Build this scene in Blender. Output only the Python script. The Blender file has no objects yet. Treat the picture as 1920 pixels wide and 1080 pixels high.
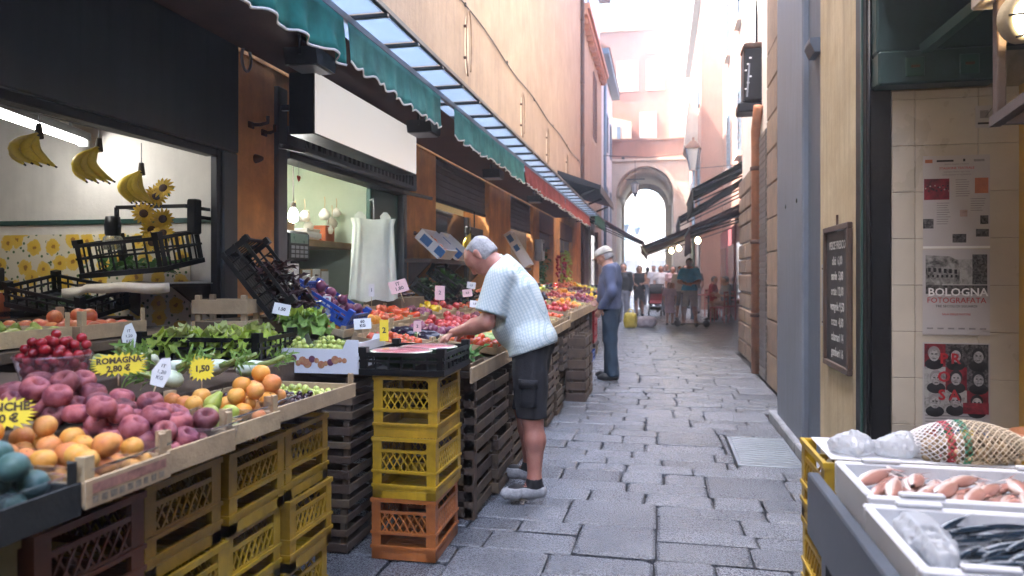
import bpy, bmesh, math, random
import numpy as np
from mathutils import Vector, Matrix, Euler
R = math.radians
random.seed(7)
SC = bpy.context.scene
COL = SC.collection

# ------------------------------------------------------------------ camera
cam_d = bpy.data.cameras.new('camera')
cam = bpy.data.objects.new('camera', cam_d)
COL.objects.link(cam)
cam.location = (0, 0, 1.35)
cam.rotation_euler = (R(90), 0, R(11.72))
cam_d.sensor_width = 36
cam_d.lens = 36 * 1340 / 1920
cam_d.shift_y = -25 / 1920
cam_d.clip_start = .05
cam_d.clip_end = 2000
cam_d.dof.use_dof = True
cam_d.dof.focus_distance = 4.0
cam_d.dof.aperture_fstop = 2.8
SC.camera = cam

# ------------------------------------------------------------------ sky and sun
SUN_EL, SUN_AZ = R(60), R(-100)          # azimuth measured from +Y towards +X
world = bpy.data.worlds.new('World')
SC.world = world
world.use_nodes = True
wn = world.node_tree
bg = wn.nodes['Background']
sky = wn.nodes.new('ShaderNodeTexSky')
sky.sky_type = 'NISHITA'
sky.sun_disc = False
sky.sun_elevation = SUN_EL
sky.sun_rotation = SUN_AZ
sky.air_density = .8
sky.dust_density = 4.0
sky.ozone_density = .6
wn.links.new(sky.outputs[0], bg.inputs[0])
bg.inputs[1].default_value = .15
sun_d = bpy.data.lights.new('sun', 'SUN')
sun_d.energy = 3.0
sun_d.angle = R(.5)
sun_d.color = (1, .95, .87)
sun = bpy.data.objects.new('sun', sun_d)
COL.objects.link(sun)
_sv = Vector((math.sin(SUN_AZ) * math.cos(SUN_EL), math.cos(SUN_AZ) * math.cos(SUN_EL), math.sin(SUN_EL)))
sun.rotation_euler = _sv.to_track_quat('Z', 'Y').to_euler()
sun.location = _sv * 40

SC.view_settings.view_transform = 'Standard'
SC.view_settings.look = 'None'
SC.view_settings.gamma = 1
SC.view_settings.exposure = 4.5
SC.cycles.use_denoising = True
SC.cycles.max_bounces = 10
SC.cycles.diffuse_bounces = 5
SC.cycles.transparent_max_bounces = 16
SC.cycles.sample_clamp_indirect = 8
SC.cycles.caustics_reflective = False
SC.cycles.caustics_refractive = False

# ------------------------------------------------------------------ materials
MATS = {}
def nd(t, kind, **kw):
    n = t.nodes.new(kind)
    for k, v in kw.items():
        setattr(n, k, v)
    return n

def ramp(t, fac, stops, interp='LINEAR'):
    r = nd(t, 'ShaderNodeValToRGB')
    r.color_ramp.interpolation = interp
    e = r.color_ramp.elements
    while len(e) < len(stops):
        e.new(.5)
    for el, (p, c) in zip(e, stops):
        el.position = p
        el.color = (*c[:3], 1)
    t.links.new(fac, r.inputs[0])
    return r.outputs[0]

def noise(t, scale, detail=4, rough=.55, coord=None, dist=0):
    n = nd(t, 'ShaderNodeTexNoise')
    n.inputs['Scale'].default_value = scale
    n.inputs['Detail'].default_value = detail
    n.inputs['Roughness'].default_value = rough
    n.inputs['Distortion'].default_value = dist
    if coord is not None:
        t.links.new(coord, n.inputs['Vector'])
    return n.outputs[0]

def mix(t, fac, a, b, mode='MIX'):
    m = nd(t, 'ShaderNodeMix', data_type='RGBA', blend_type=mode)
    for sock, v in ((m.inputs[0], fac), (m.inputs[6], a), (m.inputs[7], b)):
        if hasattr(v, 'is_output'):
            t.links.new(v, sock)
        elif isinstance(v, (int, float)):
            sock.default_value = v
        else:
            sock.default_value = (*v[:3], 1)
    return m.outputs[2]

def base(name):
    m = bpy.data.materials.new(name)
    m.use_nodes = True
    t = m.node_tree
    b = t.nodes['Principled BSDF']
    MATS[name] = m
    return m, t, b

def dark(c, k):
    return tuple(v * k for v in c)

def pm(name, col, rough=.6, var=.25, scale=6, col2=None, bump=.15, bscale=60, metal=0, spec=.5, coat=0, rnd=0, obj=True,
       trans=0, sss=0, streak=0):
    """a painted / natural surface: two-scale colour mottling, fine relief, a roughness that varies"""
    if name in MATS:
        return MATS[name]
    m, t, b = base(name)
    co = nd(t, 'ShaderNodeTexCoord').outputs['Object']
    col2 = col2 or dark(col, 1 - var * 1.6)
    n1 = noise(t, scale, 5, .6, co)
    c = ramp(t, n1, [(.3, col2), (.68, col)])
    n2 = noise(t, scale * 7, 3, .6, co)
    c = mix(t, ramp(t, n2, [(.35, (.0,) * 3), (.75, (var * .8,) * 3)]), c, dark(col, .55))
    if streak:
        mp = nd(t, 'ShaderNodeMapping')
        mp.inputs['Scale'].default_value = (5, 5, .35)
        t.links.new(co, mp.inputs[0])
        s = noise(t, 2.5, 5, .65, mp.outputs[0])
        c = mix(t, ramp(t, s, [(.45, (0,) * 3), (.75, (streak,) * 3)]), c, dark(col, .42))
    if rnd:
        oi = nd(t, 'ShaderNodeObjectInfo')
        hs = nd(t, 'ShaderNodeHueSaturation')
        mr = nd(t, 'ShaderNodeMapRange')
        mr.inputs['To Min'].default_value = 1 - rnd
        mr.inputs['To Max'].default_value = 1 + rnd
        t.links.new(oi.outputs['Random'], mr.inputs['Value'])
        t.links.new(mr.outputs[0], hs.inputs['Value'])
        mr2 = nd(t, 'ShaderNodeMapRange')
        mr2.inputs['To Min'].default_value = .5 - rnd * .04
        mr2.inputs['To Max'].default_value = .5 + rnd * .04
        t.links.new(oi.outputs['Random'], mr2.inputs['Value'])
        t.links.new(mr2.outputs[0], hs.inputs['Hue'])
        t.links.new(c, hs.inputs['Color'])
        c = hs.outputs[0]
    t.links.new(c, b.inputs['Base Color'])
    rr = nd(t, 'ShaderNodeMapRange')
    rr.inputs['To Min'].default_value = max(0, rough - .12)
    rr.inputs['To Max'].default_value = min(1, rough + .12)
    t.links.new(n1, rr.inputs['Value'])
    t.links.new(rr.outputs[0], b.inputs['Roughness'])
    b.inputs['Metallic'].default_value = metal
    b.inputs['Specular IOR Level'].default_value = spec
    b.inputs['Coat Weight'].default_value = coat
    if sss:
        b.inputs['Subsurface Weight'].default_value = sss
        b.inputs['Subsurface Radius'].default_value = (.012, .006, .003)
        b.inputs['Subsurface Scale'].default_value = 1
    if trans:
        tr = nd(t, 'ShaderNodeBsdfTranslucent')
        t.links.new(c, tr.inputs[0])
        ms = nd(t, 'ShaderNodeMixShader')
        ms.inputs[0].default_value = trans
        t.links.new(b.outputs[0], ms.inputs[1])
        t.links.new(tr.outputs[0], ms.inputs[2])
        t.links.new(ms.outputs[0], t.nodes['Material Output'].inputs[0])
    if bump:
        bp = nd(t, 'ShaderNodeBump')
        bp.inputs['Strength'].default_value = bump
        bp.inputs['Distance'].default_value = .01
        t.links.new(noise(t, bscale, 4, .6, co), bp.inputs['Height'])
        t.links.new(bp.outputs[0], b.inputs['Normal'])
    return m

def emit(name, col, strength):
    if name in MATS:
        return MATS[name]
    m, t, b = base(name)
    b.inputs['Base Color'].default_value = (*col, 1)
    b.inputs['Emission Color'].default_value = (*col, 1)
    b.inputs['Emission Strength'].default_value = strength
    return m

def clear(name, tint=(.95, .97, 1), gloss=.12, rough=.06, haze=0.0, hazecol=(.8, .85, .9)):
    """thin clear sheet: transparent with a glossy skin and optionally some milkiness"""
    if name in MATS:
        return MATS[name]
    m, t, b = base(name)
    tr = nd(t, 'ShaderNodeBsdfTransparent')
    tr.inputs[0].default_value = (*tint, 1)
    gl = nd(t, 'ShaderNodeBsdfGlossy')
    gl.inputs['Roughness'].default_value = rough
    ms = nd(t, 'ShaderNodeMixShader')
    fr = nd(t, 'ShaderNodeFresnel')
    fr.inputs[0].default_value = 1.3
    ad = nd(t, 'ShaderNodeMath', operation='ADD')
    t.links.new(fr.outputs[0], ad.inputs[0])
    ad.inputs[1].default_value = gloss * .3
    t.links.new(ad.outputs[0], ms.inputs[0])
    t.links.new(tr.outputs[0], ms.inputs[1])
    t.links.new(gl.outputs[0], ms.inputs[2])
    out = ms.outputs[0]
    if haze:
        di = nd(t, 'ShaderNodeBsdfDiffuse')
        di.inputs[0].default_value = (*hazecol, 1)
        tl = nd(t, 'ShaderNodeBsdfTranslucent')
        tl.inputs[0].default_value = (*hazecol, 1)
        m0 = nd(t, 'ShaderNodeMixShader')
        m0.inputs[0].default_value = .6
        t.links.new(di.outputs[0], m0.inputs[1])
        t.links.new(tl.outputs[0], m0.inputs[2])
        m2 = nd(t, 'ShaderNodeMixShader')
        m2.inputs[0].default_value = haze
        t.links.new(out, m2.inputs[1])
        t.links.new(m0.outputs[0], m2.inputs[2])
        out = m2.outputs[0]
    t.links.new(out, t.nodes['Material Output'].inputs[0])
    return m

# ------------------------------------------------------------------ mesh building
class MB:
    """collects simple solids; build() links them as ONE mesh object"""
    def __init__(s):
        s.v, s.f, s.m, s.sm = [], [], [], []
    def add(s, vs, fs, mi=0, smooth=False, M=None):
        o = len(s.v)
        if M is not None:
            vs = [M @ Vector(v) for v in vs]
        s.v += [tuple(v) for v in vs]
        s.f += [tuple(i + o for i in f) for f in fs]
        s.m += [mi] * len(fs)
        s.sm += [smooth] * len(fs)
        return s
    def box(s, x0, x1, y0, y1, z0, z1, mi=0, M=None, bev=0.0):
        if bev:
            b = min(bev, abs(x1 - x0) * .45, abs(y1 - y0) * .45, abs(z1 - z0) * .45)
            vs, idx = [], {}
            X, Y, Z = (x0, x1), (y0, y1), (z0, z1)
            sg = (b, -b)
            for i in (0, 1):
                for j in (0, 1):
                    for k in (0, 1):
                        for a in range(3):
                            p = [X[i] + sg[i], Y[j] + sg[j], Z[k] + sg[k]]
                            p[a] = (X, Y, Z)[a][(i, j, k)[a]]
                            idx[i, j, k, a] = len(vs)
                            vs.append(p)
            fs = []
            for a in range(3):
                o1, o2 = [q for q in range(3) if q != a]
                for e in (0, 1):
                    q = []
                    for (u, w) in ((0, 0), (1, 0), (1, 1), (0, 1)):
                        t = [0, 0, 0]
                        t[a], t[o1], t[o2] = e, u, w
                        q.append(idx[(*t, a)])
                    fs.append(q if (e == 1) == (a != 1) else q[::-1])
            for a in range(3):
                o1, o2 = [q for q in range(3) if q != a]
                for u in (0, 1):
                    for w in (0, 1):
                        q = []
                        for (e, n) in ((0, o1), (1, o1), (1, o2), (0, o2)):
                            t = [0, 0, 0]
                            t[a], t[o1], t[o2] = e, u, w
                            q.append(idx[(*t, n)])
                        flip = ((u + w) % 2 == 0) ^ (a == 1)
                        fs.append(q[::-1] if flip else q)
            for i in (0, 1):
                for j in (0, 1):
                    for k in (0, 1):
                        q = [idx[i, j, k, a] for a in range(3)]
                        fs.append(q if (i + j + k) % 2 else q[::-1])
            return s.add(vs, fs, mi, False, M)
        vs = [(x0, y0, z0), (x1, y0, z0), (x1, y1, z0), (x0, y1, z0), (x0, y0, z1), (x1, y0, z1), (x1, y1, z1), (x0, y1, z1)]
        fs = [(0, 3, 2, 1), (4, 5, 6, 7), (0, 1, 5, 4), (1, 2, 6, 5), (2, 3, 7, 6), (3, 0, 4, 7)]
        return s.add(vs, fs, mi, False, M)
    def bar(s, a, b, w, h=None, mi=0, up=(0, 0, 1)):
        """rectangular bar from a to b"""
        a, b = Vector(a), Vector(b)
        h = h or w
        d = b - a
        L = d.length
        d.normalize()
        u = Vector(up)
        if abs(d.dot(u)) > .98:
            u = Vector((1, 0, 0))
        x = d.cross(u).normalized()
        z = x.cross(d).normalized()
        M = Matrix((x, d, z)).transposed().to_4x4()
        M.translation = a
        return s.box(-w / 2, w / 2, 0, L, -h / 2, h / 2, mi, M)
    def tube(s, pts, r, n=8, mi=0, cap=True, rs=None):
        pts = [Vector(p) for p in pts]
        vs, fs = [], []
        prev = None
        for i, p in enumerate(pts):
            d = (pts[min(i + 1, len(pts) - 1)] - pts[max(i - 1, 0)])
            d.normalize()
            if prev is None:
                u = Vector((0, 0, 1)) if abs(d.z) < .9 else Vector((1, 0, 0))
                x = d.cross(u).normalized()
            else:
                x = (prev - d * prev.dot(d)).normalized()
            prev = x
            y = d.cross(x)
            rr = rs[i] if rs else r
            for k in range(n):
                t = 2 * math.pi * k / n
                vs.append(p + (x * math.cos(t) + y * math.sin(t)) * rr)
        for i in range(len(pts) - 1):
            for k in range(n):
                k2 = (k + 1) % n
                fs.append((i * n + k, i * n + k2, (i + 1) * n + k2, (i + 1) * n + k))
        if cap:
            fs.append(tuple(range(n))[::-1])
            fs.append(tuple((len(pts) - 1) * n + k for k in range(n)))
        return s.add(vs, fs, mi, True)
    def lathe(s, prof, n=16, mi=0, M=None, sx=1, sy=1):
        vs, fs = [], []
        for (r, z) in prof:
            for k in range(n):
                t = 2 * math.pi * k / n
                vs.append((r * math.cos(t) * sx, r * math.sin(t) * sy, z))
        for i in range(len(prof) - 1):
            for k in range(n):
                k2 = (k + 1) % n
                fs.append((i * n + k, i * n + k2, (i + 1) * n + k2, (i + 1) * n + k))
        return s.add(vs, fs, mi, True, M)
    def grid(s, P, mi=0, smooth=True, closed=False):
        """P[i][j] points"""
        n, m_ = len(P), len(P[0])
        vs = [p for row in P for p in row]
        fs = []
        for i in range(n - 1):
            for j in range(m_ - 1 + (1 if closed else 0)):
                j2 = (j + 1) % m_
                fs.append((i * m_ + j, i * m_ + j2, (i + 1) * m_ + j2, (i + 1) * m_ + j))
        return s.add(vs, fs, mi, smooth)
    def prism(s, poly, axis, a0, a1, mi=0):
        """extrude a closed polygon (2-D points) along axis 0/1/2"""
        n = len(poly)
        def p3(p, a):
            q = list(p)
            q.insert(axis, a)
            return tuple(q)
        vs = [p3(p, a0) for p in poly] + [p3(p, a1) for p in poly]
        fs = [tuple(range(n)), tuple(range(n, 2 * n))[::-1]]
        fs += [(i, i + n, (i + 1) % n + n, (i + 1) % n) for i in range(n)]
        return s.add(vs, fs, mi)
    def mesh(s, name, mats):
        me = bpy.data.meshes.new(name)
        me.from_pydata(s.v, [], s.f)
        for m in (mats if isinstance(mats, (list, tuple)) else [mats]):
            me.materials.append(MATS[m] if isinstance(m, str) else m)
        me.polygons.foreach_set('material_index', s.m)
        me.polygons.foreach_set('use_smooth', s.sm)
        me.update()
        return me
    def build(s, name, mats, parent=None, fix=True):
        me = s.mesh(name, mats)
        if fix:
            bm = bmesh.new()
            bm.from_mesh(me)
            bmesh.ops.recalc_face_normals(bm, faces=bm.faces)
            bm.to_mesh(me)
            bm.free()
        return link(name, me, parent)

def link(name, data, parent=None):
    o = bpy.data.objects.new(name, data)
    COL.objects.link(o)
    if parent is not None:
        o.parent = parent
    return o

def tag(o, label=None, cat=None, group=None, kind=None):
    if label: o['label'] = label
    if cat: o['category'] = cat
    if group: o['group'] = group
    if kind: o['kind'] = kind
    return o

def thing(name, label, cat, loc=(0, 0, 0), rz=0, group=None):
    o = bpy.data.objects.new(name, None)
    COL.objects.link(o)
    o.location = loc
    o.rotation_euler = (0, 0, rz)
    o.empty_display_size = .1
    return tag(o, label, cat, group)

KIDS = {}
def copy_tree(o, parent=None, kids=None):
    c = o.copy()
    COL.objects.link(c)
    c.parent = parent
    for ch in (kids if kids is not None else list(o.children)):
        copy_tree(ch, c)
    return c

def place(o, loc, rot=(0, 0, 0), sc=1):
    o.location = loc
    o.rotation_euler = rot
    o.scale = (sc,) * 3 if isinstance(sc, (int, float)) else sc
    return o

def text(body, size, loc, rot, matname, parent=None, name='lettering', align='CENTER', ext=.0004, sx=1, bold=0):
    cu = bpy.data.curves.new(name, 'FONT')
    cu.body = body
    cu.size = size
    cu.align_x = align
    cu.align_y = 'CENTER'
    cu.extrude = ext
    cu.offset = bold
    cu.resolution_u = 2
    cu.materials.append(MATS[matname])
    tmp = bpy.data.objects.new(name, cu)
    me = bpy.data.meshes.new_from_object(tmp)
    bpy.data.objects.remove(tmp)
    o = link(name, me, parent)
    o.location = loc
    o.rotation_euler = rot
    o.scale = (sx, 1, 1)
    return o

# ------------------------------------------------------------------ implicit surfaces (people, soft shapes)
def seg(a, b, ra, rb, n=None, k=1.0):
    return (np.array(a, float), np.array(b, float), ra, rb, None if n is None else np.array(n, float) / np.linalg.norm(n), k)

def sd_seg(P, S):
    a, b, ra, rb, n, k = S
    ba = b - a
    L = max(float(ba @ ba), 1e-9)
    w = P - a
    t = np.clip((w @ ba) / L, 0, 1)
    w = w - t[..., None] * ba
    q = (w * w).sum(-1)
    if n is not None:
        wn = w @ n
        q = q - wn * wn + (wn / k) ** 2
    return np.sqrt(np.maximum(q, 0)) - (ra + (rb - ra) * t)

def smin(ds, k):
    d = ds[0]
    for e in ds[1:]:
        h = np.clip(.5 + .5 * (e - d) / k, 0, 1)
        d = e * (1 - h) + d * h - k * h * (1 - h)
    return d

def surf_nets(fn, lo, hi, h):
    lo = np.array(lo, float)
    n = np.maximum(np.ceil((np.array(hi, float) - lo) / h).astype(int) + 1, 3)
    ax = [lo[i] + h * np.arange(n[i]) for i in range(3)]
    V = np.empty(n, float)
    gy, gz = np.meshgrid(ax[1], ax[2], indexing='ij')
    step = 24
    for i in range(0, n[0], step):
        xs = ax[0][i:i + step]
        P = np.empty((len(xs), n[1], n[2], 3))
        P[..., 0] = xs[:, None, None]
        P[..., 1] = gy
        P[..., 2] = gz
        V[i:i + step] = fn(P)
    S = V < 0
    c = np.zeros(tuple(n - 1) + (3,))
    cnt = np.zeros(tuple(n - 1))
    def sl(a, o):
        return a[o[0]:a.shape[0] - 1 + o[0], o[1]:a.shape[1] - 1 + o[1], o[2]:a.shape[2] - 1 + o[2]]
    for axis in range(3):
        o1, o2 = [q for q in range(3) if q != axis]
        for u in (0, 1):
            for w in (0, 1):
                oa = [0, 0, 0]
                oa[o1], oa[o2] = u, w
                ob = list(oa)
                ob[axis] = 1
                va, vb = sl(V, oa), sl(V, ob)
                cr = (va < 0) != (vb < 0)
                t = np.where(cr, va / np.where(cr, va - vb, 1), 0)
                p = np.zeros(va.shape + (3,))
                p[..., o1] = u
                p[..., o2] = w
                p[..., axis] = t
                c += np.where(cr[..., None], p, 0)
                cnt += cr
    act = cnt > 0
    idx = -np.ones(act.shape, int)
    idx[act] = np.arange(act.sum())
    ii = np.argwhere(act)
    verts = lo + h * (ii + c[act] / cnt[act][:, None])
    faces = []
    for axis in range(3):
        o1, o2 = [(1, 2), (2, 0), (0, 1)][axis]
        m = [slice(1, -1)] * 3
        m[axis] = slice(0, -1)
        A = S[tuple(m)]
        m2 = list(m)
        m2[axis] = slice(1, None)
        B = S[tuple(m2)]
        e = np.argwhere(A != B)
        if not len(e):
            continue
        inside = A[tuple(e.T)]
        base_ = e.copy()
        base_[:, o1] += 1
        base_[:, o2] += 1
        def cell(d1, d2):
            q = base_.copy()
            q[:, o1] -= d1
            q[:, o2] -= d2
            return idx[tuple(q.T)]
        q = np.stack([cell(1, 1), cell(0, 1), cell(0, 0), cell(1, 0)], 1)
        q[~inside] = q[~inside][:, ::-1]
        q = q[(q >= 0).all(1)]
        faces.append(q)
    return verts, np.concatenate(faces)

def np_mesh(name, chunks, mats):
    """chunks: (verts, quads, material index)"""
    vs, fs, mi = [], [], []
    o = 0
    for v, f, m in chunks:
        vs.append(v)
        fs.append(f + o)
        mi.append(np.full(len(f), m))
        o += len(v)
    v, f, mi = np.concatenate(vs), np.concatenate(fs), np.concatenate(mi)
    me = bpy.data.meshes.new(name)
    me.from_pydata(v.tolist(), [], f.tolist())
    for m in mats:
        me.materials.append(MATS[m])
    me.polygons.foreach_set('material_index', mi.astype(np.int32))
    me.polygons.foreach_set('use_smooth', np.ones(len(f), bool))
    me.update()
    return me

def wav(P, f, ph=0.0):
    return np.sin(P[..., 0] * f + ph) * np.sin(P[..., 1] * f * 1.13 + 1.7 + ph) * np.sin(P[..., 2] * f * .87 + .6)

# ------------------------------------------------------------------ shared materials
pm('orange_plaster', (.74, .33, .10), .85, .3, 3.5, bump=.3, bscale=45, streak=.45)
pm('beige_plaster', (.35, .25, .165), .9, .25, 2.2, col2=(.245, .165, .105), bump=.5, bscale=24, streak=.5)
pm('pink_plaster', (.28, .135, .09), .9, .2, 1.2, bump=.25, bscale=20, streak=.3)
pm('rose_plaster', (.20, .088, .06), .9, .2, 1.0, bump=.25, bscale=20, streak=.35)
pm('cream_plaster', (.46, .38, .30), .9, .2, 1.2, bump=.25, bscale=20, streak=.35)
pm('white_plaster', (.76, .73, .68), .88, .12, 2.5, bump=.2, bscale=40, streak=.2)
pm('ochre_plaster', (.47, .39, .25), .82, .25, 2.6, col2=(.36, .28, .16), bump=.3, bscale=35, streak=.6)
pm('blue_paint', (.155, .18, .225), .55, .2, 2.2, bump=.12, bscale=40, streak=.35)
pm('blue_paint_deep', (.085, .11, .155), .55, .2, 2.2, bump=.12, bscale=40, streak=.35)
pm('grey_metal', (.115, .125, .13), .45, .25, 3, bump=.08, bscale=50, streak=.4, metal=.2)
pm('panel_grey', (.055, .062, .066), .5, .25, 1.6, bump=.06, bscale=40, streak=.5, metal=.3)
pm('black_metal', (.006, .006, .007), .45, .25, 6, bump=.06, spec=.3)
pm('shutter_metal', (.19, .18, .175), .5, .25, 3, metal=.35, bump=.1, streak=.4)
pm('rust', (.10, .045, .025), .85, .4, 14, bump=.4, bscale=90)
pm('copper_pipe', (.42, .17, .075), .55, .3, 5, metal=.2, bump=.15)
pm('zinc', (.30, .31, .33), .45, .2, 6, metal=.5, bump=.1)
pm('pale_wood', (.52, .38, .22), .75, .25, 7, bump=.3, bscale=70, rnd=.14)
pm('crate_wood', (.125, .08, .048), .85, .35, 7, bump=.4, bscale=70, rnd=.3)
pm('dark_wood', (.085, .05, .032), .7, .3, 7, bump=.3, bscale=60, rnd=.2)
pm('paper', (.78, .77, .73), .75, .06, 5, bump=.04, bscale=20)
pm('plastic_black', (.004, .0045, .005), .42, .2, 10, bump=.05, spec=.3)
pm('plastic_yellow', (.56, .345, .014), .45, .35, 7, bump=.1, rnd=.14, streak=.5)
pm('plastic_orange', (.50, .16, .03), .45, .35, 7, bump=.1, rnd=.1, streak=.5)
pm('plastic_brown', (.16, .045, .008), .45, .2, 6, bump=.06)
pm('plastic_red', (.42, .014, .018), .42, .2, 6, bump=.06)
pm('plastic_blue', (.018, .085, .42), .4, .2, 6, bump=.05)
pm('white_enamel', (.75, .75, .74), .4, .08, 5, bump=.03)
pm('ink_black', (.015, .015, .018), .7, .1, 20, bump=0)
pm('ink_red', (.45, .02, .03), .7, .1, 20, bump=0)
pm('ink_white', (.8, .8, .78), .7, .05, 20, bump=0)
clear('window_glass', gloss=.1, rough=.02)
clear('punnet_plastic', tint=(.96, .97, .98), gloss=.25, rough=.12, haze=.05)

def stone_mat():
    m, t, b = base('street_stone')
    co = nd(t, 'ShaderNodeTexCoord').outputs['Object']
    oi = nd(t, 'ShaderNodeObjectInfo')
    n1 = noise(t, 2.2, 5, .6, co)
    c = ramp(t, n1, [(.3, (.108, .114, .126)), (.7, (.19, .197, .21))])
    n2 = noise(t, 120, 3, .8, co)
    c = mix(t, ramp(t, n2, [(.40, (.85,) * 3), (.60, (0,) * 3)]), c, (.035, .04, .052))
    hs = nd(t, 'ShaderNodeHueSaturation')
    mr = nd(t, 'ShaderNodeMapRange')
    mr.inputs['To Min'].default_value = .72
    mr.inputs['To Max'].default_value = 1.22
    t.links.new(oi.outputs['Random'], mr.inputs[0])
    t.links.new(mr.outputs[0], hs.inputs['Value'])
    t.links.new(c, hs.inputs['Color'])
    t.links.new(hs.outputs[0], b.inputs['Base Color'])
    rr = nd(t, 'ShaderNodeMapRange')
    rr.inputs['To Min'].default_value = .15
    rr.inputs['To Max'].default_value = .40
    t.links.new(n2, rr.inputs[0])
    t.links.new(rr.outputs[0], b.inputs['Roughness'])
    bp = nd(t, 'ShaderNodeBump')
    bp.inputs['Strength'].default_value = .8
    bp.inputs['Distance'].default_value = .008
    t.links.new(noise(t, 60, 4, .7, co), bp.inputs['Height'])
    bp2 = nd(t, 'ShaderNodeBump')
    bp2.inputs['Strength'].default_value = .5
    bp2.inputs['Distance'].default_value = .03
    t.links.new(noise(t, 5, 3, .5, co), bp2.inputs['Height'])
    t.links.new(bp2.outputs[0], bp.inputs['Normal'])
    t.links.new(bp.outputs[0], b.inputs['Normal'])
stone_mat()
pm('joint_dirt', (.022, .022, .025), .95, .3, 12, bump=.5, bscale=80)

# ------------------------------------------------------------------ ground and paving
street = MB().add([(-60, -60, -.03), (60, -60, -.03), (60, 140, -.03), (-60, 140, -.03)], [(0, 1, 2, 3)]).build('street', 'joint_dirt')
tag(street, 'grey stone paved market street', None, None, 'structure')

rs = random.Random(3)
def stone(mb, x0, x1, y0, y1, g=.005, dz=0.0, rnd=None):
    rnd = rnd or rs
    j = lambda q: rnd.uniform(-q, q)
    c = rnd.uniform(.006, .022)
    o = [(x0 + g + c + j(.01), y0 + g + j(.008)), (x1 - g - c + j(.01), y0 + g + j(.008)), (x1 - g + j(.006), y0 + g + c + j(.008)),
         (x1 - g + j(.006), y1 - g - c + j(.008)), (x1 - g - c + j(.01), y1 - g + j(.008)), (x0 + g + c + j(.01), y1 - g + j(.008)),
         (x0 + g + j(.006), y1 - g - c + j(.008)), (x0 + g + j(.006), y0 + g + c + j(.008))]
    cx, cy = sum(p[0] for p in o) / 8, sum(p[1] for p in o) / 8
    tx, ty = j(.009), j(.011)
    h = lambda p: dz + (p[0] - cx) * tx + (p[1] - cy) * ty
    ins = [(p[0] + (cx - p[0]) * .035 + (0.006 if p[0] < cx else -.006), p[1] + (.007 if p[1] < cy else -.007)) for p in o]
    vs = [(p[0], p[1], -.05) for p in o] + [(p[0], p[1], h(p) - .007) for p in o] + [(p[0], p[1], h(p)) for p in ins]
    fs = []
    for a in (0, 8):
        fs += [(a + i, a + (i + 1) % 8, a + 8 + (i + 1) % 8, a + 8 + i) for i in range(8)]
    fs.append(tuple(range(16, 24)))
    mb.add(vs, fs)

XL0, XR0 = -2.35, 1.0
cells = []
y = 1.9
rows = []
while y < 46:
    h = rs.choice((.17, .19, .2, .22, .25)) * (1.0 if y < 20 else 1.6)
    rows.append((y, y + h))
    y += h
taken = {}
for r, (y0, y1) in enumerate(rows):
    x = XL0 + rs.uniform(-.4, 0)
    xr = XR0 if y1 < 7.4 else (1.28 if y1 < 13.2 else 2.6)
    spans = sorted(taken.get(r, []))
    while x < xr - .02:
        blk = [s_ for s_ in spans if s_[0] <= x + .12 and s_[1] > x]
        if blk:
            x = blk[0][1]
            continue
        L = rs.choice((.28, .34, .4, .45, .5, .6)) * (1 if y0 < 20 else 1.5)
        nxt = [s_[0] for s_ in spans if s_[0] > x]
        x1 = min(x + L, xr)
        if nxt and x1 > nxt[0] - .15:
            x1 = nxt[0]
        if xr - x1 < .16:
            x1 = xr
        yy1 = y1
        if rs.random() < .10 and r + 1 < len(rows) and x1 - x > .38 and y0 < 20:
            yy1 = rows[r + 1][1]
            taken.setdefault(r + 1, []).append((x, x1))
        cells.append((x, x1, y0, yy1))
        x = x1
PLATE = (.53, 1.0, 5.28, 6.2)
near, far = [], []
for cxy in cells:
    x0, x1, y0, y1 = cxy
    if x1 > PLATE[0] and y1 > PLATE[2] and y0 < PLATE[3]:
        if y0 < PLATE[2] - .06:
            far.append((max(x0, PLATE[0]), x1, y0, PLATE[2]))
        if y1 > PLATE[3] + .06:
            far.append((max(x0, PLATE[0]), x1, PLATE[3], y1))
        if x0 < PLATE[0] - .03:
            cxy = (x0, PLATE[0], y0, y1)
        else:
            continue
    vis = cxy[1] > -1.1 + .0 * cxy[2] and cxy[2] < 12.0 and cxy[3] > 2.6
    near.append(cxy) if vis and len(near) < 300 else far.append(cxy)
for cxy in near:
    mb = MB()
    stone(mb, *cxy, dz=rs.uniform(-.006, .004))
    mb.build('paving_stone', 'street_stone', street, fix=False)
mb = MB()
for cxy in far:
    stone(mb, *cxy, dz=rs.uniform(-.005, .004))
tag(mb.build('distant_paving_stones', 'street_stone', street, fix=False), kind='stuff')

# ribbed iron plate let into the paving, by the right kerb
pm('plate_iron', (.25, .275, .30), .38, .2, 4, metal=.5, bump=.1, bscale=50)
pl = thing('access_plate', 'ribbed pale metal access plate let into the paving beside the kerb', 'access plate', (.765, 5.74, 0), 0)
mb = MB()
mb.box(-.226, .226, -.452, .452, -.04, .004, bev=.004)
mb.build('plate', 'plate_iron', pl)
for i in range(13):
    b_ = MB().box(-.2, .2, -.40 + i * .066 - .012, -.40 + i * .066 + .012, .003, .011, bev=.003).build('rib', 'plate_iron', pl)

# kerb stones along the right-hand wall
pm('kerb_stone', (.25, .26, .28), .6, .3, 5, bump=.4, bscale=60, rnd=.15)
kerb = thing('kerb', 'low grey stone kerb at the foot of the blue wall', 'kerb', (0, 0, 0))
yy = 4.4
while yy < 7.1:
    L = rs.uniform(.55, .8)
    MB().box(1.0 + rs.uniform(0, .006), 1.12, yy + .004, yy + L - .004, -.04, .075 + rs.uniform(-.006, .006), bev=.012).build('kerb_stone', 'kerb_stone', kerb)
    yy += L

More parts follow.
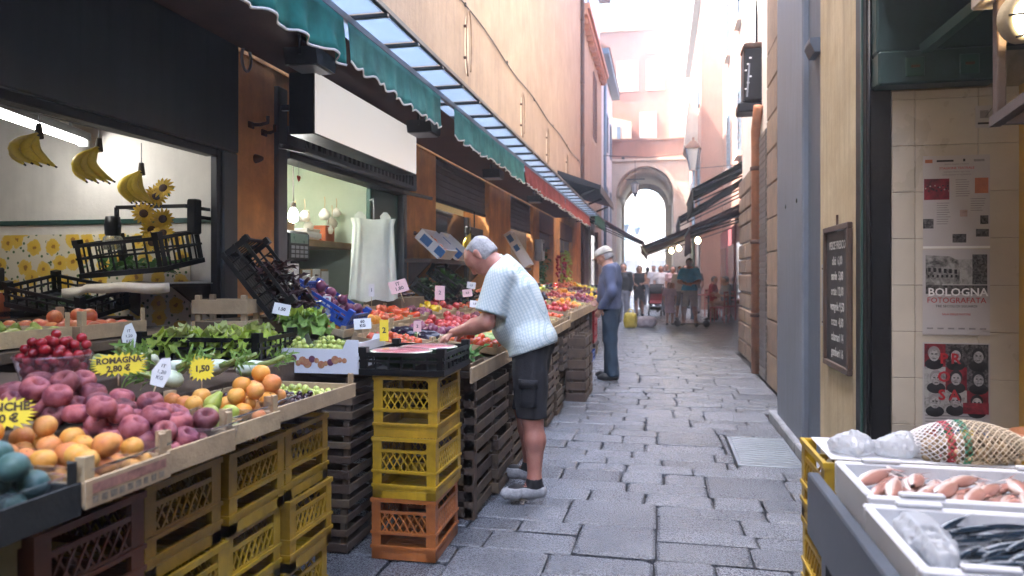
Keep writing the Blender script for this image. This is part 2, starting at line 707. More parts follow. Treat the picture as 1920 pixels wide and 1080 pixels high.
# ------------------------------------------------------------------ left building (stall row)
LB = thing('market_building', 'long beige building with orange shop pillars behind the fruit stalls', 'building', (0, 0, 0))
XW = -2.5
mb = MB()
mb.box(XW - .4, XW, -16.0, 23.0, 2.86, 11.2)
mb.build('upper_wall', 'beige_plaster', LB)
MB().box(XW - .55, XW + .35, -16.2, 23.1, 11.2, 11.45).build('eaves', 'dark_wood', LB)
pill = [(-16.0, -.6), (3.862, 4.31), (6.79, 7.78), (10.37, 11.92), (14.16, 14.87), (16.95, 18.0), (20.7, 23.0)]
for (a, b) in pill:
    MB().box(XW - .4, XW + .004, a, b, 0, 2.859, bev=.01).build('pillar', 'orange_plaster', LB)
MB().box(XW - .4, XW - .012, 14.87, 16.95, 2.29, 2.858).build('lintel', 'pink_plaster', LB)
MB().box(XW - .4, XW - .012, 18.0, 20.7, 2.29, 2.858).build('lintel', 'pink_plaster', LB)
MB().box(XW - .4, XW - .015, 4.31, 6.79, 2.36, 2.858).build('lintel', 'orange_plaster', LB)
# orange band under the canopy
MB().box(XW + .004, XW + .012, 3.865, 23.0, 2.70, 3.0).build('band', 'orange_plaster', LB)
# closed shutters (slats are ribs of one rolled curtain)
def shutter(y0, y1, z0, z1, parent, x=XW - .06, m='shutter_metal', pitch=.075):
    o = MB().box(x - .03, x - .02, y0, y1, z0, z1).build('roller_shutter', m, parent)
    z = z0
    while z < z1 - .01:
        MB().box(x - .019, x, y0 + .002, y1 - .002, z + .004, min(z + pitch - .004, z1), bev=.006).build('slat', m, o)
        z += pitch
    MB().box(x - .03, x + .012, y0, y1, z0 - .045, z0 - .003, bev=.005).build('bottom_rail', 'black_metal', o)
    return o
shutter(7.785, 10.365, 2.25, 2.858, LB)
shutter(11.925, 14.155, 2.21, 2.858, LB)
shutter(14.88, 16.94, 2.0, 2.285, LB, XW - .1)
shutter(18.01, 20.69, 2.0, 2.285, LB, XW - .1)
# rooms behind the openings: back walls, ceilings, side walls
def room(y0, y1, depth, m, zc=2.6, flo=0.0):
    w = .08
    o = MB().box(XW - depth - w, XW - depth, y0 - .1, y1 + .1, 0, zc).build('room_back_wall', m, LB)
    MB().box(XW - depth + .001, XW - .401, y0 - .12, y0 - .001, 0, zc - .001).build('room_side_wall', m, LB)
    MB().box(XW - depth + .001, XW - .401, y1 + .001, y1 + .12, 0, zc - .001).build('room_side_wall', m, LB)
    MB().box(XW - depth - w, XW - .402, y0 - .1, y1 + .1, zc + .001, zc + .08).build('room_ceiling', 'white_plaster', LB)
pm('greenish_wall', (.44, .52, .42), .7, .12, 3, bump=.1)
pm('warm_wall', (.70, .58, .36), .8, .15, 3, bump=.1)
room(4.42, 6.79, 1.5, 'greenish_wall')
room(7.78, 10.37, 1.6, 'warm_wall')
room(14.87, 16.95, 1.2, 'warm_wall')
room(18.0, 20.7, 1.2, 'warm_wall')
MB().box(XW - .2, XW - .14, 11.93, 14.15, 0, 2.2).build('closed_door', 'cream_plaster', LB)
# window 2 frame: grey posts and head box, low sill wall, green door leaf
MB().box(XW - .2, XW + .03, 4.313, 4.43, 0, 2.6, bev=.006).build('window_post', 'grey_metal', LB)
MB().box(XW - .12, XW + .02, 6.70, 6.787, .0, 2.36, bev=.006).build('window_post', 'grey_metal', LB)
hb = MB().box(XW - .12, XW + .10, 4.432, 6.86, 2.19, 2.36, bev=.01).build('shutter_box', 'grey_metal', LB)
for i in range(26):
    MB().box(XW + .1005, XW + .106, 4.55 + i * .086, 4.59 + i * .086, 2.23, 2.32, bev=.002).build('vent_slot', 'black_metal', hb)
MB().box(XW - .10, XW + .05, 4.434, 6.69, 2.135, 2.185, bev=.006).build('window_head', 'black_metal', LB)
MB().box(XW - .3, XW - .01, 4.432, 6.69, 0, .92).build('counter_wall', 'dark_wood', LB)
pm('green_paint', (.012, .062, .045), .45, .25, 5, bump=.1)
MB().box(XW - .09, XW - .04, 6.02, 6.69, .925, 2.13, bev=.01).build('green_door_leaf', 'green_paint', LB)
MB().box(XW - .085, XW - .045, 4.44, 6.01, .93, 1.10, bev=.01).build('green_sill_board', 'green_paint', LB)
MB().bar((XW + .03, 6.60, 2.16), (XW + .20, 7.02, 2.13), .03).build('awning_bracket', 'grey_metal', LB)
MB().bar((XW + .04, 4.30, 2.20), (XW + .16, 4.42, 2.18), .03).build('awning_bracket', 'grey_metal', LB)

# glazed openings
MB().box(XW - .33, XW - .325, 7.79, 10.36, .9, 2.2).build('glass_pane', 'window_glass', LB)
MB().box(XW - .3, XW - .02, 7.785, 10.365, 0, .9).build('counter_wall', 'dark_wood', LB)
MB().box(XW - .36, XW - .30, 10.23, 10.36, .9, 2.2).build('window_post', 'grey_metal', LB)

# ---- shop 1 (open kiosk)
s1 = MB()
s1.box(-5.4, XW - .01, 3.80, 3.92, 0, 2.75)
s1.build('side_wall', 'white_plaster', LB)
MB().box(-5.5, -5.4, -.7, 3.92, 0, 2.75).build('room_back_wall', 'white_plaster', LB)
MB().box(-5.5, XW - .01, -.72, -.6, 0, 2.75).build('side_wall', 'white_plaster', LB)
MB().box(-5.5, XW - .03, -.72, 3.93, 2.752, 2.85).build('room_ceiling', 'white_plaster', LB)
MB().box(XW - .03, XW + .03, -.6, 3.860, 2.075, 2.86, bev=.008).build('folded_shutter_panel', 'panel_grey', LB)
MB().box(XW - .03, XW + .025, 3.715, 3.859, 0, 2.073, bev=.008).build('jamb', 'panel_grey', LB)
MB().box(XW - .035, XW + .008, 3.675, 3.713, 0, 2.073, bev=.004).build('frame_post', 'black_metal', LB)
MB().box(XW - .06, XW + .008, -.6, 3.673, 2.03, 2.073, bev=.004).build('frame_head', 'black_metal', LB)
MB().box(-5.395, -2.53, 3.785, 3.799, 1.66, 1.69, bev=.003).build('rail', 'green_paint', LB)
# sunflower wallpaper below the rail
def wallpaper():
    m, t, b = base('sunflower_paper')
    co = nd(t, 'ShaderNodeTexCoord').outputs['Object']
    sx_ = nd(t, 'ShaderNodeSeparateXYZ')
    t.links.new(co, sx_.inputs[0])
    mp = nd(t, 'ShaderNodeCombineXYZ')
    t.links.new(sx_.outputs[0], mp.inputs[0])
    t.links.new(sx_.outputs[2], mp.inputs[1])
    vo = nd(t, 'ShaderNodeTexVoronoi', voronoi_dimensions='2D')
    vo.inputs['Scale'].default_value = 8.0
    vo.inputs['Randomness'].default_value = .75
    t.links.new(mp.outputs[0], vo.inputs['Vector'])
    wob = noise(t, 38, 2, .5, mp.outputs[0])
    ad = nd(t, 'ShaderNodeMath', operation='MULTIPLY_ADD')
    t.links.new(wob, ad.inputs[0])
    ad.inputs[1].default_value = .34
    t.links.new(vo.outputs['Distance'], ad.inputs[2])
    c = ramp(t, ad.outputs[0], [(.0, (.22, .10, .02)), (.26, (.36, .17, .02)), (.29, (.72, .45, .03)), (.56, (.74, .52, .08)), (.59, (.70, .64, .50))])
    v2 = nd(t, 'ShaderNodeTexVoronoi', voronoi_dimensions='2D')
    v2.inputs['Scale'].default_value = 19
    t.links.new(mp.outputs[0], v2.inputs['Vector'])
    leaf = ramp(t, v2.outputs['Distance'], [(.13, (1,) * 3), (.2, (0,) * 3)])
    far_ = ramp(t, ad.outputs[0], [(.60, (0,) * 3), (.64, (1,) * 3)])
    f = nd(t, 'ShaderNodeMath', operation='MULTIPLY')
    t.links.new(leaf, f.inputs[0])
    t.links.new(far_, f.inputs[1])
    c = mix(t, f.outputs[0], c, (.06, .13, .03))
    t.links.new(c, b.inputs['Base Color'])
    b.inputs['Roughness'].default_value = .6
wallpaper()
MB().box(-5.39, -2.75, 3.786, 3.797, .3, 1.60).build('sunflower_wallpaper', 'sunflower_paper', LB)

# street canopy: glass panes on ribs, with fabric valances
pm('canopy_metal', (.05, .06, .065), .4, .2, 6, metal=.4)
clear('canopy_glass', tint=(.86, .93, .98), gloss=.2, rough=.2, haze=.45, hazecol=(.62, .74, .84))
gc = thing('glass_canopy', 'long ribbed glass canopy with grey frame above the fruit stalls', 'canopy', (0, 0, 0))
y = .65
while y < 17:
    MB().box(-2.45, -1.47, y + .02, y + .48, 2.765, 2.773).build('glass_pane', 'canopy_glass', gc)
    MB().box(-2.49, -1.44, y - .014, y + .014, 2.742, 2.764, bev=.003).build('rib', 'canopy_metal', gc)
    y += .5
MB().box(-1.467, -1.44, .4, 17.1, 2.766, 2.80, bev=.004).build('edge_rail', 'canopy_metal', gc)
MB().box(-1.66, -1.63, .4, 17.1, 2.700, 2.741, bev=.004).build('valance_rail', 'zinc', gc)
def roof_cloth(y0, y1):
    MB().box(-2.47, -1.78, y0, y1, 2.712, 2.72).build('cloth_lining', 'lining', gc)
pm('lining', (.10, .05, .035), .9, .3, 4, bump=.2)
roof_cloth(.4, 17.0)

def valance(name, label, y0, y1, m, x=-1.645, z1=2.70, drop=.215, scal=.13, wave=.012, seed=1):
    r_ = random.Random(seed)
    n = int((y1 - y0) / .018)
    rows_ = []
    ph = r_.uniform(0, 6)
    for k in range(7):
        f = k / 6
        row = []
        for i in range(n + 1):
            yy = y0 + (y1 - y0) * i / n
            wv = (math.sin(yy * 23 + ph) + .6 * math.sin(yy * 41 + ph * 2 + f) + .5 * math.sin(yy * 9.3 + f * 2)) * wave * f
            zb = drop + .022 * abs(math.sin(math.pi * (yy - y0) / scal)) + .012 * math.sin(yy * 3.1 + ph) * f
            row.append((x + .01 + wv + .015 * f, yy, z1 - f * zb))
        rows_.append(row)
    b_ = MB().grid(rows_)
    o = b_.build('valance_cloth', m)
    md = o.modifiers.new('s', 'SOLIDIFY')
    md.thickness = .003
    root = thing(name, label, 'awning', (0, 0, 0), 0, 'fabric valances under the glass canopy')
    o.parent = root
    e = MB().grid([[(p[0], p[1], p[2] - .011) for p in rows_[-1]], [(p[0] + .004, p[1], p[2] + .001) for p in rows_[-1]]]).build('white_hem', 'paper', root)
    md = e.modifiers.new('s', 'SOLIDIFY')
    md.thickness = .004
    return root
pm('teal_cloth', (.04, .36, .32), .85, .3, 5, bump=.25, bscale=300, trans=.35, streak=.3)
pm('teal_cloth_faded', (.17, .52, .45), .85, .3, 5, bump=.25, bscale=300, trans=.4, streak=.35)
pm('red_cloth', (.62, .13, .11), .85, .3, 5, bump=.25, bscale=300, trans=.35, streak=.3)
valance('valance', 'dark teal scalloped valance nearest the camera, over the banana kiosk', .6, 3.50, 'teal_cloth', wave=.02, scal=.3, drop=.235, seed=1)
valance('valance', 'teal scalloped valance above the white signboard', 3.56, 5.20, 'teal_cloth_faded', seed=2, scal=.15)
valance('valance', 'pale teal zigzag valance over the grey shutters, beyond the signboard', 5.57, 8.60, 'teal_cloth_faded', seed=3, scal=.2)
valance('valance', 'faded red valance at the far end of the glass canopy', 8.66, 12.4, 'red_cloth', seed=4, wave=.02)
valance('valance', 'short red valance hanging past the last orange pillars', 12.5, 16.8, 'red_cloth', seed=5, wave=.025)

# floodlights under the canopy
fl0 = None
for i, (x, y, z, lab) in enumerate(((-2.0, 3.85, 2.60, 'black floodlight under the canopy above the end of the white signboard'),
                                (-1.85, 5.45, 2.52, 'black floodlight under the canopy by the second orange pillar'),
                                (-1.9, 8.1, 2.52, 'black floodlight under the canopy near the grey shutter'),
                                (-1.9, 10.9, 2.52, 'black floodlight under the canopy between the two grey shutters'))):
    if fl0 is None:
        fl0 = thing('floodlight', lab, 'lamp', (x, y, z), 0, 'floodlights under the canopy')
        MB().prism([(-.11, -.05), (.11, -.05), (.14, .04), (-.14, .04)], 0, -.1, .1).build('housing', 'black_metal', fl0)
        MB().box(-.085, .085, -.10, .10, -.058, -.051, bev=.002).build('lens', 'zinc', fl0)
        mb = MB().bar((0, -.13, .0), (0, -.13, .09), .015)
        mb.bar((0, .13, 0), (0, .13, .09), .015)
        mb.bar((0, -.137, .097), (0, .137, .097), .02)
        mb.bar((0, 0, .10), (0, 0, 2.705 - z), .02)
        mb.build('bracket', 'black_metal', fl0)
    else:
        o = copy_tree(fl0)
        o.location = (x, y, z)
        o['label'] = lab

# wall loops and cable on the upper wall
pm('old_rope', (.34, .22, .13), .8, .35, 9, bump=.3)
pm('patch_paint', (.72, .58, .42), .9, .15, 4, bump=.2)
for i, (y, z0, z1, lab) in enumerate(((9.1, 3.92, 4.83, 'nearest of the tall oval cable loops on the beige wall'), (12.92, 3.84, 4.69, 'second tall oval cable loop along the beige wall'),
                                 (15.9, 3.79, 4.64, 'third tall oval cable loop along the beige wall'), (19.3, 3.79, 4.61, 'farthest oval cable loop on the beige wall, before the downpipe'))):
    t = thing('cable_loop', lab, 'cable loop', (XW, y, (z0 + z1) / 2), 0, 'oval cable loops on the beige wall')
    H_ = (z1 - z0) / 2
    pts = [(.035, -.13 * math.cos(a) * 1.0, H_ * math.sin(a)) for a in [math.pi * 2 * k / 28 - 1.2 for k in range(24)]]
    MB().tube(pts, .011).build('cable', 'old_rope', t)
    MB().lathe([(.0, .004), (.085, .003), (.1, .0)], 20, M=Matrix.Rotation(R(90), 4, 'Y') @ Matrix.Scale(.85 * H_ / .1, 4, (1, 0, 0))).build('patch', 'patch_paint', t)
    for s_ in (-1, 1):
        MB().box(0, .04, -.15, -.11, s_ * H_ * .45 - .015, s_ * H_ * .45 + .015, bev=.004).build('clip', 'rust', t)
t = thing('wall_cable', 'thin dark cable running along the beige upper wall', 'cable', (0, 0, 0))
MB().tube([(XW + .02, y, 4.86 - .03 * math.sin((y + 1) * 1.57)) for y in [k * .5 - 2 for k in range(50)]], .009, 5).build('cable', 'black_metal', t)
for k in range(9):
    MB().box(XW, XW + .022, 1.2 + k * 2.6, 1.235 + k * 2.6, 4.855, 4.90).build('clip', 'black_metal', t)
t = thing('downpipe', 'brown rainwater downpipe at the end of the beige wall', 'downpipe', (XW + .07, 22.85, 0))
MB().tube([(0, 0, 0), (0, 0, 10.6)], .06, 10).build('pipe', 'rust', t)
for k in range(5):
    MB().lathe([(.062, -.03), (.075, -.02), (.075, .02), (.062, .03)], 10, M=Matrix.Translation((0, 0, 1.5 + 2 * k))).build('collar', 'rust', t)

# pillar hooks and ring
for (yy, zz, l_, lab) in ((4.02, 2.28, .12, 'rusty iron hook high on the first orange pillar'), (4.17, 2.26, .08, 'smaller rusty hook beside it on the first orange pillar'),
                          (7.05, 1.78, .07, 'rusty hook on the second orange pillar, nearer the window'), (7.50, 1.76, .07, 'rusty hook on the second orange pillar, farther along')):
    t = thing('pillar_hook', lab, 'hook', (XW + .004, yy, zz), 0, 'rusty hooks on the orange pillars')
    MB().box(0, .012, -.03, .03, -.02, .02, bev=.003).build('plate', 'rust', t)
    MB().tube([(.01, 0, 0), (l_ * .6, 0, 0), (l_, 0, .01), (l_, 0, .05)], .011, 6).build('prong', 'rust', t)
t = thing('pillar_bolt', 'dark iron bolt with a long stain on the first orange pillar', 'bolt', (XW + .004, 4.08, 2.08))
MB().lathe([(.03, 0), (.025, .02), (.012, .05), (0, .055)], 10, M=Matrix.Rotation(R(90), 4, 'Y')).build('bolt_head', 'rust', t)
t = thing('wall_ring', 'small pale ring fixed at the top corner of the grey panel', 'ring', (XW + .04, 3.92, 2.66))
MB().tube([(0, .05 * math.cos(a), .075 * math.sin(a)) for a in [2 * math.pi * k / 16 for k in range(17)]], .009, 6).build('ring', 'zinc', t)
MB().bar((-.04, 0, .075), (.0, 0, .075), .014).build('staple', 'zinc', t)

# ------------------------------------------------------------------ signboard (blank white box)
t = thing('signboard', 'blank white shop signboard box above the serving window', 'signboard', (0, 0, 0))
MB().box(-2.17, -2.005, 3.90, 5.69, 2.185, 2.555, bev=.006).build('housing', 'black_metal', t)
emit('sign_white_glow', (.80, .74, .70), .032)  # faint emission added so the white face reads bright under the canopy
MB().box(-2.004, -1.995, 3.905, 5.685, 2.19, 2.55, bev=.003).build('face_panel', 'sign_white_glow', t)
for y in (4.2, 5.4):
    MB().bar((-2.38, y, 2.42), (-2.171, y, 2.42), .035).build('bracket', 'black_metal', t)

# ------------------------------------------------------------------ far left buildings
pm('cornice_orange', (.46, .20, .10), .85, .25, 4, bump=.2)
pm('shutter_brown', (.20, .105, .085), .7, .25, 4, bump=.1)
pm('pale_blue_wall', (.50, .55, .62), .9, .15, 2, bump=.2, streak=.3)
pm('shutter_blue', (.10, .16, .22), .6, .2, 4, bump=.1)
pm('shutter_pale', (.27, .32, .33), .6, .12, 4, bump=.1)
pm('roof_tile', (.30, .15, .09), .85, .3, 5, bump=.4, bscale=25)
pm('glass_dark', (.03, .035, .045), .12, .2, 3, bump=0)

def louvre(parent, p0, ux, w, h, m, depth=.05, n=10, name='window_shutter'):
    """a louvred shutter standing against a wall; p0 lower corner, ux unit vector along the wall, outward = left normal"""
    ux = Vector(ux)
    nrm = Vector((-ux.y, ux.x, 0))
    M = Matrix((ux, nrm, Vector((0, 0, 1)))).transposed().to_4x4()
    M.translation = Vector(p0)
    f = MB()
    f.box(0, .06, 0, depth, 0, h, M=M)
    f.box(w - .06, w, 0, depth, 0, h, M=M)
    f.box(.06, w - .06, 0, depth, 0, .07, M=M)
    f.box(.06, w - .06, 0, depth, h - .07, h, M=M)
    o = f.build(name, m, parent)
    for i in range(n):
        z = .08 + (h - .16) * i / n
        q = M @ Matrix.Translation((0, depth * .5, z + .02)) @ Matrix.Rotation(R(35), 4, 'X')
        MB().box(.061, w - .061, -depth * .4, depth * .4, 0, .012, M=q).build('slat', m, o)
    return o

B2 = thing('pink_beige_house', 'pink-beige house with an orange cornice beyond the downpipe', 'building', (0, 0, 0))
MB().box(-6.5, -2.52, 23.02, 31.5, 0, 9.75).build('wall', 'pink_beige' if 'pink_beige' in MATS else 'beige_plaster', B2)
mb = MB()
mb.box(-6.7, -2.30, 23.05, 31.6, 9.752, 9.95)
mb.box(-6.7, -2.22, 23.05, 31.65, 9.951, 10.12)
mb.build('cornice', 'cornice_orange', B2)
for i in range(14):
    MB().box(-2.515, -2.33, 23.3 + i * .6, 23.42 + i * .6, 9.56, 9.75).build('bracket', 'cornice_orange', B2)
louvre(B2, (-2.515, 28.6, 6.6), (0, -1, 0), 1.3, 2.5, 'shutter_brown', n=16)
louvre(B2, (-2.515, 28.6, 11.0), (0, -1, 0), .001 + 1.2, .3, 'shutter_brown', n=1) if False else None
MB().box(-2.53, -2.515, 27.2, 28.7, 6.45, 6.58).build('window_sill', 'cream_plaster', B2)
# ground floor of that house: shopfront with brown pillars and a dark shutter
MB().box(-2.515, -2.42, 23.4, 24.6, 0, 2.9).build('shop_shutter', 'shutter_brown', B2)
MB().box(-2.515, -2.38, 24.7, 25.2, 0, 3.0).build('shop_pillar', 'cream_plaster', B2)
MB().box(-2.515, -2.46, 25.3, 28.0, .2, 2.8).build('shop_window', 'glass_dark', B2)
MB().box(-2.515, -2.38, 28.1, 28.6, 0, 3.0).build('shop_pillar', 'cornice_orange', B2)

B3 = thing('pale_blue_house', 'narrow pale bluish house with a downpipe just before the archway', 'building', (0, 0, 0))
MB().box(-6.5, -2.62, 31.52, 39.9, 0, 11.0).build('wall', 'pale_blue_wall', B3)
MB().box(-6.6, -2.2, 31.4, 40.0, 11.01, 11.25).build('eaves', 'shutter_blue', B3)
MB().prism([(-6.6, 11.26), (-2.15, 11.26), (-4.4, 12.6)], 1, 31.4, 40.0).build('roof', 'roof_tile', B3)
MB().tube([(-2.55, 34, 0), (-2.55, 34, 10.9)], .07, 8).build('downpipe', 'shutter_blue', B3)
for y in (35.5, 38):
    louvre(B3, (-2.615, y + .9, 7.5), (0, -1, 0), .9, 1.8, 'shutter_blue', n=10)
    louvre(B3, (-2.615, y + .9, 3.9), (0, -1, 0), .9, 1.8, 'shutter_blue', n=10)
B4 = thing('upper_storey_house', 'pale house with overhanging eaves rising behind the orange cornice', 'building', (0, 0, 0))
MB().box(-7, -2.9, 24.2, 35.0, 12.7, 14.6).build('wall', 'pale_blue_wall', B4)
MB().box(-7, -2.9, 24.2, 31.4, 10.13, 12.69).build('lower_wall', 'pale_blue_wall', B4)
MB().box(-7.2, -2.35, 24.0, 35.2, 14.61, 14.85).build('eaves', 'dark_wood', B4)
for i in range(13):
    MB().box(-2.9, -2.3, 24.2 + i * .8, 24.32 + i * .8, 14.46, 14.60).build('rafter', 'dark_wood', B4)
for y in (26, 29):
    louvre(B4, (-2.895, y + 1, 11.0), (0, -1, 0), 1.0, 1.6, 'shutter_blue', n=8)
# black canopy and small green awning on the far left shopfront
t = thing('black_canopy', 'flat black canopy projecting over the far left shop', 'canopy', (0, 0, 0))
MB().prism([(-2.51, 3.75), (-1.45, 3.45), (-1.45, 3.55), (-2.51, 3.95)], 1, 17.6, 22.6).build('roof_panel', 'black_metal', t)
MB().box(-1.449, -1.43, 17.6, 22.6, 3.36, 3.56).build('fascia', 'black_metal', t)
for y in (17.8, 20, 22.4):
    MB().bar((-2.49, y, 3.1), (-1.6, y, 3.46), .05).build('strut', 'black_metal', t)
def slope_awning(name, label, y0, y1, xin, zin, xout, zout, m, drop=.22, seed=1, group=None, arms='black_metal'):
    r_ = random.Random(seed)
    t = thing(name, label, 'awning', (0, 0, 0), 0, group)
    n = int((y1 - y0) / .12)
    rows_ = []
    for k in range(7):
        f = k / 6
        rows_.append([(xin + (xout - xin) * f, y0 + (y1 - y0) * i / n, zin + (zout - zin) * f - .10 * math.sin(math.pi * f) * (.5 + .3 * math.sin(i * 1.3))) for i in range(n + 1)])
    for k in (1, 2):
        rows_.append([(xout + .01 * math.sin(i * 2.0) * k, y0 + (y1 - y0) * i / n, zout - drop * k / 2 - (.03 * abs(math.sin(i * .9)) if k == 2 else 0)) for i in range(n + 1)])
    o = MB().grid(rows_).build('awning_cloth', m, t)
    md = o.modifiers.new('s', 'SOLIDIFY')
    md.thickness = .006
    for y in (y0 + .06, (y0 + y1) / 2, y1 - .06):
        MB().bar((xin, y, zin - .35), (xout * .97 + xin * .03, y, zout - .03), .035).build('arm', arms, t)
    MB().bar((xout, y0, zout - .012), (xout, y1, zout - .012), .04).build('front_bar', arms, t)
    return t
pm('green_cloth', (.03, .16, .11), .85, .3, 5, bump=.2, bscale=300, trans=.3)
pm('brown_cloth', (.075, .022, .018), .85, .3, 4, bump=.2, bscale=200, trans=.15)
pm('dark_green_cloth', (.012, .026, .022), .85, .3, 4, bump=.2, bscale=200, trans=.1)
pm('maroon_cloth', (.16, .045, .04), .85, .3, 4, bump=.2, bscale=200, trans=.3)
slope_awning('awning', 'small green awning under the black canopy', 18.2, 21.5, -2.49, 3.3, -1.62, 2.95, 'green_cloth', .3, 2)
slope_awning('awning', 'maroon sloping awning on the far left shop', 22.8, 28.2, -2.49, 3.6, -.55, 2.42, 'maroon_cloth', .16, 3)

# ------------------------------------------------------------------ archway and pink house closing the street
AW = thing('archway_house', 'pink house over a tall archway closing the street', 'building', (0, 0, 0))
YA = 40.0
def arch_wall(y0, y1, xl, xr, zt, cx, r, zs, m, name):
    """wall with a round arch opening: springing zs, radius r"""
    mb = MB()
    N = 20
    mb.box(xl, cx - r, y0, y1, 0, zs)
    mb.box(cx + r, xr, y0, y1, 0, zs)
    pts = [(cx - r * math.cos(math.pi * k / N), zs + r * math.sin(math.pi * k / N)) for k in range(N + 1)]
    for k in range(N):
        a, b = pts[k], pts[k + 1]
        xa = xl if k == 0 else a[0]
        xb = xr if k == N - 1 else b[0]
        q = [(a[0], a[1]), (b[0], b[1]), (xb, zt), (xa, zt)]
        if k == 0:
            q = [(xl, zs), (a[0], a[1]), (b[0], b[1]), (b[0], zt), (xl, zt)]
        if k == N - 1:
            q = [(a[0], a[1]), (b[0], b[1]), (xr, zs), (xr, zt), (a[0], zt)]
        mb.prism(q, 1, y0, y1)
    return mb.build(name, m, AW)
acx, ar, azs = -.85, 1.55, 5.75
arch_wall(YA, YA + .5, -6, 2.4, 7.62, acx, ar, azs, 'cream_plaster', 'arch_wall')
MB().box(-6, 2.4, YA - .12, YA + .45, 7.621, 7.75).build('string_course', 'cream_plaster', AW)
MB().box(-6, 2.4, YA + .02, YA + .5, 7.751, 8.75).build('parapet_wall', 'pink_plaster', AW)
MB().box(-6, 2.4, YA - .06, YA + .5, 8.751, 8.87).build('string_course', 'pink_plaster', AW)
MB().box(-6, .55, YA + 1.5, YA + 6, 8.871, 15.3).build('upper_wall', 'rose_plaster', AW)
MB().box(.551, 2.4, YA + .6, YA + 6, 8.871, 14.7).build('side_wall', 'white_plaster', AW)
MB().box(-6.2, .7, YA + 1.2, YA + 6, 15.301, 15.45).build('eaves', 'cream_plaster', AW)
# vault and second arch
mb = MB()
N = 18
pts = [(acx - ar * 1.0 * math.cos(math.pi * k / N), azs + ar * math.sin(math.pi * k / N)) for k in range(N + 1)]
mb.grid([[(p[0], YA + .5, p[1]) for p in pts], [(p[0], YA + 6, p[1]) for p in pts]])
vm = mb.build('vault', 'ochre_plaster', AW)
vm.modifiers.new('s', 'SOLIDIFY').thickness = .2
MB().box(acx - ar - .3, acx - ar - .002, YA + .5, YA + 6, 0, azs).build('passage_wall', 'ochre_plaster', AW)
MB().box(acx + ar + .002, acx + ar + .3, YA + .5, YA + 6, 0, azs).build('passage_wall', 'ochre_plaster', AW)
arch_wall(YA + 6.01, YA + 6.4, -6, 2.4, 8.86, acx - .12, 1.28, azs - .25, 'ochre_plaster', 'inner_arch_wall')
# archivolt ring
mb = MB()
for k in range(N):
    a0, a1 = math.pi * k / N, math.pi * (k + 1) / N
    q = [(acx - rr * math.cos(aa), azs + rr * math.sin(aa)) for rr, aa in ((ar + .02, a0), (ar + .22, a0), (ar + .22, a1), (ar + .02, a1))]
    MB().prism(q, 1, YA - .07, YA - .001).build('arch_stone', 'cream_plaster', AW)
# windows of the pink house
def far_window(parent, cx, y, z, w, h, m):
    f = MB()
    f.box(cx - w / 2 - .12, cx + w / 2 + .12, y - .06, y - .001, z - .15, z - .02)
    f.box(cx - w / 2 - .1, cx - w / 2, y - .05, y - .001, z - .02, z + h)
    f.box(cx + w / 2, cx + w / 2 + .1, y - .05, y - .001, z - .02, z + h)
    f.box(cx - w / 2 - .1, cx + w / 2 + .1, y - .05, y - .001, z + h, z + h + .1)
    o = f.build('window', 'cream_plaster', parent)
    for sg in (0, 1):
        x0 = cx - w / 2 + sg * w / 2
        s_ = MB().box(x0 + .01, x0 + w / 2 - .01, y - .04, y - .002, z, z + h).build('shutter', m, o)
for (cx, z, w, h, m) in ((-1.85, 12.0, 1.0, 1.5, 'shutter_pale'), (-.28, 12.0, .8, 1.5, 'shutter_pale'), (-.35, 14.1, .5, .65, 'shutter_blue')):
    if w > .2:
        far_window(AW, cx, YA + 1.5, z, w, h, m)
MB().box(-1.15, -.2, YA + 1.42, YA + 1.498, 8.88, 10.6).build('window_panel', 'shutter_pale', AW)
# small lean-to between parapet and house
mb = MB().prism([(-2.9, 8.88), (-1.6, 8.88), (-1.6, 9.95), (-2.9, 10.3)], 1, YA + .7, YA + 1.45)
mb.build('lean_to', 'cream_plaster', AW)
MB().box(-2.4, -2.2, YA + .68, YA + .70, 9.0, 9.7).build('lean_to_window', 'shutter_blue', AW)
# beyond the arch: sunlit square with pale fronts
SQ = thing('sunlit_facade', 'pale sunlit house front seen through the archway', 'building', (0, 0, 0))
MB().box(-16, 16, 70, 74, 0, 9).build('wall', 'cream_plaster', SQ)
for i in range(7):
    far_window(SQ, -9 + i * 3, 70, 3.6, 1.2, 2, 'shutter_pale')
    MB().box(-9.9 + i * 3, -8.1 + i * 3, 69.9, 69.99, .1, 2.8).build('shop_door', 'glass_dark', SQ)
# hanging iron cross lantern in the arch and the square's lantern
def hanging_lantern(label, x, y, z, ztop, sc):
    t = thing('hanging_lantern', label, 'lantern', (x, y, z))
    mb = MB().bar((0, 0, .45 * sc), (0, 0, ztop - z), .03)
    mb.build('rod', 'black_metal', t)
    MB().bar((-.55 * sc, 0, .55 * sc), (.55 * sc, 0, .55 * sc), .06).build('cross_arm', 'black_metal', t)
    MB().lathe([(.05, .45), (.28, .32), (.30, .28)], 6, M=Matrix.Scale(sc, 4)).build('cap', 'black_metal', t)
    MB().lathe([(.24, .28), (.15, -.25), (.03, -.3)], 6, M=Matrix.Scale(sc, 4)).build('glass', 'lamp_glass', t)
    for k in range(6):
        a = math.pi * k / 3
        MB().bar((.25 * sc * math.cos(a), .25 * sc * math.sin(a), .28 * sc), (.155 * sc * math.cos(a), .155 * sc * math.sin(a), -.26 * sc), .025).build('glazing_bar', 'black_metal', t)
    MB().lathe([(.16, -.25), (.05, -.45), (0, -.6)], 6, M=Matrix.Scale(sc, 4)).build('finial', 'black_metal', t)
    return t
pm('lamp_glass', (.75, .78, .76), .2, .05, 5, bump=0, trans=.4)
hanging_lantern('iron lantern with a cross arm hanging in the archway', -1.35, YA - .3, 6.05, 7.6, .95)
t = thing('square_lamp', 'small blue-grey street lamp standing beyond the archway', 'street lamp', (-2.6, 54, 0))
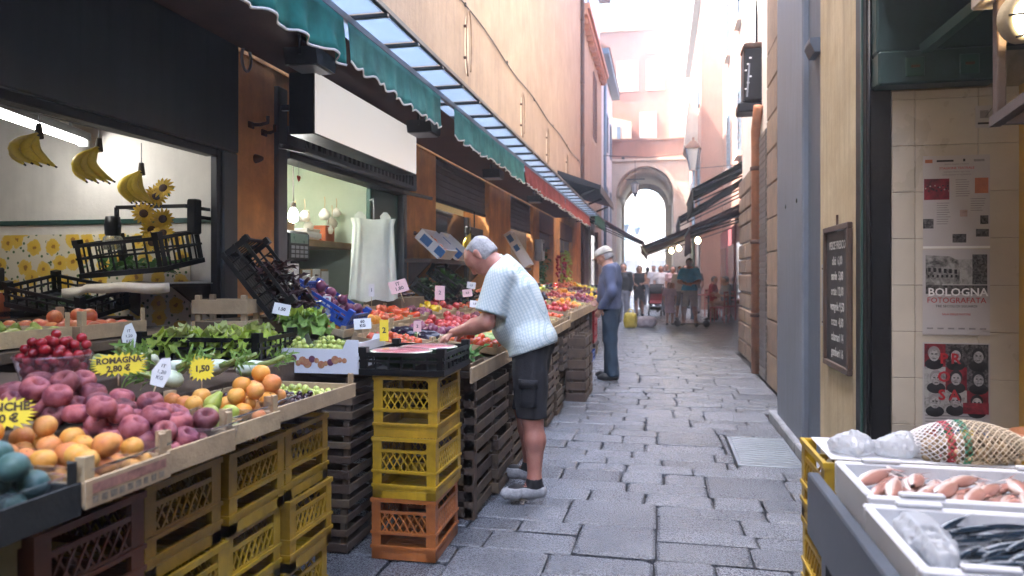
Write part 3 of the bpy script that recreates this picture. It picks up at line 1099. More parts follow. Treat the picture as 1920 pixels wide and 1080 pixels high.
MB().tube([(0, 0, 0), (0, 0, 4.4)], .07, 8).build('post', 'shutter_blue', t)
MB().lathe([(.12, 4.4), (.35, 5.0), (.38, 5.05), (.1, 5.3), (0, 5.4)], 6).build('lantern', 'shutter_blue', t)
MB().bar((-.5, 0, 4.3), (.9, 0, 4.3), .06).build('arm', 'shutter_blue', t)
for s_ in (.9,):
    MB().lathe([(.1, 4.35), (.28, 4.8), (.3, 4.85), (.1, 5.05)], 6, M=Matrix.Translation((s_, 0, 0))).build('lantern', 'shutter_blue', t)

# ------------------------------------------------------------------ right-hand buildings
RB = thing('blue_corner_building', 'building with blue-grey painted pilasters on the right of the street', 'building', (0, 0, 0))
MB().box(1.05, 1.6, 5.73, 6.92, 0, 9.9, bev=.012).build('pilaster', 'blue_paint', RB)
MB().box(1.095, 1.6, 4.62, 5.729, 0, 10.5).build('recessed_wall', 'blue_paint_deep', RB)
for (y_, z_) in ((5.95, 1.93), (6.45, 1.93)):
    MB().lathe([(.018, 0), (.018, .006), (0, .008)], 8, M=Matrix.Translation((1.05, y_, z_)) @ Matrix.Rotation(R(-90), 4, 'Y')).build('screw_plug', 'black_metal', RB)
mb = MB()
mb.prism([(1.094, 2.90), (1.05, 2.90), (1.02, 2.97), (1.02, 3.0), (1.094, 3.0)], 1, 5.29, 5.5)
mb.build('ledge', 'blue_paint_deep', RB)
# white edge strip and stone door arch just beyond the pilaster
MB().box(1.10, 1.6, 6.93, 7.16, 0, 10.5).build('corner_strip', 'white_plaster', RB)
mb = MB()
z = 0
RD = thing('stone_arch_house', 'pale house with a narrow stone door arch beyond the blue pilaster', 'building', (0, 0, 0))
MB().box(1.34, 1.8, 7.17, 10.1, 0, 9.8).build('wall', 'white_plaster', RD)
pm('brown_stone', (.24, .165, .11), .85, .3, 4, bump=.4, bscale=40, streak=.4, rnd=.12)
z = 0
while z < 4.0:
    MB().box(1.29, 1.338, 8.5, 9.3, z + .004, z + .40, bev=.012).build('jamb_stone', 'brown_stone', RD)
    z += .405
for k in range(6):
    a0, a1 = math.pi / 12 * k, math.pi / 12 * (k + 1)
    q = [(9.3 - .8 * math.cos(a0), 4.06 + 1.1 * math.sin(a0)), (9.3 - .8 * math.cos(a1), 4.06 + 1.1 * math.sin(a1)), (9.3, 4.06 + 1.1 * math.sin(a1)), (9.3, 4.06 + 1.1 * math.sin(a0))]
    MB().prism(q, 0, 1.295, 1.338).build('arch_stone', 'brown_stone', RD)
shb = MB().box(1.31, 1.338, 9.45, 10.08, 0, 3.2).build('side_shutter', 'shutter_metal', RD)
for k in range(40):
    MB().box(1.298, 1.31, 9.46, 10.07, k * .08 + .006, k * .08 + .072, bev=.004).build('slat', 'shutter_metal', shb)
# brown rusticated corner
RE = thing('rusticated_corner', 'old brown rusticated stone corner under the dark awnings', 'building', (0, 0, 0))
MB().box(1.40, 3.2, 10.11, 13.0, 0, 9.9).build('wall', 'white_plaster', RE)
z, k = 0, 0
while z < 2.9:
    h = (.26, .3, .24)[k % 3]
    off = .55 if k % 2 else .9
    y0 = 10.9
    for (a, b) in ((y0, y0 + off), (y0 + off, 12.1), (12.1, 13.03)):
        MB().box(1.33 + rs.uniform(0, .02), 1.399, a + .008, b - .008, z + .008, z + h - .008, bev=.02).build('rustic_block', 'brown_stone', RE)
    z += h
    k += 1
# pipes and junction box on that corner
t = thing('drainpipe', 'orange-brown copper drainpipe on the right-hand wall', 'drainpipe', (1.28, 10.25, 0))
MB().tube([(0, 0, 0), (0, 0, 3.15), (-.01, -.05, 3.3), (.0, -.25, 3.6)], .062, 10, cap=True).build('pipe', 'copper_pipe', t)
for k in range(3):
    MB().lathe([(.063, -.03), (.078, -.02), (.078, .02), (.063, .03)], 10, M=Matrix.Translation((0, 0, .8 + k))).build('bracket_ring', 'rust', t)
t = thing('conduit', 'thin grey conduit beside the copper drainpipe', 'pipe', (1.33, 10.75, 0))
MB().tube([(0, 0, 0), (0, 0, 5.2)], .035, 8).build('pipe', 'zinc', t)
for k in range(4):
    MB().box(-.045, .03, -.05, .05, .9 + k, .94 + k).build('clamp', 'rust', t)
t = thing('wall_box', 'tall black box sign with straps high on the right-hand wall', 'box sign', (1.22, 10.5, 3.75))
MB().box(-.09, .17, -.2, .2, 0, .72, bev=.02).build('case', 'black_metal', t)
MB().box(-.10, .175, -.21, .21, .721, .80, bev=.02).build('cap', 'rust', t)
MB().box(-.16, .17, -.15, .24, -.14, -.005, bev=.02).build('lower_bracket', 'black_metal', t)
MB().bar((-.05, -.215, .05), (-.02, -.215, .5), .02).build('strap', 'zinc', t)
for k in range(6):
    MB().box(-.08 + .03 * (k % 3), -.05 + .03 * (k % 3), -.208, -.2005, .15 + .085 * k, .17 + .085 * k).build('sticker', 'ink_white', t)
MB().tube([(.1, 0, .8), (.12, .1, 2.0), (.17, .2, 4.0)], .015, 6).build('cable', 'black_metal', t)

# far right: rose house and others set back behind the terrace
RF = thing('rose_house', 'tall rose-red house with blue shutters above the terrace awnings', 'building', (0, 0, 0))
MB().box(2.35, 6, 20.0, 28.5, 0, 14).build('wall', 'rose_plaster', RF)
MB().box(2.1, 6, 20.1, 28.6, 14.01, 14.25).build('eaves', 'dark_wood', RF)
for y in (22.0, 25.5):
    for z in (5.0, 9.0):
        louvre(RF, (2.345, y, z), (0, 1, 0), .8, 1.9, 'shutter_blue', n=12)
        MB().box(2.2, 2.349, y - .1, y + .95, z - .15, z - .02).build('window_sill', 'cream_plaster', RF)
RG = thing('cream_terrace_house', 'bright cream house behind the brown corner, above the terrace', 'building', (0, 0, 0))
MB().box(2.55, 6, 13.05, 19.95, 0, 9.8).build('wall', 'cream_plaster', RG)
MB().box(2.2, 6, 13.05, 19.97, 9.81, 10.0).build('eaves', 'dark_wood', RG)
louvre(RG, (2.545, 15.0, 3.2), (0, 1, 0), 1.6, 1.0, 'shutter_green_pale' if 'shutter_green_pale' in MATS else 'shutter_pale', n=7)
pm('terrace_wall', (.16, .022, .03), .7, .25, 3, bump=.2)
MB().box(2.45, 2.549, 13.06, 19.9, 0, 2.75).build('shop_panel', 'terrace_wall', RG)
for (y0, y1) in ((20.1, 22.6), (22.9, 25.4), (25.7, 28.3)):
    MB().box(2.25, 2.349, y0, y1, 0, 2.9).build('shop_panel', 'terrace_wall', RF)
    MB().box(2.235, 2.249, y0 + .3, y1 - .3, .5, 2.3).build('shop_window', 'glass_dark', RF)
RH = thing('far_right_house', 'narrow pale house leaning over the street beside the archway', 'building', (0, 0, 0))
MB().box(1.55, 6, 28.55, 39.8, 0, 12).build('wall', 'pink_plaster', RH)
MB().prism([(1.0, 6.8), (1.55, 6.2), (1.55, 9.0), (1.2, 9.0)], 1, 31, 33.5).build('oriel', 'cream_plaster', RH)
MB().box(1.3, 6, 28.6, 39.9, 12.01, 12.25).build('eaves', 'dark_wood', RH)
for y in (29.5, 34.5, 37):
    louvre(RH, (1.545, y, 4.2), (0, 1, 0), .9, 1.8, 'shutter_blue', n=10)
    louvre(RH, (1.545, y, 8.2), (0, 1, 0), .9, 1.8, 'shutter_blue', n=10)
    MB().box(1.5, 1.549, y, y + 1.6, .1, 2.7).build('shop_window', 'glass_dark', RH)

# terrace awnings on the right
slope_awning('awning', 'nearest dark brown terrace awning beside the rusticated corner', 13.1, 15.9, 2.4, 3.05, .52, 2.18, 'brown_cloth', .42, 5)
slope_awning('awning', 'black-green awning sloping above the brown terrace awning', 14.2, 17.4, 2.5, 4.15, .62, 3.02, 'dark_green_cloth', .4, 6)
slope_awning('awning', 'second black-green awning farther along the terrace, above the bulbs', 17.6, 21.2, 2.4, 4.0, .45, 2.75, 'dark_green_cloth', .3, 8)
slope_awning('awning', 'long brown awning reaching out over the middle of the far street', 16.2, 24.0, 2.4, 3.25, -.42, 1.98, 'brown_cloth', .12, 7)
# street lantern on a post by the terrace
t = thing('street_lamp', 'tall street lamp with a glass lantern beside the rose house', 'street lamp', (.98, 22.3, 0))
MB().tube([(0, 0, 0), (0, 0, .4), (0, 0, 4.5)], .045, 10, rs=[.09, .06, .04]).build('post', 'shutter_blue', t)
MB().lathe([(.12, 4.5), (.26, 5.15)], 4, M=Matrix.Rotation(R(35), 4, 'Z')).build('lantern_glass', 'lamp_glass', t)
for k in range(4):
    a = math.pi / 2 * k + R(35)
    MB().bar((.125 * math.cos(a), .125 * math.sin(a), 4.5), (.27 * math.cos(a), .27 * math.sin(a), 5.15), .03).build('lantern_bar', 'shutter_blue', t)
MB().lathe([(.31, 5.15), (.30, 5.2), (.12, 5.38), (.05, 5.4), (.04, 5.5), (0, 5.52)], 4, M=Matrix.Rotation(R(35), 4, 'Z')).build('lantern_cap', 'rust', t)
t = thing('span_cable', 'thin cable spanning the far street in front of the archway', 'cable', (0, 0, 0))
MB().tube([(-2.6, 33.5, 6.9), (-.5, 33.5, 6.75), (1.55, 33.5, 6.9)], .018, 5).build('cable', 'black_metal', t)
MB().box(-1.75, -1.62, 33.45, 33.55, 6.70, 6.80).build('clip', 'black_metal', t)
t = thing('lamp_wire', 'taut wire from the street lamp lantern to the terrace house', 'wire', (0, 0, 0))
MB().tube([(.98, 22.3, 4.56), (2.36, 22.3, 4.64)], .012, 5).build('wire', 'black_metal', t)
# warm bulbs under the far awning
emit('warm_bulb', (1, .78, .42), 2.5)
for k, (x, y, z) in enumerate(((.75, 20.5, 2.22), (1.0, 20.0, 2.28), (.55, 22.2, 2.15), (.35, 23.4, 2.12), (.85, 23.0, 2.3))):
    t = thing('hanging_bulb', 'warm glowing bulb strung under the long brown terrace awning', 'lamp', (x, y, z), 0, 'bulbs under the terrace awning')
    MB().lathe([(0, -.10), (.06, -.06), (.075, 0), (.05, .06), (.025, .09)], 10).build('bulb', 'warm_bulb', t)
    MB().lathe([(.028, .09), (.028, .15), (0, .155)], 8).build('socket', 'black_metal', t)
    MB().tube([(0, 0, .15), (0, 0, .42)], .008, 5).build('flex', 'black_metal', t)

# ------------------------------------------------------------------ crates, trays, punnets
_cc = {}
def crate_meshes(w, d, h, m, pitch=.036):
    """plastic lattice crate: w along x, d along y; frame, four lattice panels, base (shared mesh data)"""
    key = (w, d, h, m)
    if key in _cc:
        return _cc[key]
    T = .012
    fr = MB()
    pw = .045
    for sx in (0, 1):
        for sy in (0, 1):
            x0, y0 = (0 if not sx else w - pw), (0 if not sy else d - pw)
            fr.box(x0, x0 + pw, (0 if not sy else d - T), (T if not sy else d), 0, h - .004)
            fr.box((0 if not sx else w - T), (T if not sx else w), y0 + (T if not sy else 0), y0 + pw - (0 if not sy else T), 0, h - .004)
    e = .005
    for z0, z1, ee in ((0, .035, 0), (.052, .066, e), (h * .42, h * .42 + .012, e), (h - .018, h, e)):
        fr.box(-ee, w + ee, -ee, T * .6, z0, z1)
        fr.box(-ee, w + ee, d - T * .6, d + ee, z0, z1)
        fr.box(-ee, T * .6, T * .6, d - T * .6, z0, z1)
        fr.box(w - T * .6, w + ee, T * .6, d - T * .6, z0, z1)
    # mid ribs
    for L, ax in ((w, 0), (d, 1)):
        for z0, z1 in ((.036, .051), (.115, .13), (h * .75, h * .75 + .014)):
            for s_ in (0, 1):
                if ax == 0:
                    y0 = 0 if not s_ else d - T * .7
                    fr.box(pw, w - pw, y0 + .001, y0 + T * .7 - .001, z0, z1)
                else:
                    x0 = 0 if not s_ else w - T * .7
                    fr.box(x0 + .001, x0 + T * .7 - .001, pw, d - pw, z0, z1)
    pans = []
    for L, ax in ((w, 0), (d, 1)):
        for s_ in (0, 1):
            la = MB()
            z0, z1 = .122, h * .75 + .006
            a0, a1 = pw - .004, L - pw + .004
            off = (.006 if not s_ else (d if ax == 0 else w) - .006)
            def pt(a, z, k):
                return (a, off + k, z) if ax == 0 else (off + k, a, z)
            for sg in (1, -1):
                c = a0 - (z1 - z0)
                while c < a1 + (z1 - z0):
                    # line a = c + (z-z0)*sg*.62
                    p = []
                    if sg > 0:
                        za = max(z0, z0 + (a0 - c) / .62)
                        zb = min(z1, z0 + (a1 - c) / .62)
                        if zb - za > .004:
                            p = [(c + (za - z0) * .62, za), (c + (zb - z0) * .62, zb)]
                    else:
                        za = max(z0, z0 + (c - a1) / .62)
                        zb = min(z1, z0 + (c - a0) / .62)
                        if zb - za > .004:
                            p = [(c - (za - z0) * .62, za), (c - (zb - z0) * .62, zb)]
                    if p:
                        la.bar(pt(*p[0], .0015 * sg), pt(*p[1], .0015 * sg), .0065, .005, up=(0, 1, 0) if ax == 0 else (1, 0, 0))
                    c += pitch
            pans.append(la.mesh('lattice', m))
    ba = MB()
    for k in range(7):
        ba.box(T, w - T, T + (d - 2 * T) * k / 7 + .004, T + (d - 2 * T) * (k + 1) / 7 - .004, .004, .012)
    _cc[key] = (fr.mesh('frame', m), pans, ba.mesh('base', m))
    return _cc[key]

def lattice_crate(label, loc, w, d, h, m, rz=0, group=None):
    t = thing('plastic_crate', label, 'crate', loc, rz, group)
    f, p, b = crate_meshes(w, d, h, m)
    link('frame', f, t)
    for q in p:
        link('lattice_panel', q, t)
    link('base', b, t)
    return t

def wood_tray(label, loc, w, d, h, rz=0, group=None, post=.1, m='pale_wood', tilt=(0, 0), name='wooden_tray', cat='tray'):
    """shallow wooden tray: w along x, d along y, origin at front-left lower corner; each board a part"""
    t = thing(name, label, cat, loc, rz, group)
    t.rotation_euler = (tilt[0], tilt[1], rz)
    B = .006
    MB().box(.012, w - .012, .012, d - .012, .004, .010).build('base_board', m, t)
    MB().box(0, B, 0.001, d - .001, .004, h, bev=.0015).build('side_board', m, t)
    MB().box(w - B, w, 0.001, d - .001, .004, h, bev=.0015).build('side_board', m, t)
    MB().box(B + .001, w - B - .001, 0, B, .010, h * .92, bev=.0015).build('end_board', m, t)
    MB().box(B + .001, w - B - .001, d - B, d, .010, h * .92, bev=.0015).build('end_board', m, t)
    pm_ = MB().prism([(0, 0), (.026, 0), (0, .026)], 2, .011, post).mesh('corner_post', [MATS[m]])
    for (x, y, r_) in ((B + .001, B + .001, 0), (w - B - .001, B + .001, 90), (w - B - .001, d - B - .001, 180), (B + .001, d - B - .001, 270)):
        place(link('corner_post', pm_, t), (x, y, 0), (0, 0, R(r_)))
    return t

def slat_crate(label, loc, w, d, h, n=3, rz=0, m='crate_wood', group=None):
    """old slatted wooden crate: slats on four sides, corner posts"""
    t = thing('wooden_crate', label, 'crate', loc, rz, group)
    P = .03
    pm_ = MB().box(0, P, 0, P, 0, h, bev=.003).mesh('corner_post', [MATS[m]])
    for x in (.012, w - P - .012):
        for y in (.012, d - P - .012):
            place(link('corner_post', pm_, t), (x, y, 0))
    sh = h / n
    for k in range(n):
        z0, z1 = k * sh + .004 + rs.uniform(0, .006), (k + 1) * sh - .022 - rs.uniform(0, .008)
        MB().box(.0, w, .0, .0115, z0, z1, bev=.002).build('slat', m, t)
        MB().box(.0, w, d - .0115, d, z0, z1, bev=.002).build('slat', m, t)
        MB().box(.0, .0115, .0125, d - .0125, z0, z1, bev=.002).build('slat', m, t)
        MB().box(w - .0115, w, .0125, d - .0125, z0, z1, bev=.002).build('slat', m, t)
    MB().box(.013, w - .013, .013, d - .013, .001, .012).build('base_board', m, t)
    return t

_bc = {}
def bar_crate(label, loc, w, d, h, m='plastic_black', rz=0, rot=None, group=None, n=7, name='produce_crate'):
    """thin-walled produce crate with barred sides and raised corners"""
    key = (w, d, h, m, n)
    if key not in _bc:
        f = MB()
        T = .009
        for (x0, x1, y0, y1) in ((0, w, 0, T), (0, w, d - T, d), (0, T, T, d - T), (w - T, w, T, d - T)):
            f.box(x0, x1, y0, y1, .0, .028)
            f.box(x0, x1, y0, y1, h * .52, h * .52 + .012)
            f.box(x0, x1, y0, y1, h - .028, h - .008)
        def uprights(L, ax, off):
            for k in range(n + 1):
                a = .02 + (L - .04) * k / n
                ww = .035 if k in (0, n) else .008
                lo_, hi_ = max(T, a - ww / 2), min(L - T, a + ww / 2)
                if ax == 0:
                    f.box(lo_, hi_, off + .001, off + T - .001, .029, h - .009)
                else:
                    f.box(off + .001, off + T - .001, lo_, hi_, .029, h - .009)
        uprights(w, 0, 0); uprights(w, 0, d - T); uprights(d, 1, 0); uprights(d, 1, w - T)
        c = f
        for sx in (0, 1):
            for sy in (0, 1):
                x0, y0 = (-.002 if not sx else w - .038), (-.002 if not sy else d - .038)
                c.box(x0, x0 + .04, y0, y0 + .04, h - .012, h + .016)
        b = MB()
        for k in range(8):
            b.box(T, w - T, T + (d - 2 * T) * k / 8 + .003, T + (d - 2 * T) * (k + 1) / 8 - .003, .003, .010)
        _bc[key] = (f.mesh('side_frame', m), b.mesh('base', m))
    t = thing(name, label, 'crate', loc, rz, group)
    if rot:
        t.rotation_euler = rot
    for nm, q in zip(('side_frame', 'base'), _bc[key]):
        link(nm, q, t)
    return t

def punnet_mesh(w, d, h, m='punnet_plastic'):
    f = MB()
    t_ = .012
    lo_ = [(t_, t_, 0), (w - t_, t_, 0), (w - t_, d - t_, 0), (t_, d - t_, 0)]
    hi_ = [(0, 0, h), (w, 0, h), (w, d, h), (0, d, h)]
    li_ = [(-.006, -.006, h), (w + .006, -.006, h), (w + .006, d + .006, h), (-.006, d + .006, h)]
    l2 = [(p[0], p[1], h - .005) for p in li_]
    vs = lo_ + hi_ + li_ + l2
    fs = [(0, 1, 2, 3)]
    for a in (0, 4, 8):
        fs += [(a + i, a + (i + 1) % 4, a + 4 + (i + 1) % 4, a + 4 + i) for i in range(4)]
    f.add(vs, fs)
    return f.mesh('punnet', m)

# ------------------------------------------------------------------ produce
def ball(prof, n=16, sx=1, sy=1, crease=0.0, m=None, extra=None, name='fruit'):
    mb = MB()
    mb.lathe(prof, n, sx=sx, sy=sy)
    if crease:
        vs = []
        for v in mb.v:
            a = math.atan2(v[1], v[0])
            k = 1 - crease * math.exp(-(a / .22) ** 2)
            vs.append((v[0] * k, v[1] * k, v[2]))
        mb.v = vs
    mats = [m]
    if extra:
        mats.append(extra[1])
        extra[0](mb)
    return mb.mesh(name, mats)

def sph(r, n=9, dim=0.0, zs=1.0):
    """profile of a round fruit with a dimple of depth dim at the top"""
    pr = []
    for k in range(n + 1):
        a = math.pi * k / n
        rr, z = r * math.sin(a), -r * math.cos(a) * zs
        z -= dim * r * math.exp(-(rr / (r * .28)) ** 2) if z > 0 else 0
        pr.append((max(rr, .0003), z))
    return pr

def fruit_mat(name, c1, c2, rough=.45, scale=18, rnd=.12, bloom=None, sss=.0, spec=.4):
    if name in MATS:
        return
    m, t, b = base(name)
    co = nd(t, 'ShaderNodeTexCoord').outputs['Object']
    oi = nd(t, 'ShaderNodeObjectInfo')
    ad = nd(t, 'ShaderNodeVectorMath', operation='ADD')
    t.links.new(co, ad.inputs[0])
    cb = nd(t, 'ShaderNodeCombineXYZ')
    mu = nd(t, 'ShaderNodeMath', operation='MULTIPLY')
    mu.inputs[1].default_value = 37
    t.links.new(oi.outputs['Random'], mu.inputs[0])
    t.links.new(mu.outputs[0], cb.inputs[0])
    t.links.new(mu.outputs[0], cb.inputs[2])
    t.links.new(cb.outputs[0], ad.inputs[1])
    n1 = noise(t, scale, 3, .5, ad.outputs[0])
    c = ramp(t, n1, [(.34, c1), (.66, c2)])
    n2 = noise(t, scale * 9, 2, .5, ad.outputs[0])
    c = mix(t, ramp(t, n2, [(.5, (0,) * 3), (.72, (.3,) * 3)]), c, dark(c1, .6))
    if bloom:
        n3 = noise(t, scale * 2, 3, .6, ad.outputs[0])
        c = mix(t, ramp(t, n3, [(.42, (0,) * 3), (.75, (.55,) * 3)]), c, bloom)
    hs = nd(t, 'ShaderNodeHueSaturation')
    mr = nd(t, 'ShaderNodeMapRange')
    mr.inputs['To Min'].default_value = 1 - rnd * 1.6
    mr.inputs['To Max'].default_value = 1 + rnd
    t.links.new(oi.outputs['Random'], mr.inputs[0])
    t.links.new(mr.outputs[0], hs.inputs['Value'])
    t.links.new(c, hs.inputs['Color'])
    t.links.new(hs.outputs[0], b.inputs['Base Color'])
    b.inputs['Roughness'].default_value = rough
    b.inputs['Specular IOR Level'].default_value = spec
    if sss:
        b.inputs['Subsurface Weight'].default_value = sss
        b.inputs['Subsurface Radius'].default_value = (.008, .004, .002)
    bp = nd(t, 'ShaderNodeBump')
    bp.inputs['Strength'].default_value = .12
    bp.inputs['Distance'].default_value = .004
    t.links.new(n2, bp.inputs['Height'])
    t.links.new(bp.outputs[0], b.inputs['Normal'])

fruit_mat('apricot_skin', (.62, .24, .03), (.66, .34, .07), .55, 14, .1)
fruit_mat('apricot_blush', (.60, .17, .05), (.66, .33, .08), .55, 14, .12)
fruit_mat('peach_skin', (.13, .018, .035), (.46, .12, .10), .62, 24, .35, bloom=(.26, .12, .17))
fruit_mat('plum_blue', (.025, .075, .075), (.06, .12, .085), .5, 16, .2, bloom=(.13, .22, .24))
fruit_mat('pear_skin', (.26, .33, .045), (.36, .38, .075), .45, 18, .12)
fruit_mat('cherry_dark', (.022, .006, .012), (.045, .01, .018), .22, 20, .25)
fruit_mat('cherry_red', (.23, .008, .014), (.33, .016, .022), .25, 20, .2)
fruit_mat('tomato_skin', (.50, .045, .014), (.56, .10, .02), .25, 12, .15)
fruit_mat('orange_skin', (.62, .23, .012), (.66, .28, .02), .45, 14, .1)
fruit_mat('apple_red', (.34, .018, .026), (.45, .05, .04), .3, 16, .2)
fruit_mat('nectarine', (.50, .06, .035), (.62, .22, .06), .4, 16, .2)
fruit_mat('aubergine_skin', (.010, .005, .016), (.02, .008, .026), .2, 10, .2)
fruit_mat('purple_onion', (.14, .02, .055), (.22, .05, .10), .4, 14, .2)
fruit_mat('grape_green', (.38, .44, .09), (.46, .50, .14), .3, 18, .12, sss=.2)
fruit_mat('zucchini_skin', (.16, .26, .06), (.30, .38, .14), .45, 16, .12)
fruit_mat('fennel_white', (.62, .68, .48), (.70, .74, .60), .4, 10, .06)
fruit_mat('pepper_yellow', (.66, .42, .015), (.66, .46, .02), .22, 12, .1)
fruit_mat('banana_skin', (.68, .50, .03), (.74, .58, .07), .45, 12, .1)
fruit_mat('carrot_skin', (.62, .20, .02), (.62, .24, .03), .5, 12, .1)
pm('stem_brown', (.10, .06, .03), .8, .3, 20, bump=.2)
pm('stem_green', (.10, .20, .04), .7, .3, 20, bump=.2)

def stemmer(z, r, h, mi=1):
    return lambda mb: mb.tube([(0, 0, z - .004), (.001, .001, z + h * .5), (.003, .002, z + h)], r, 5, mi)

FR = {}
def defs():
    FR['apricot'] = (.031, [ball(sph(.031, 10, .16, .96), 18, crease=.07, m='apricot_skin', extra=(lambda mb: mb.lathe([(.004, .023), (.0035, .0255), (0, .026)], 6, 1), 'stem_brown'), name='apricot'),
                            ball(sph(.031, 10, .16, 1.0), 18, crease=.07, m='apricot_blush', extra=(lambda mb: mb.lathe([(.004, .024), (.0035, .0265), (0, .027)], 6, 1), 'stem_brown'), name='apricot')])
    FR['flat_peach'] = (.040, [ball([(.0004, -.014), (.012, -.018), (.026, -.020), (.037, -.014), (.041, -.002), (.0385, .010), (.031, .018), (.023, .0215), (.0145, .0175), (.008, .008), (.0004, .002)], 20, crease=.05, m='peach_skin', extra=(stemmer(.003, .003, .006), 'stem_brown'), name='flat_peach')])
    FR['plum'] = (.029, [ball(sph(.029, 10, .1, 1.1), 16, crease=.05, m='plum_blue', name='plum')])
    FR['pear'] = (.032, [ball([(.0004, -.030), (.014, -.030), (.026, -.023), (.032, -.008), (.030, .008), (.022, .024), (.015, .038), (.011, .046), (.006, .050), (.0004, .051)], 16, m='pear_skin', extra=(stemmer(.05, .0017, .02), 'stem_brown'), name='pear')])
    FR['dark_cherry'] = (.0125, [ball(sph(.0125, 8, .15), 12, m='cherry_dark', name='dark_cherry')])
    FR['cherry'] = (.015, [ball(sph(.015, 8, .15), 12, m='cherry_red', name='cherry')])
    FR['tomato'] = (.031, [ball(sph(.031, 10, .14, .85), 16, m='tomato_skin', extra=(lambda mb: [mb.add([(0, 0, .024), (.014 * math.cos(a - .25), .014 * math.sin(a - .25), .026), (.022 * math.cos(a), .022 * math.sin(a), .024), (.014 * math.cos(a + .25), .014 * math.sin(a + .25), .026)], [(0, 1, 2, 3)], 1) for a in (0, 1.26, 2.5, 3.77, 5.0)], 'stem_green'), name='tomato')])
    FR['orange'] = (.037, [ball(sph(.037, 10, .04), 16, m='orange_skin', name='orange')])
    FR['apple'] = (.036, [ball(sph(.036, 10, .25, .92), 16, m='apple_red', extra=(stemmer(.024, .0016, .018), 'stem_brown'), name='apple')])
    FR['nectarine'] = (.034, [ball(sph(.034, 10, .18), 16, crease=.05, m='nectarine', name='nectarine')])
    FR['red_onion'] = (.034, [ball([(.0004, -.026), (.012, -.027), (.027, -.018), (.034, 0), (.028, .016), (.013, .026), (.006, .034), (.004, .045), (.0004, .046)], 14, m='purple_onion', name='red_onion')])
    FR['aubergine'] = (.036, [ball([(.0004, -.075), (.018, -.072), (.033, -.05), (.037, -.02), (.031, .02), (.022, .05), (.013, .062)], 14, m='aubergine_skin', extra=(lambda mb: mb.lathe([(.020, .048), (.016, .064), (.006, .068), (.005, .085), (0, .086)], 8, 1), 'stem_green'), name='aubergine')])
    FR['zucchini'] = (.022, [ball([(.0004, -.085), (.012, -.084), (.021, -.07), (.021, .03), (.017, .07), (.010, .08), (.008, .095), (0, .096)], 10, m='zucchini_skin', name='zucchini')])
    FR['yellow_pepper'] = (.038, [ball([(.0004, -.045), (.018, -.05), (.028, -.04), (.036, .0), (.038, .03), (.03, .045), (.012, .04), (.0004, .036)], 12, m='pepper_yellow', extra=(stemmer(.036, .005, .03), 'stem_green'), name='yellow_pepper')])
    FR['red_pepper'] = (.038, [ball([(.0004, -.045), (.018, -.05), (.028, -.04), (.036, .0), (.038, .03), (.03, .045), (.012, .04), (.0004, .036)], 12, m='tomato_skin', extra=(stemmer(.036, .005, .03), 'stem_green'), name='red_pepper')])
    FR['carrot'] = (.016, [ball([(.0004, -.09), (.005, -.085), (.012, -.03), (.016, .04), (.014, .055), (.005, .058)], 10, m='carrot_skin', name='carrot')])
    FR['radish'] = (.016, [ball(sph(.016, 8, -.1), 10, m='cherry_red', name='radish')])
    FR['grape'] = (.0125, [ball(sph(.0125, 7), 10, m='grape_green', name='grape')])
defs()

def drop_pile(n, r, x0, x1, y0, y1, z0, rnd, mound=.3, zr=1.0, seeds=(), tries=26):
    """rest n balls of radius r on each other inside a box: positions"""
    P = list(seeds)
    out = []
    cx, cy = (x0 + x1) / 2, (y0 + y1) / 2
    hx, hy = max(1e-4, (x1 - x0) / 2 - r), max(1e-4, (y1 - y0) / 2 - r)
    for _ in range(n):
        best = None
        for _t in range(tries):
            x, y = cx + rnd.uniform(-1, 1) * hx, cy + rnd.uniform(-1, 1) * hy
            z = z0 + r * zr
            for (px, py, pz) in P:
                d2 = (x - px) ** 2 + (y - py) ** 2
                if d2 < 4 * r * r * .94:
                    z = max(z, pz + zr * math.sqrt(4 * r * r * .94 - d2))
            pen = z + mound * r * 2 * max(abs(x - cx) / hx, abs(y - cy) / hy)
            if best is None or pen < best[0]:
                best = (pen, x, y, z)
        P.append(best[1:])
        out.append(best[1:])
    return out

def pile(kind, n, box, z0, label, group, rnd, mound=.3, upright=False, zr=1.0, sc=1.0, M=None, cat=None, seeds=()):
    r, ms = FR[kind]
    objs = []
    for p in drop_pile(n, r * sc, *box, z0, rnd, mound, zr, seeds):
        o = link(kind, rnd.choice(ms))
        if upright:
            rot = (rnd.uniform(-.45, .45), rnd.uniform(-.45, .45), rnd.uniform(0, 6.28))
        elif kind in ('aubergine', 'zucchini', 'carrot'):
            rot = (R(90) + rnd.uniform(-.2, .2), rnd.uniform(0, 6), R(rnd.choice((75, 100, 90))) + rnd.uniform(-.3, .3))
        else:
            rot = (rnd.uniform(0, 6.28), rnd.uniform(0, 6.28), rnd.uniform(0, 6.28))
        v = Vector(p)
        if M is not None:
            v = M @ v
        place(o, v, rot, sc * rnd.uniform(.93, 1.07))
        tag(o, label, cat or kind.replace('_', ' '), group)
        objs.append(o)
    return objs

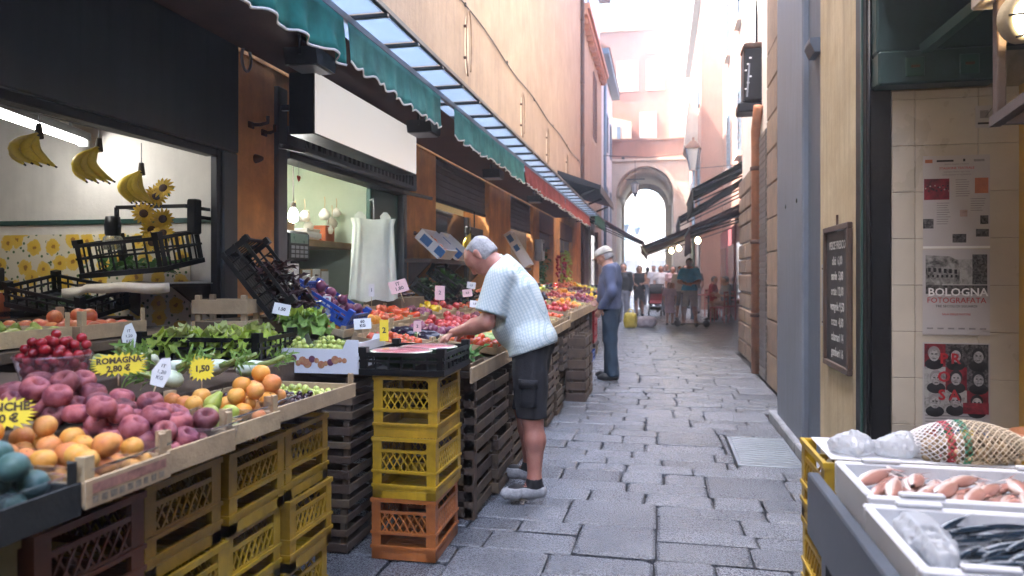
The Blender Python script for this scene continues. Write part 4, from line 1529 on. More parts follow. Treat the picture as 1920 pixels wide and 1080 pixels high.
def stuff_pile(name, kind, n, box, z0, label, rnd, M=None, mound=.2, zr=1.0):
    """a heap too small in the picture to count: one object"""
    r, ms = FR[kind]
    src = ms[0]
    v = np.array([q.co[:] for q in src.vertices])
    f = [tuple(p.vertices) for p in src.polygons]
    mi = [p.material_index for p in src.polygons]
    mb = MB()
    for p in drop_pile(n, r, *box, z0, rnd, mound, zr, tries=8):
        q = Euler((rnd.uniform(0, 6), rnd.uniform(0, 6), 0)).to_matrix().to_4x4()
        q.translation = Vector(p)
        o_ = len(mb.v)
        w = v @ np.array(q.to_3x3()).T + np.array(p)
        mb.v += [tuple(x) for x in w]
        mb.f += [tuple(i + o_ for i in g) for g in f]
        mb.m += mi
        mb.sm += [True] * len(f)
    me = mb.mesh(name, list(src.materials))
    o = link(name, me)
    if M is not None:
        o.matrix_world = M
    return tag(o, label, kind.replace('_', ' ') + ' heap' if len(kind) < 12 else 'produce', None, 'stuff')

# leafy things
pm('lettuce_leaf', (.50, .60, .10), .55, .3, 30, col2=(.32, .48, .05), bump=.4, bscale=80, trans=.4)
pm('lettuce_heart', (.52, .60, .22), .5, .2, 22, bump=.3, bscale=60, trans=.3)
pm('frisee_leaf', (.28, .46, .09), .6, .35, 22, bump=.2, trans=.3)
pm('dark_leaf', (.035, .085, .025), .55, .35, 18, bump=.3, trans=.15)
pm('herb_leaf', (.07, .20, .035), .6, .35, 20, bump=.2, trans=.25)
pm('radicchio_leaf', (.055, .014, .02), .5, .35, 18, bump=.3, trans=.1)
pm('white_rib', (.62, .66, .52), .5, .1, 14, bump=.1)
def leaf(mb, p, az, el, L, W, curl=.8, ruff=.25, nseg=5, mi=0, rnd=random):
    """a curved ruffled leaf blade growing from p"""
    d0 = Vector((math.cos(az) * math.cos(el), math.sin(az) * math.cos(el), math.sin(el)))
    side = Vector((-math.sin(az), math.cos(az), 0))
    rows_ = []
    q = Vector(p)
    e = el
    ph = rnd.uniform(0, 6)
    for k in range(nseg + 1):
        f = k / nseg
        w = W * (math.sin(math.pi * min(1, .12 + f * .80)) ** .8) * (1 if k < nseg else .55)
        nrm = Vector((-math.cos(az) * math.sin(e), -math.sin(az) * math.sin(e), math.cos(e)))
        row = []
        for j in (-1, -.5, 0, .5, 1):
            row.append(q + side * (w * j) + nrm * (w * (.35 * abs(j) ** 1.5 + ruff * abs(j) * math.sin(ph + k * 2.3 + j * 2))))
        rows_.append(row)
        e -= curl / nseg
        q = q + Vector((math.cos(az) * math.cos(e), math.sin(az) * math.cos(e), math.sin(e))) * (L / nseg)
    mb.grid(rows_, mi)

def leafy(name, label, cat, loc, n, L, W, mats, rnd, curl=1.0, ruff=.3, el=(.2, 1.4), spread=.02, group=None, flat=1.0, rot=(0, 0, 0), jit=.0):
    t = thing(name, label, cat, loc, 0, group)
    t.rotation_euler = rot
    inner, outer = MB(), MB()
    for k in range(n):
        f = k / n
        e = el[0] + (el[1] - el[0]) * f
        (inner if f > .7 else outer).__class__
        tgt = inner if f > .7 else outer
        leaf(tgt, (rnd.uniform(-spread, spread), rnd.uniform(-spread, spread), rnd.uniform(0, jit)), k * 2.4 + rnd.uniform(-.3, .3), e + rnd.uniform(-.15, .15),
             L * rnd.uniform(.75, 1.1) * (1 - .3 * f), W * rnd.uniform(.8, 1.15), curl * rnd.uniform(.6, 1.3), ruff, rnd=rnd)
    outer.build('outer_leaves', mats[0], t, fix=False)
    inner.build('inner_leaves', mats[1], t, fix=False)
    return t

def tuft(mb, c, n, L, W, rnd, box=(.05, .05, .02), el=(.1, 1.4), curl=.8, ruff=.4, mi=0):
    for k in range(n):
        p = (c[0] + rnd.uniform(-1, 1) * box[0], c[1] + rnd.uniform(-1, 1) * box[1], c[2] + rnd.uniform(0, 1) * box[2])
        leaf(mb, p, rnd.uniform(0, 6.28), rnd.uniform(*el), L * rnd.uniform(.7, 1.2), W * rnd.uniform(.7, 1.2), curl, ruff, 4, mi, rnd)

# price cards
pm('card_yellow', (.72, .55, .02), .7, .08, 10, bump=.03)
pm('card_white', (.72, .72, .70), .7, .06, 10, bump=.03)
pm('card_pink', (.66, .42, .42), .7, .06, 10, bump=.03)
pm('ink_brown', (.06, .035, .01), .8, .2, 30, bump=0)
def star_card(label, loc, w, h, rot, lines, group='yellow starburst price cards', n=26, seed=1, tsize=.3):
    r_ = random.Random(seed)
    t = thing('price_card', label, 'price card', loc, 0, group)
    t.rotation_euler = rot
    poly = []
    for k in range(n * 2):
        a = math.pi * k / n
        s_ = (1 if k % 2 == 0 else .74) * r_.uniform(.93, 1.05)
        # starburst stretched to a rounded rectangle
        ca, sa = math.cos(a), math.sin(a)
        q = 1 / max(abs(ca), abs(sa)) ** .55
        poly.append((w / 2 * ca * s_ * q * .86, h / 2 * sa * s_ * q * .86))
    vs = [(0, 0, .001), (0, 0, -.001)] + [(p[0], p[1], .001) for p in poly] + [(p[0], p[1], -.001) for p in poly]
    N = len(poly)
    fs = [(0, 2 + i, 2 + (i + 1) % N) for i in range(N)] + [(1, 2 + N + (i + 1) % N, 2 + N + i) for i in range(N)]
    fs += [(2 + i, 2 + N + i, 2 + N + (i + 1) % N, 2 + (i + 1) % N) for i in range(N)]
    MB().add(vs, fs).build('card', 'card_yellow', t)
    for i, s_ in enumerate(lines):
        text(s_, h * tsize, (0, h * (.14 - .30 * i) if len(lines) > 1 else -.0, .0016), (0, 0, .05), 'ink_brown', t, bold=.0012, sx=.95)
    MB().tube([(0, -h * .3, -.003), (0, -h * .75, -.012)], .0022, 5).build('pick', 'pale_wood', t)
    return t
def flat_card(label, loc, w, h, rot, lines, m='card_white', group='small white price cards', tsize=.38, ink='ink_black', stick=True):
    t = thing('price_card', label, 'price card', loc, 0, group)
    t.rotation_euler = rot
    MB().box(-w / 2, w / 2, -h / 2, h / 2, -.001, .001).build('card', m, t)
    for i, s_ in enumerate(lines):
        text(s_, h * tsize, (0, h * (.2 - .38 * i) if len(lines) > 1 else 0, .0016), (0, 0, .03), ink, t, bold=.0008)
    if stick:
        MB().tube([(0, -h * .4, -.003), (0, -h * 1.3, -.006)], .002, 5).build('pick', 'pale_wood', t)
    return t
FACE = (R(78), 0, R(11))      # a card standing up and facing down the street
def face(tilt=78, turn=20, roll=0):
    return Euler((R(tilt), R(roll), R(turn)), 'XYZ')

# ------------------------------------------------------------------ near fruit stall: crate stacks carrying the trays
rl = random.Random(11)
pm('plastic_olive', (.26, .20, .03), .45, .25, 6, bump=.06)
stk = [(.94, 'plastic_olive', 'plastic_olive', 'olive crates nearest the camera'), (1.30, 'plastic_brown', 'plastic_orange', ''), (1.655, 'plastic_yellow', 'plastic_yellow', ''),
       (2.015, 'plastic_yellow', 'plastic_yellow', ''), (2.375, 'plastic_yellow', 'plastic_yellow', '')]
ORD = ['bottom', 'middle', 'top']
WH = ['leftmost stack, under the blue plums', 'stack under the apricot tray', 'stack under the flat peaches', 'stack under the pears', 'stack under the dark cherries at the stall end']
for i, (y, m, m2, _) in enumerate(stk):
    for k in range(3):
        mm = m if k != 1 else m2
        cn = {'plastic_olive': 'dim olive', 'plastic_brown': 'dark brown', 'plastic_orange': 'dull orange', 'plastic_yellow': 'yellow'}[mm]
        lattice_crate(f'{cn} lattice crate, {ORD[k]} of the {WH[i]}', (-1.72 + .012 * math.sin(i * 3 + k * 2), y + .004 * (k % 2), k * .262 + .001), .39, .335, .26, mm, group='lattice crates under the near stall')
tb = thing('stall_planks', 'wooden planks bridging the crate stacks under the fruit trays', 'planks', (0, 0, 0))
for k in range(5):
    MB().box(-1.36 - .19 * (k + 1) + .012, -1.36 - .19 * k, .5, 2.82, .80, .838, bev=.003).build('plank', 'crate_wood', tb)
lg = MB()
for (x, y) in ((-2.25, .6), (-2.25, 2.7), (-2.25, 1.6)):
    MB().box(x, x + .05, y, y + .05, 0, .799).build('leg', 'crate_wood', tb)
MB().box(-2.27, -1.40, 2.745, 2.79, .77, .799).build('crossbar', 'crate_wood', tb)
MB().box(-2.27, -1.72, .61, .65, .77, .799).build('crossbar', 'crate_wood', tb)

Z0 = .842
def xf(y):
    return -1.195 - .045 * (y - 1.2)
# trays: origin lower front-left; x from back to front
pm('board_dark', (.016, .018, .017), .7, .3, 8, bump=.2)
tA = wood_tray('dark printed fruit tray of blue-green plums at the left edge', (-1.66, .992, Z0 - .01), .445, .325, .075, R(-1), m='board_dark', post=.12)
text('FRUIT', .04, (.4415, .20, .038), (R(90), 0, R(90)), 'ink_white', tA, sx=1.1)
text('AL', .04, (.4415, .06, .038), (R(90), 0, R(90)), 'ink_white', tA, sx=1.1)
MB().lathe([(.014, 0), (.014, .0008), (0, .001)], 10, M=Matrix.Translation((.4405, .105, .038)) @ Matrix.Rotation(R(90), 4, 'Y')).build('red_emblem', 'ink_red', tA)
tB = wood_tray('printed pale wooden tray of apricots in punnets', (-1.66, 1.324, Z0), .458, .264, .066, R(-2), post=.115)
pm('print_pink', (.42, .20, .15), .8, .4, 60, bump=0)
MB().box(.4585, .459, .02, .245, .034, .056).build('printed_band', 'print_pink', tB)
pm('print_grey', (.30, .24, .17), .8, .5, 90, bump=0)
for k in range(9):
    MB().box(.4585, .459, .02 + k * .025, .02 + k * .025 + rl.uniform(.012, .021), .012, .028).build('printed_letter', 'print_grey', tB)
tC = wood_tray('pale wooden tray of flat peaches', (-1.66, 1.592, Z0), .45, .285, .066, R(-3), post=.115)
tC2 = wood_tray('pale wooden tray of pears and apricots', (-1.66, 1.885, Z0), .43, .275, .064, R(-3), post=.115)
tD = wood_tray('long pale wooden tray of dark cherries and yellow grapes', (-1.69, 2.168, Z0 + .004), .435, .60, .06, R(-3), post=.10)
for q, y in ((tB, .08), (tC, .1), (tC2, .06), (tD, .09)):
    pass
pun = punnet_mesh(.20, .135, .075)
def punnet(label, x, y, z, rz=0, sc=1):
    o = link('punnet', pun)
    place(o, (x, y, z), (0, 0, rz), sc)
    return tag(o, label, 'punnet', 'clear plastic fruit punnets')
PZ = Z0 + .012
# plums
n_ = 0
for (x, y, lab) in ((-1.435, 1.018, 'clear punnet of blue-green plums at the tray front, nearest the camera'), (-1.435, 1.165, 'clear punnet of blue-green plums beside the apricot tray'),
               (-1.64, 1.10, 'clear punnet of blue-green plums behind, under the yellow card')):
    punnet(lab, x, y, PZ - .006)
    pile('plum', 12, (x + .008, x + .192, y + .006, y + .13), PZ, 'blue-green plum in the clear punnets at the left edge', 'blue-green plums at the left edge', rl, .2)
# apricots tray B
for (x, y, n, lab) in ((-1.41, 1.336, 9, 'clear punnet of apricots at the front left of the apricot tray'), (-1.41, 1.462, 8, 'clear punnet of apricots at the front of the tray beside the peaches'),
                  (-1.625, 1.334, 9, 'clear punnet of apricots behind, beside the starburst card'), (-1.625, 1.46, 9, 'clear punnet of apricots behind, against the flat peaches')):
    punnet(lab, x, y, PZ, 0, (1, .9, 1))
    pile('apricot', n, (x + .004, x + .196, y + .002, y + .12), PZ + .002, 'orange apricot heaped in the near tray of punnets', 'apricots in the near tray', rl, .5, upright=True, sc=.89)
# flat peaches, a sloping heap rising to the back
sd = []
for (x0, x1, z, n) in ((-1.42, -1.225, PZ + .005, 17), (-1.58, -1.40, PZ + .04, 16), (-1.82, -1.56, PZ + .095, 22)):
    ps = drop_pile(n, .0355, x0, x1, 1.60, 1.872, z, rl, .15, .62, [])
    for p in ps:
        o = link('flat_peach', FR['flat_peach'][1][0])
        q_ = rl.uniform(.80, .98)
        place(o, p, (rl.uniform(-.1, .65), rl.uniform(-.05, .6), rl.uniform(-.5, .5)), (q_, q_ * rl.uniform(.93, 1.06), q_ * rl.uniform(1.15, 1.4)))
        tag(o, 'purple-red flat peach heaped beside the apricots', 'flat peach', 'flat peaches in the heap')
punnet('clear punnet of flat peaches at the tray corner, beside the pears', -1.40, 1.745, PZ)
hb_ = thing('peach_box', 'closed wooden box raising the back of the flat peach heap', 'box', (-1.86, 1.56, Z0))
MB().box(0, .44, 0, .31, 0, .03, bev=.003).build('lower_boards', 'crate_wood', hb_)
MB().box(0, .28, 0.005, .30, .031, .09, bev=.003).build('upper_boards', 'crate_wood', hb_)
# pears and apricots
pile('pear', 6, (-1.40, -1.24, 1.90, 2.01), PZ, 'small green pear beside the flat peaches', 'green pears', rl, .2, sc=.85)
pile('pear', 4, (-1.62, -1.42, 1.90, 2.0), PZ, 'small green pear beside the flat peaches', 'green pears', rl, .2, sc=.85)
punnet('clear punnet of green pears at the tray front', -1.44, 1.893, PZ, 0, (1, .9, 1))
punnet('clear punnet of blushed apricots at the tray front, beside the pears', -1.44, 2.025, PZ, 0, (1, .95, 1))
pile('apricot', 8, (-1.435, -1.245, 2.03, 2.15), PZ + .002, 'blushed apricot heaped beside the green pears', 'apricots beside the pears', rl, .4, upright=True, sc=.92)
pile('apricot', 10, (-1.64, -1.44, 2.0, 2.15), PZ + .002, 'blushed apricot heaped beside the green pears', 'apricots beside the pears', rl, .4, upright=True, sc=.92)
# tray D
pile('apricot', 10, (-1.44, -1.275, 2.18, 2.32), PZ + .004, 'blushed apricot in the front corner of the cherry tray', 'apricots in the cherry tray', rl, .3, upright=True)
punnet('clear punnet of blushed apricots in the front corner of the cherry tray', -1.46, 2.18, PZ + .002, 0, (.95, 1.05, .9))
pile('dark_cherry', 150, (-1.67, -1.28, 2.33, 2.58), PZ + .004, 'glossy near-black cherry in the long tray', 'dark cherries in the long tray', rl, .9)
pile('grape', 60, (-1.67, -1.30, 2.60, 2.75), PZ + .004, 'pale green loose grape at the far end of the long tray', 'loose grapes in the long tray', rl, .6)
# starburst cards
star_card('yellow starburst card lettered in two lines behind the flat peaches', (-1.625, 1.90, 1.075), .19, .085, face(72, 34, 0), ['ROMAGNA', '2,80 €'], seed=1)
star_card('dim yellow starburst card standing among the apricots at the left edge', (-1.56, 1.44, 1.015), .17, .095, face(66, 46, 4), ['BIANCHE', '1,80 €'], seed=2)
star_card('small yellow starburst card above the blushed apricots', (-1.50, 2.13, 1.035), .10, .095, face(74, 24, 0), ['1,50'], seed=3, n=20)
star_card('brownish starburst card half hidden behind the fennel', (-1.66, 2.30, 1.03), .11, .08, face(72, -55, 0), [''], seed=4, n=18)

# second row: raised boxes with tomatoes, cherry tub, zucchini, fennel
bx_ = thing('back_shelf', 'pale wooden boxes raising the second row of the near stall', 'shelf', (0, 0, 0))
MB().box(-2.40, -1.87, .55, 2.20, .84, .99, bev=.004).build('near_box', 'crate_wood', bx_)
MB().box(-2.40, -1.72, 2.21, 2.86, .84, .915, bev=.004).build('far_box', 'crate_wood', bx_)
t = wood_tray('pale wooden tray of tomatoes behind the cherry tub', (-2.28, 1.42, .992), .40, .30, .06, R(3), post=.09)
pile('tomato', 30, (-2.26, -1.90, 1.44, 1.70), 1.006, 'orange-red tomato in the tray at the left edge', 'tomatoes at the left edge', rl, .8, upright=True, sc=.9)
# cherry tub: ribbed translucent basket
clear('tub_plastic', tint=(.93, .80, .86), gloss=.3, rough=.18, haze=.22, hazecol=(.55, .38, .46))
t = thing('cherry_tub', 'tall ribbed clear plastic tub heaped with red cherries', 'tub', (-1.83, 1.87, 1.01))
pr = [(.075, 0), (.082, .002), (.103, .085), (.107, .087), (.107, .093), (.104, .095)]
mb = MB()
mb.lathe(pr, 40)
mb.v = [(v[0] * (1 + .022 * math.cos(20 * math.atan2(v[1], v[0]))), v[1] * (1 + .022 * math.cos(20 * math.atan2(v[1], v[0]))), v[2]) for v in mb.v]
mb.build('tub', 'tub_plastic', t, fix=False)
pos = drop_pile(95, .0155, -.085, .085, -.085, .085, .004, rl, 1.1)
for p in pos:
    rr = math.hypot(p[0], p[1])
    lim = .064 + .022 * min(1, p[2] / .09)
    k = min(1, lim / max(rr, 1e-5))
    o = link('cherry', FR['cherry'][1][0])
    place(o, (-1.83 + p[0] * k, 1.87 + p[1] * k, 1.012 + p[2]), (rl.uniform(0, 6),) * 3, rl.uniform(.95, 1.1))
    tag(o, 'red cherry in the tall clear tub', 'cherry', 'red cherries in the tub')
pile('cherry', 40, (-1.99, -1.72, 1.44, 1.62), .99, 'dark red cherry loose behind the apricots', 'loose cherries behind the apricots', rl, .6, sc=1.1)
MB().box(-2.0, -1.71, 1.42, 1.60, .84, .985, bev=.003).build('cherry_box', 'crate_wood', bx_)
# zucchini and fennel
pile('zucchini', 14, (-2.36, -1.95, 2.20, 2.50), .99, 'pale green zucchini behind the cherry tub', 'zucchini behind the cherry tub', rl, .3, sc=1.0)
def fennel(loc, rz, label):
    t = thing('fennel_bulb', label, 'fennel', loc, 0, 'fennel bulbs')
    t.rotation_euler = (R(75), rl.uniform(-.2, .2), rz)
    MB().lathe([(.0005, -.045), (.02, -.044), (.04, -.025), (.045, .0), (.038, .03), (.025, .055), (.018, .07)], 12, sy=.75).build('bulb', 'fennel_white', t)
    for a, dx in ((-.4, -.015), (0, 0), (.45, .015)):
        MB().tube([(dx, 0, .05), (dx + math.sin(a) * .05, 0, .11), (dx + math.sin(a) * .1, .01, .17)], .011, 7, rs=[.013, .010, .007]).build('stalk', 'lettuce_heart', t)
    mb = MB()
    for k in range(34):
        leaf(mb, (rl.uniform(-.05, .05), rl.uniform(-.02, .03), rl.uniform(.10, .18)), rl.uniform(0, 6.28), rl.uniform(.2, 1.5), rl.uniform(.035, .06), .005, .6, .6, 3, rnd=rl)
    mb.build('fronds', 'frisee_leaf', t, fix=False)
for i, (x, y, z, a, lab) in enumerate(((-1.95, 2.36, 1.03, .6, 'plump white fennel bulb lying highest, beside the zucchini'), (-1.82, 2.42, .99, 1.2, 'white fennel bulb with bright fronds in front of the lettuce crate'),
                               (-1.75, 2.30, .97, -.3, 'flat pale fennel bulb lying low behind the starburst card'), (-1.76, 2.58, .975, 1.4, 'fennel bulb with bushy fronds beside the white tag'),
                               (-1.70, 2.72, .955, 1.8, 'smooth white fennel bulb at the far end, near the dark cherries'), (-2.10, 2.62, .99, .4, 'fennel bulb at the back against the lettuce crate'))):
    fennel((x, y, z), a, lab)
def paper_tag(loc, h, rot, label):
    t = thing('paper_tag', label, 'price card', loc, 0, 'folded white paper tags')
    t.rotation_euler = rot
    MB().prism([(-.018, 0), (.022, 0), (.03, h * .5), (.012, h), (-.012, h * .9), (-.026, h * .45)], 1, -.001, .001).build('paper', 'paper', t)
    for k in range(3):
        text(('KG', '1,20', 'IT')[k], .016, (.002, -.0016, h * (.28 + .2 * k)), (R(90), 0, R(0)), 'ink_black', t)
    MB().tube([(0, 0, .002), (0, .004, -.06)], .002, 5).build('pick', 'pale_wood', t)
paper_tag((-1.555, 1.975, 1.0), .095, (R(-8), R(18), R(30)), 'white folded paper tag leaning right of the lettered starburst card')
paper_tag((-2.05, 2.45, 1.06), .10, (R(-8), R(-4), R(20)), 'white paper tag standing between the fennel and the lettuce crate')
# pale trays of the back row against the kiosk
for (x, y, k, n, lab, gl, gg, w, d) in (
        (-2.95, 1.75, 'nectarine', 30, 'pale wooden tray of nectarines inside the kiosk opening', 'pale nectarine in the back tray inside the kiosk', 'nectarines in the back tray', .50, .40),
        (-2.95, 2.20, 'pear', 24, 'pale wooden tray of green pears inside the kiosk opening', 'green pear in the back tray inside the kiosk', 'pears in the back tray', .50, .40),
        (-2.95, 2.65, 'nectarine', 28, 'long pale wooden tray of nectarines in the kiosk, under the hanging crate', 'blushed nectarine in the tray under the hanging crate', 'nectarines under the hanging crate', .50, .40)):
    wood_tray(lab, (x, y, 1.06), w, d, .07, 0, post=.13)
    pile(k, n, (x + .01, x + w - .01, y + .01, y + d - .01), 1.072, gl, gg, rl, .5)
kt = thing('kiosk_counter', 'wooden counter inside the banana kiosk', 'counter', (0, 0, 0))
MB().box(-3.1, -2.42, .4, 3.6, 1.01, 1.055, bev=.004).build('counter_top', 'crate_wood', kt)
MB().box(-3.05, -2.50, .45, 3.55, 0, 1.009).build('counter_body', 'dark_wood', kt)

# ------------------------------------------------------------------ lettuce crate and grape carton
lc = bar_crate('black plastic crate of bright green lettuce against the orange pillar', (-2.42, 2.93, .93), .62, .40, .135, rz=R(4))
MB().box(-2.44, -1.76, 2.90, 3.38, .80, .926, bev=.004).build('support_box', 'crate_wood', bx_)
for i, (x, y, lab) in enumerate(((-2.25, 3.02, 'pale frilly lettuce at the left end of the black crate'), (-2.08, 3.08, 'bright green lettuce in the middle of the black crate'), (-1.93, 3.05, 'bright green lettuce at the street end of the black crate'),
                           (-2.17, 3.22, 'lettuce at the back left of the black crate'), (-1.98, 3.24, 'lettuce at the back right of the black crate, under the price tag'))):
    leafy('lettuce', lab, 'lettuce', (x, y, .985), 64, .15, .034, ('lettuce_leaf', 'lettuce_heart'), rl, 1.5, .95, (.35, 1.45), .03, 'lettuces in the black crate', jit=.06)
leafy('lettuce', 'loose curly lettuce beyond the black crate, beside the radicchio', 'lettuce', (-1.88, 3.55, 1.06), 70, .15, .032, ('frisee_leaf', 'lettuce_leaf'), rl, 1.4, .95, (.2, 1.4), .05, 'lettuces in the black crate', jit=.05)
flat_card('white price card lettered 1.50 among the lettuces', (-1.93, 3.40, 1.17), .085, .06, face(75, 25, 12), ['1.50'])
ws = []
for k in range(4):
    slat_crate('dark slatted wooden crate, ' + ['bottom', 'second', 'third', 'top'][k] + ' of the stack under the grape carton', (-1.98 + .008 * k, 3.215 + .006 * (k % 2), k * .213 + .001), .50, .40, .21, 3, group='slatted crates under the grape carton')
# white carton with printed fruit band
gc_ = thing('grape_carton', 'white cardboard tray printed with red fruit, full of green grapes', 'carton', (-1.93, 3.215, .868), R(2))
pm('carton_white', (.66, .67, .70), .7, .06, 6, bump=.05)
MB().prism([(0, 0), (.50, 0), (.50, .165), (.44, .165), (.42, .12), (.08, .12), (.06, .165), (0, .165)], 1, 0, .006).build('front_wall', 'carton_white', gc_)
MB().prism([(0, 0), (.50, 0), (.50, .165), (.44, .165), (.42, .12), (.08, .12), (.06, .165), (0, .165)], 1, .374, .38).build('back_wall', 'carton_white', gc_)
MB().box(0, .006, .0065, .3735, 0, .15).build('side_wall', 'carton_white', gc_)
MB().box(.494, .5, .0065, .3735, 0, .15).build('side_wall', 'carton_white', gc_)
MB().box(.0065, .4935, .0065, .3735, 0.001, .007).build('bottom', 'carton_white', gc_)
pm('print_fruit', (.40, .10, .06), .7, .5, 40, col2=(.50, .33, .14), bump=0)
pm('print_violet', (.16, .05, .10), .7, .3, 40, bump=0)
for k in range(16):
    a = rl.uniform(.012, .024)
    q = Matrix.Translation((.07 + .36 * k / 15, -.0008 - .00012 * (k % 5), .055 + rl.uniform(-.018, .018))) @ Matrix.Rotation(R(90), 4, 'X')
    MB().lathe([(a, 0), (a * .9, .0003), (0, .0004)], 12, M=q).build('printed_fruit', 'print_fruit' if k % 4 else 'print_violet', gc_)
def grapes(label, c, n, sp, group=None, M=None):
    t = thing('grape_bunch', label, 'grapes', c, rl.uniform(0, 6), group)
    r, ms = FR['grape']
    for p in drop_pile(n, r, -sp, sp, -sp * .7, sp * .7, 0, rl, 1.6):
        o = link('grape', ms[0], t)
        place(o, p, (0, 0, 0), rl.uniform(.9, 1.1))
    MB().tube([(0, 0, .03), (.01, 0, .06), (.03, .01, .075)], .003, 5).build('stalk', 'stem_green', t)
for (x, y, n, lab) in ((-1.80, 3.33, 50, 'green grape bunch at the left of the white carton'), (-1.64, 3.36, 50, 'green grape bunch heaped in the middle of the white carton'), (-1.52, 3.32, 34, 'green grape bunch at the street end of the white carton'),
                  (-1.72, 3.48, 46, 'green grape bunch at the back of the white carton')):
    grapes(lab, (x, y, .955), n, .085, 'green grape bunches in the carton')
st_ = MB().box(-1.915, -1.44, 3.235, 3.58, .877, .953).build('carton_liner', 'paper')
tag(st_, 'white paper padding under the grapes in the carton', 'padding')
flat_card('yellow upright price card at the end of the grape carton', (-1.405, 3.50, 1.06), .045, .11, face(82, 25), ['2'], 'card_yellow', 'small coloured price cards')

# ------------------------------------------------------------------ three-crate stack with the watermelon crate
for k, (m, cn) in enumerate((('plastic_orange', 'orange'), ('plastic_yellow', 'yellow'), ('plastic_yellow', 'amber yellow'))):
    lattice_crate(f'{cn} lattice crate, ' + ('bottom of the free-standing stack' if k == 0 else ('middle' if k == 1 else 'top') + ' of the stack under the watermelon'), (-1.345 + .004 * k, 3.195 + .003 * k, k * .29 + .001), .315, .40, .288, m, R([1, -1, .5][k]), 'lattice crates under the watermelon')
wc = bar_crate('black barred crate holding cut watermelon on the yellow stack', (-1.40, 3.17, .875), .42, .50, .115, rz=R(1.5), n=6)
pm('melon_flesh', (.58, .07, .09), .4, .3, 18, col2=(.66, .22, .22), bump=.15, sss=.1)
pm('melon_rind', (.62, .66, .45), .5, .15, 10, bump=.05)
pm('melon_skin', (.03, .11, .03), .35, .5, 14, bump=.05)
clear('cling_film', tint=(.98, .98, 1), gloss=.5, rough=.12, haze=.12, hazecol=(.9, .8, .82))
for i, (cx, cy, s_, lab) in enumerate(((-1.24, 3.31, .125, 'wrapped watermelon half with pink flesh facing up, near side of the crate'), (-1.17, 3.52, .12, 'wrapped watermelon half with pink flesh facing up, far side of the crate'))):
    t = thing('watermelon_half', lab, 'watermelon', (cx, cy, .888 + .09), R(20 * i), 'cut watermelon halves')
    mb = MB()
    mb.lathe([(.0005, -.088), (.4 * s_, -.08), (.75 * s_, -.055), (.95 * s_, -.02), (s_, .0)], 24, sx=1.25)
    mb.build('skin', 'melon_skin', t)
    MB().lathe([(s_ * .999, 0.0), (s_ * .99, .002), (s_ * .90, .003)], 24, sx=1.25).build('rind', 'melon_rind', t)
    MB().lathe([(s_ * .90, .003), (s_ * .5, .008), (.0005, .010)], 24, sx=1.25).build('flesh', 'melon_flesh', t)
    MB().lathe([(s_ * 1.005, .0), (s_ * .9, .008), (s_ * .5, .014), (.0005, .016)], 24, sx=1.25).build('film', 'cling_film', t)

# ------------------------------------------------------------------ second stall: table and produce in rows
t2 = thing('long_stall', 'long wooden market stall table running along the orange shopfronts', 'stall', (0, 0, 0))
for k in range(6):
    MB().box(-2.28 + k * .215, -2.28 + k * .215 + .205, 3.72, 8.0, .79 + .0 * k, .825, bev=.003).build('table_plank', 'crate_wood', t2)
MB().box(-1.0, -.985, 3.70, 8.0, .765, .85, bev=.003).build('front_board', 'pale_wood', t2)
for y in (3.8, 5.2, 6.6, 7.9):
    for x in (-2.2, -1.06):
        MB().box(x, x + .06, y, y + .06, 0, .789).build('leg', 'dark_wood', t2)
# dark crates stored under the table
q = 0
for (y, n, hh) in ((3.80, 2, .37), (4.28, 2, .36), (4.78, 2, .37), (5.26, 3, .25), (5.75, 3, .25), (6.24, 3, .25), (6.75, 3, .25), (7.25, 2, .36)):
    for k in range(n):
        q += 1
        slat_crate(f'brown slatted crate, {["bottom","middle","top"][k if n==3 else (0 if k==0 else 2)]} of the {["first","second","third","fourth","fifth","sixth","seventh","eighth"][(q-1)//3 if False else [3.80,4.28,4.78,5.26,5.75,6.24,6.75,7.25].index(y)]} stack from the watermelon, long stall',
                   (-1.40 + rl.uniform(-.02, .04), y, k * hh + .001), .40, .45, hh - .006, 4 if hh > .3 else 3, group='slatted crates under the long stall')
rows2 = [
    # y, [(front kind, n), (middle kind, n), (back kind, n)]
    (4.02, ('nectarine', 14), ('tomato', 20), ('carrot', 16)),
    (4.42, ('tomato', 22), ('aubergine', 9), ('orange', 14)),
    (4.82, ('zucchini', 14), ('red_onion', 16), ('tomato', 18)),
    (5.22, ('apricot', 20), ('apple', 16), ('red_pepper', 9)),
    (5.62, ('yellow_pepper', 8), ('apple', 16), ('red_onion', 14)),
    (6.02, ('apple', 16), ('flat_peach', 16), ('yellow_pepper', 8)),
    (6.42, ('nectarine', 16), ('zucchini', 12), ('apple', 14)),
    (6.82, ('cherry', 50), ('orange', 14), ('tomato', 18)),
    (7.22, ('grape', 60), ('nectarine', 16), ('aubergine', 7)),
    (7.62, ('tomato', 18), ('apple', 14), ('orange', 12)),
]
NUM = ['first', 'second', 'third', 'fourth', 'fifth', 'sixth', 'seventh', 'eighth', 'ninth', 'tenth']
KW = {'apple': 'red apples', 'tomato': 'tomatoes', 'zucchini': 'zucchini', 'orange': 'oranges', 'nectarine': 'nectarines', 'carrot': 'carrots', 'aubergine': 'aubergines', 'red_onion': 'red onions', 'apricot': 'apricots',
      'red_pepper': 'red peppers', 'yellow_pepper': 'yellow peppers', 'flat_peach': 'flat peaches', 'cherry': 'cherries', 'grape': 'loose green grapes'}
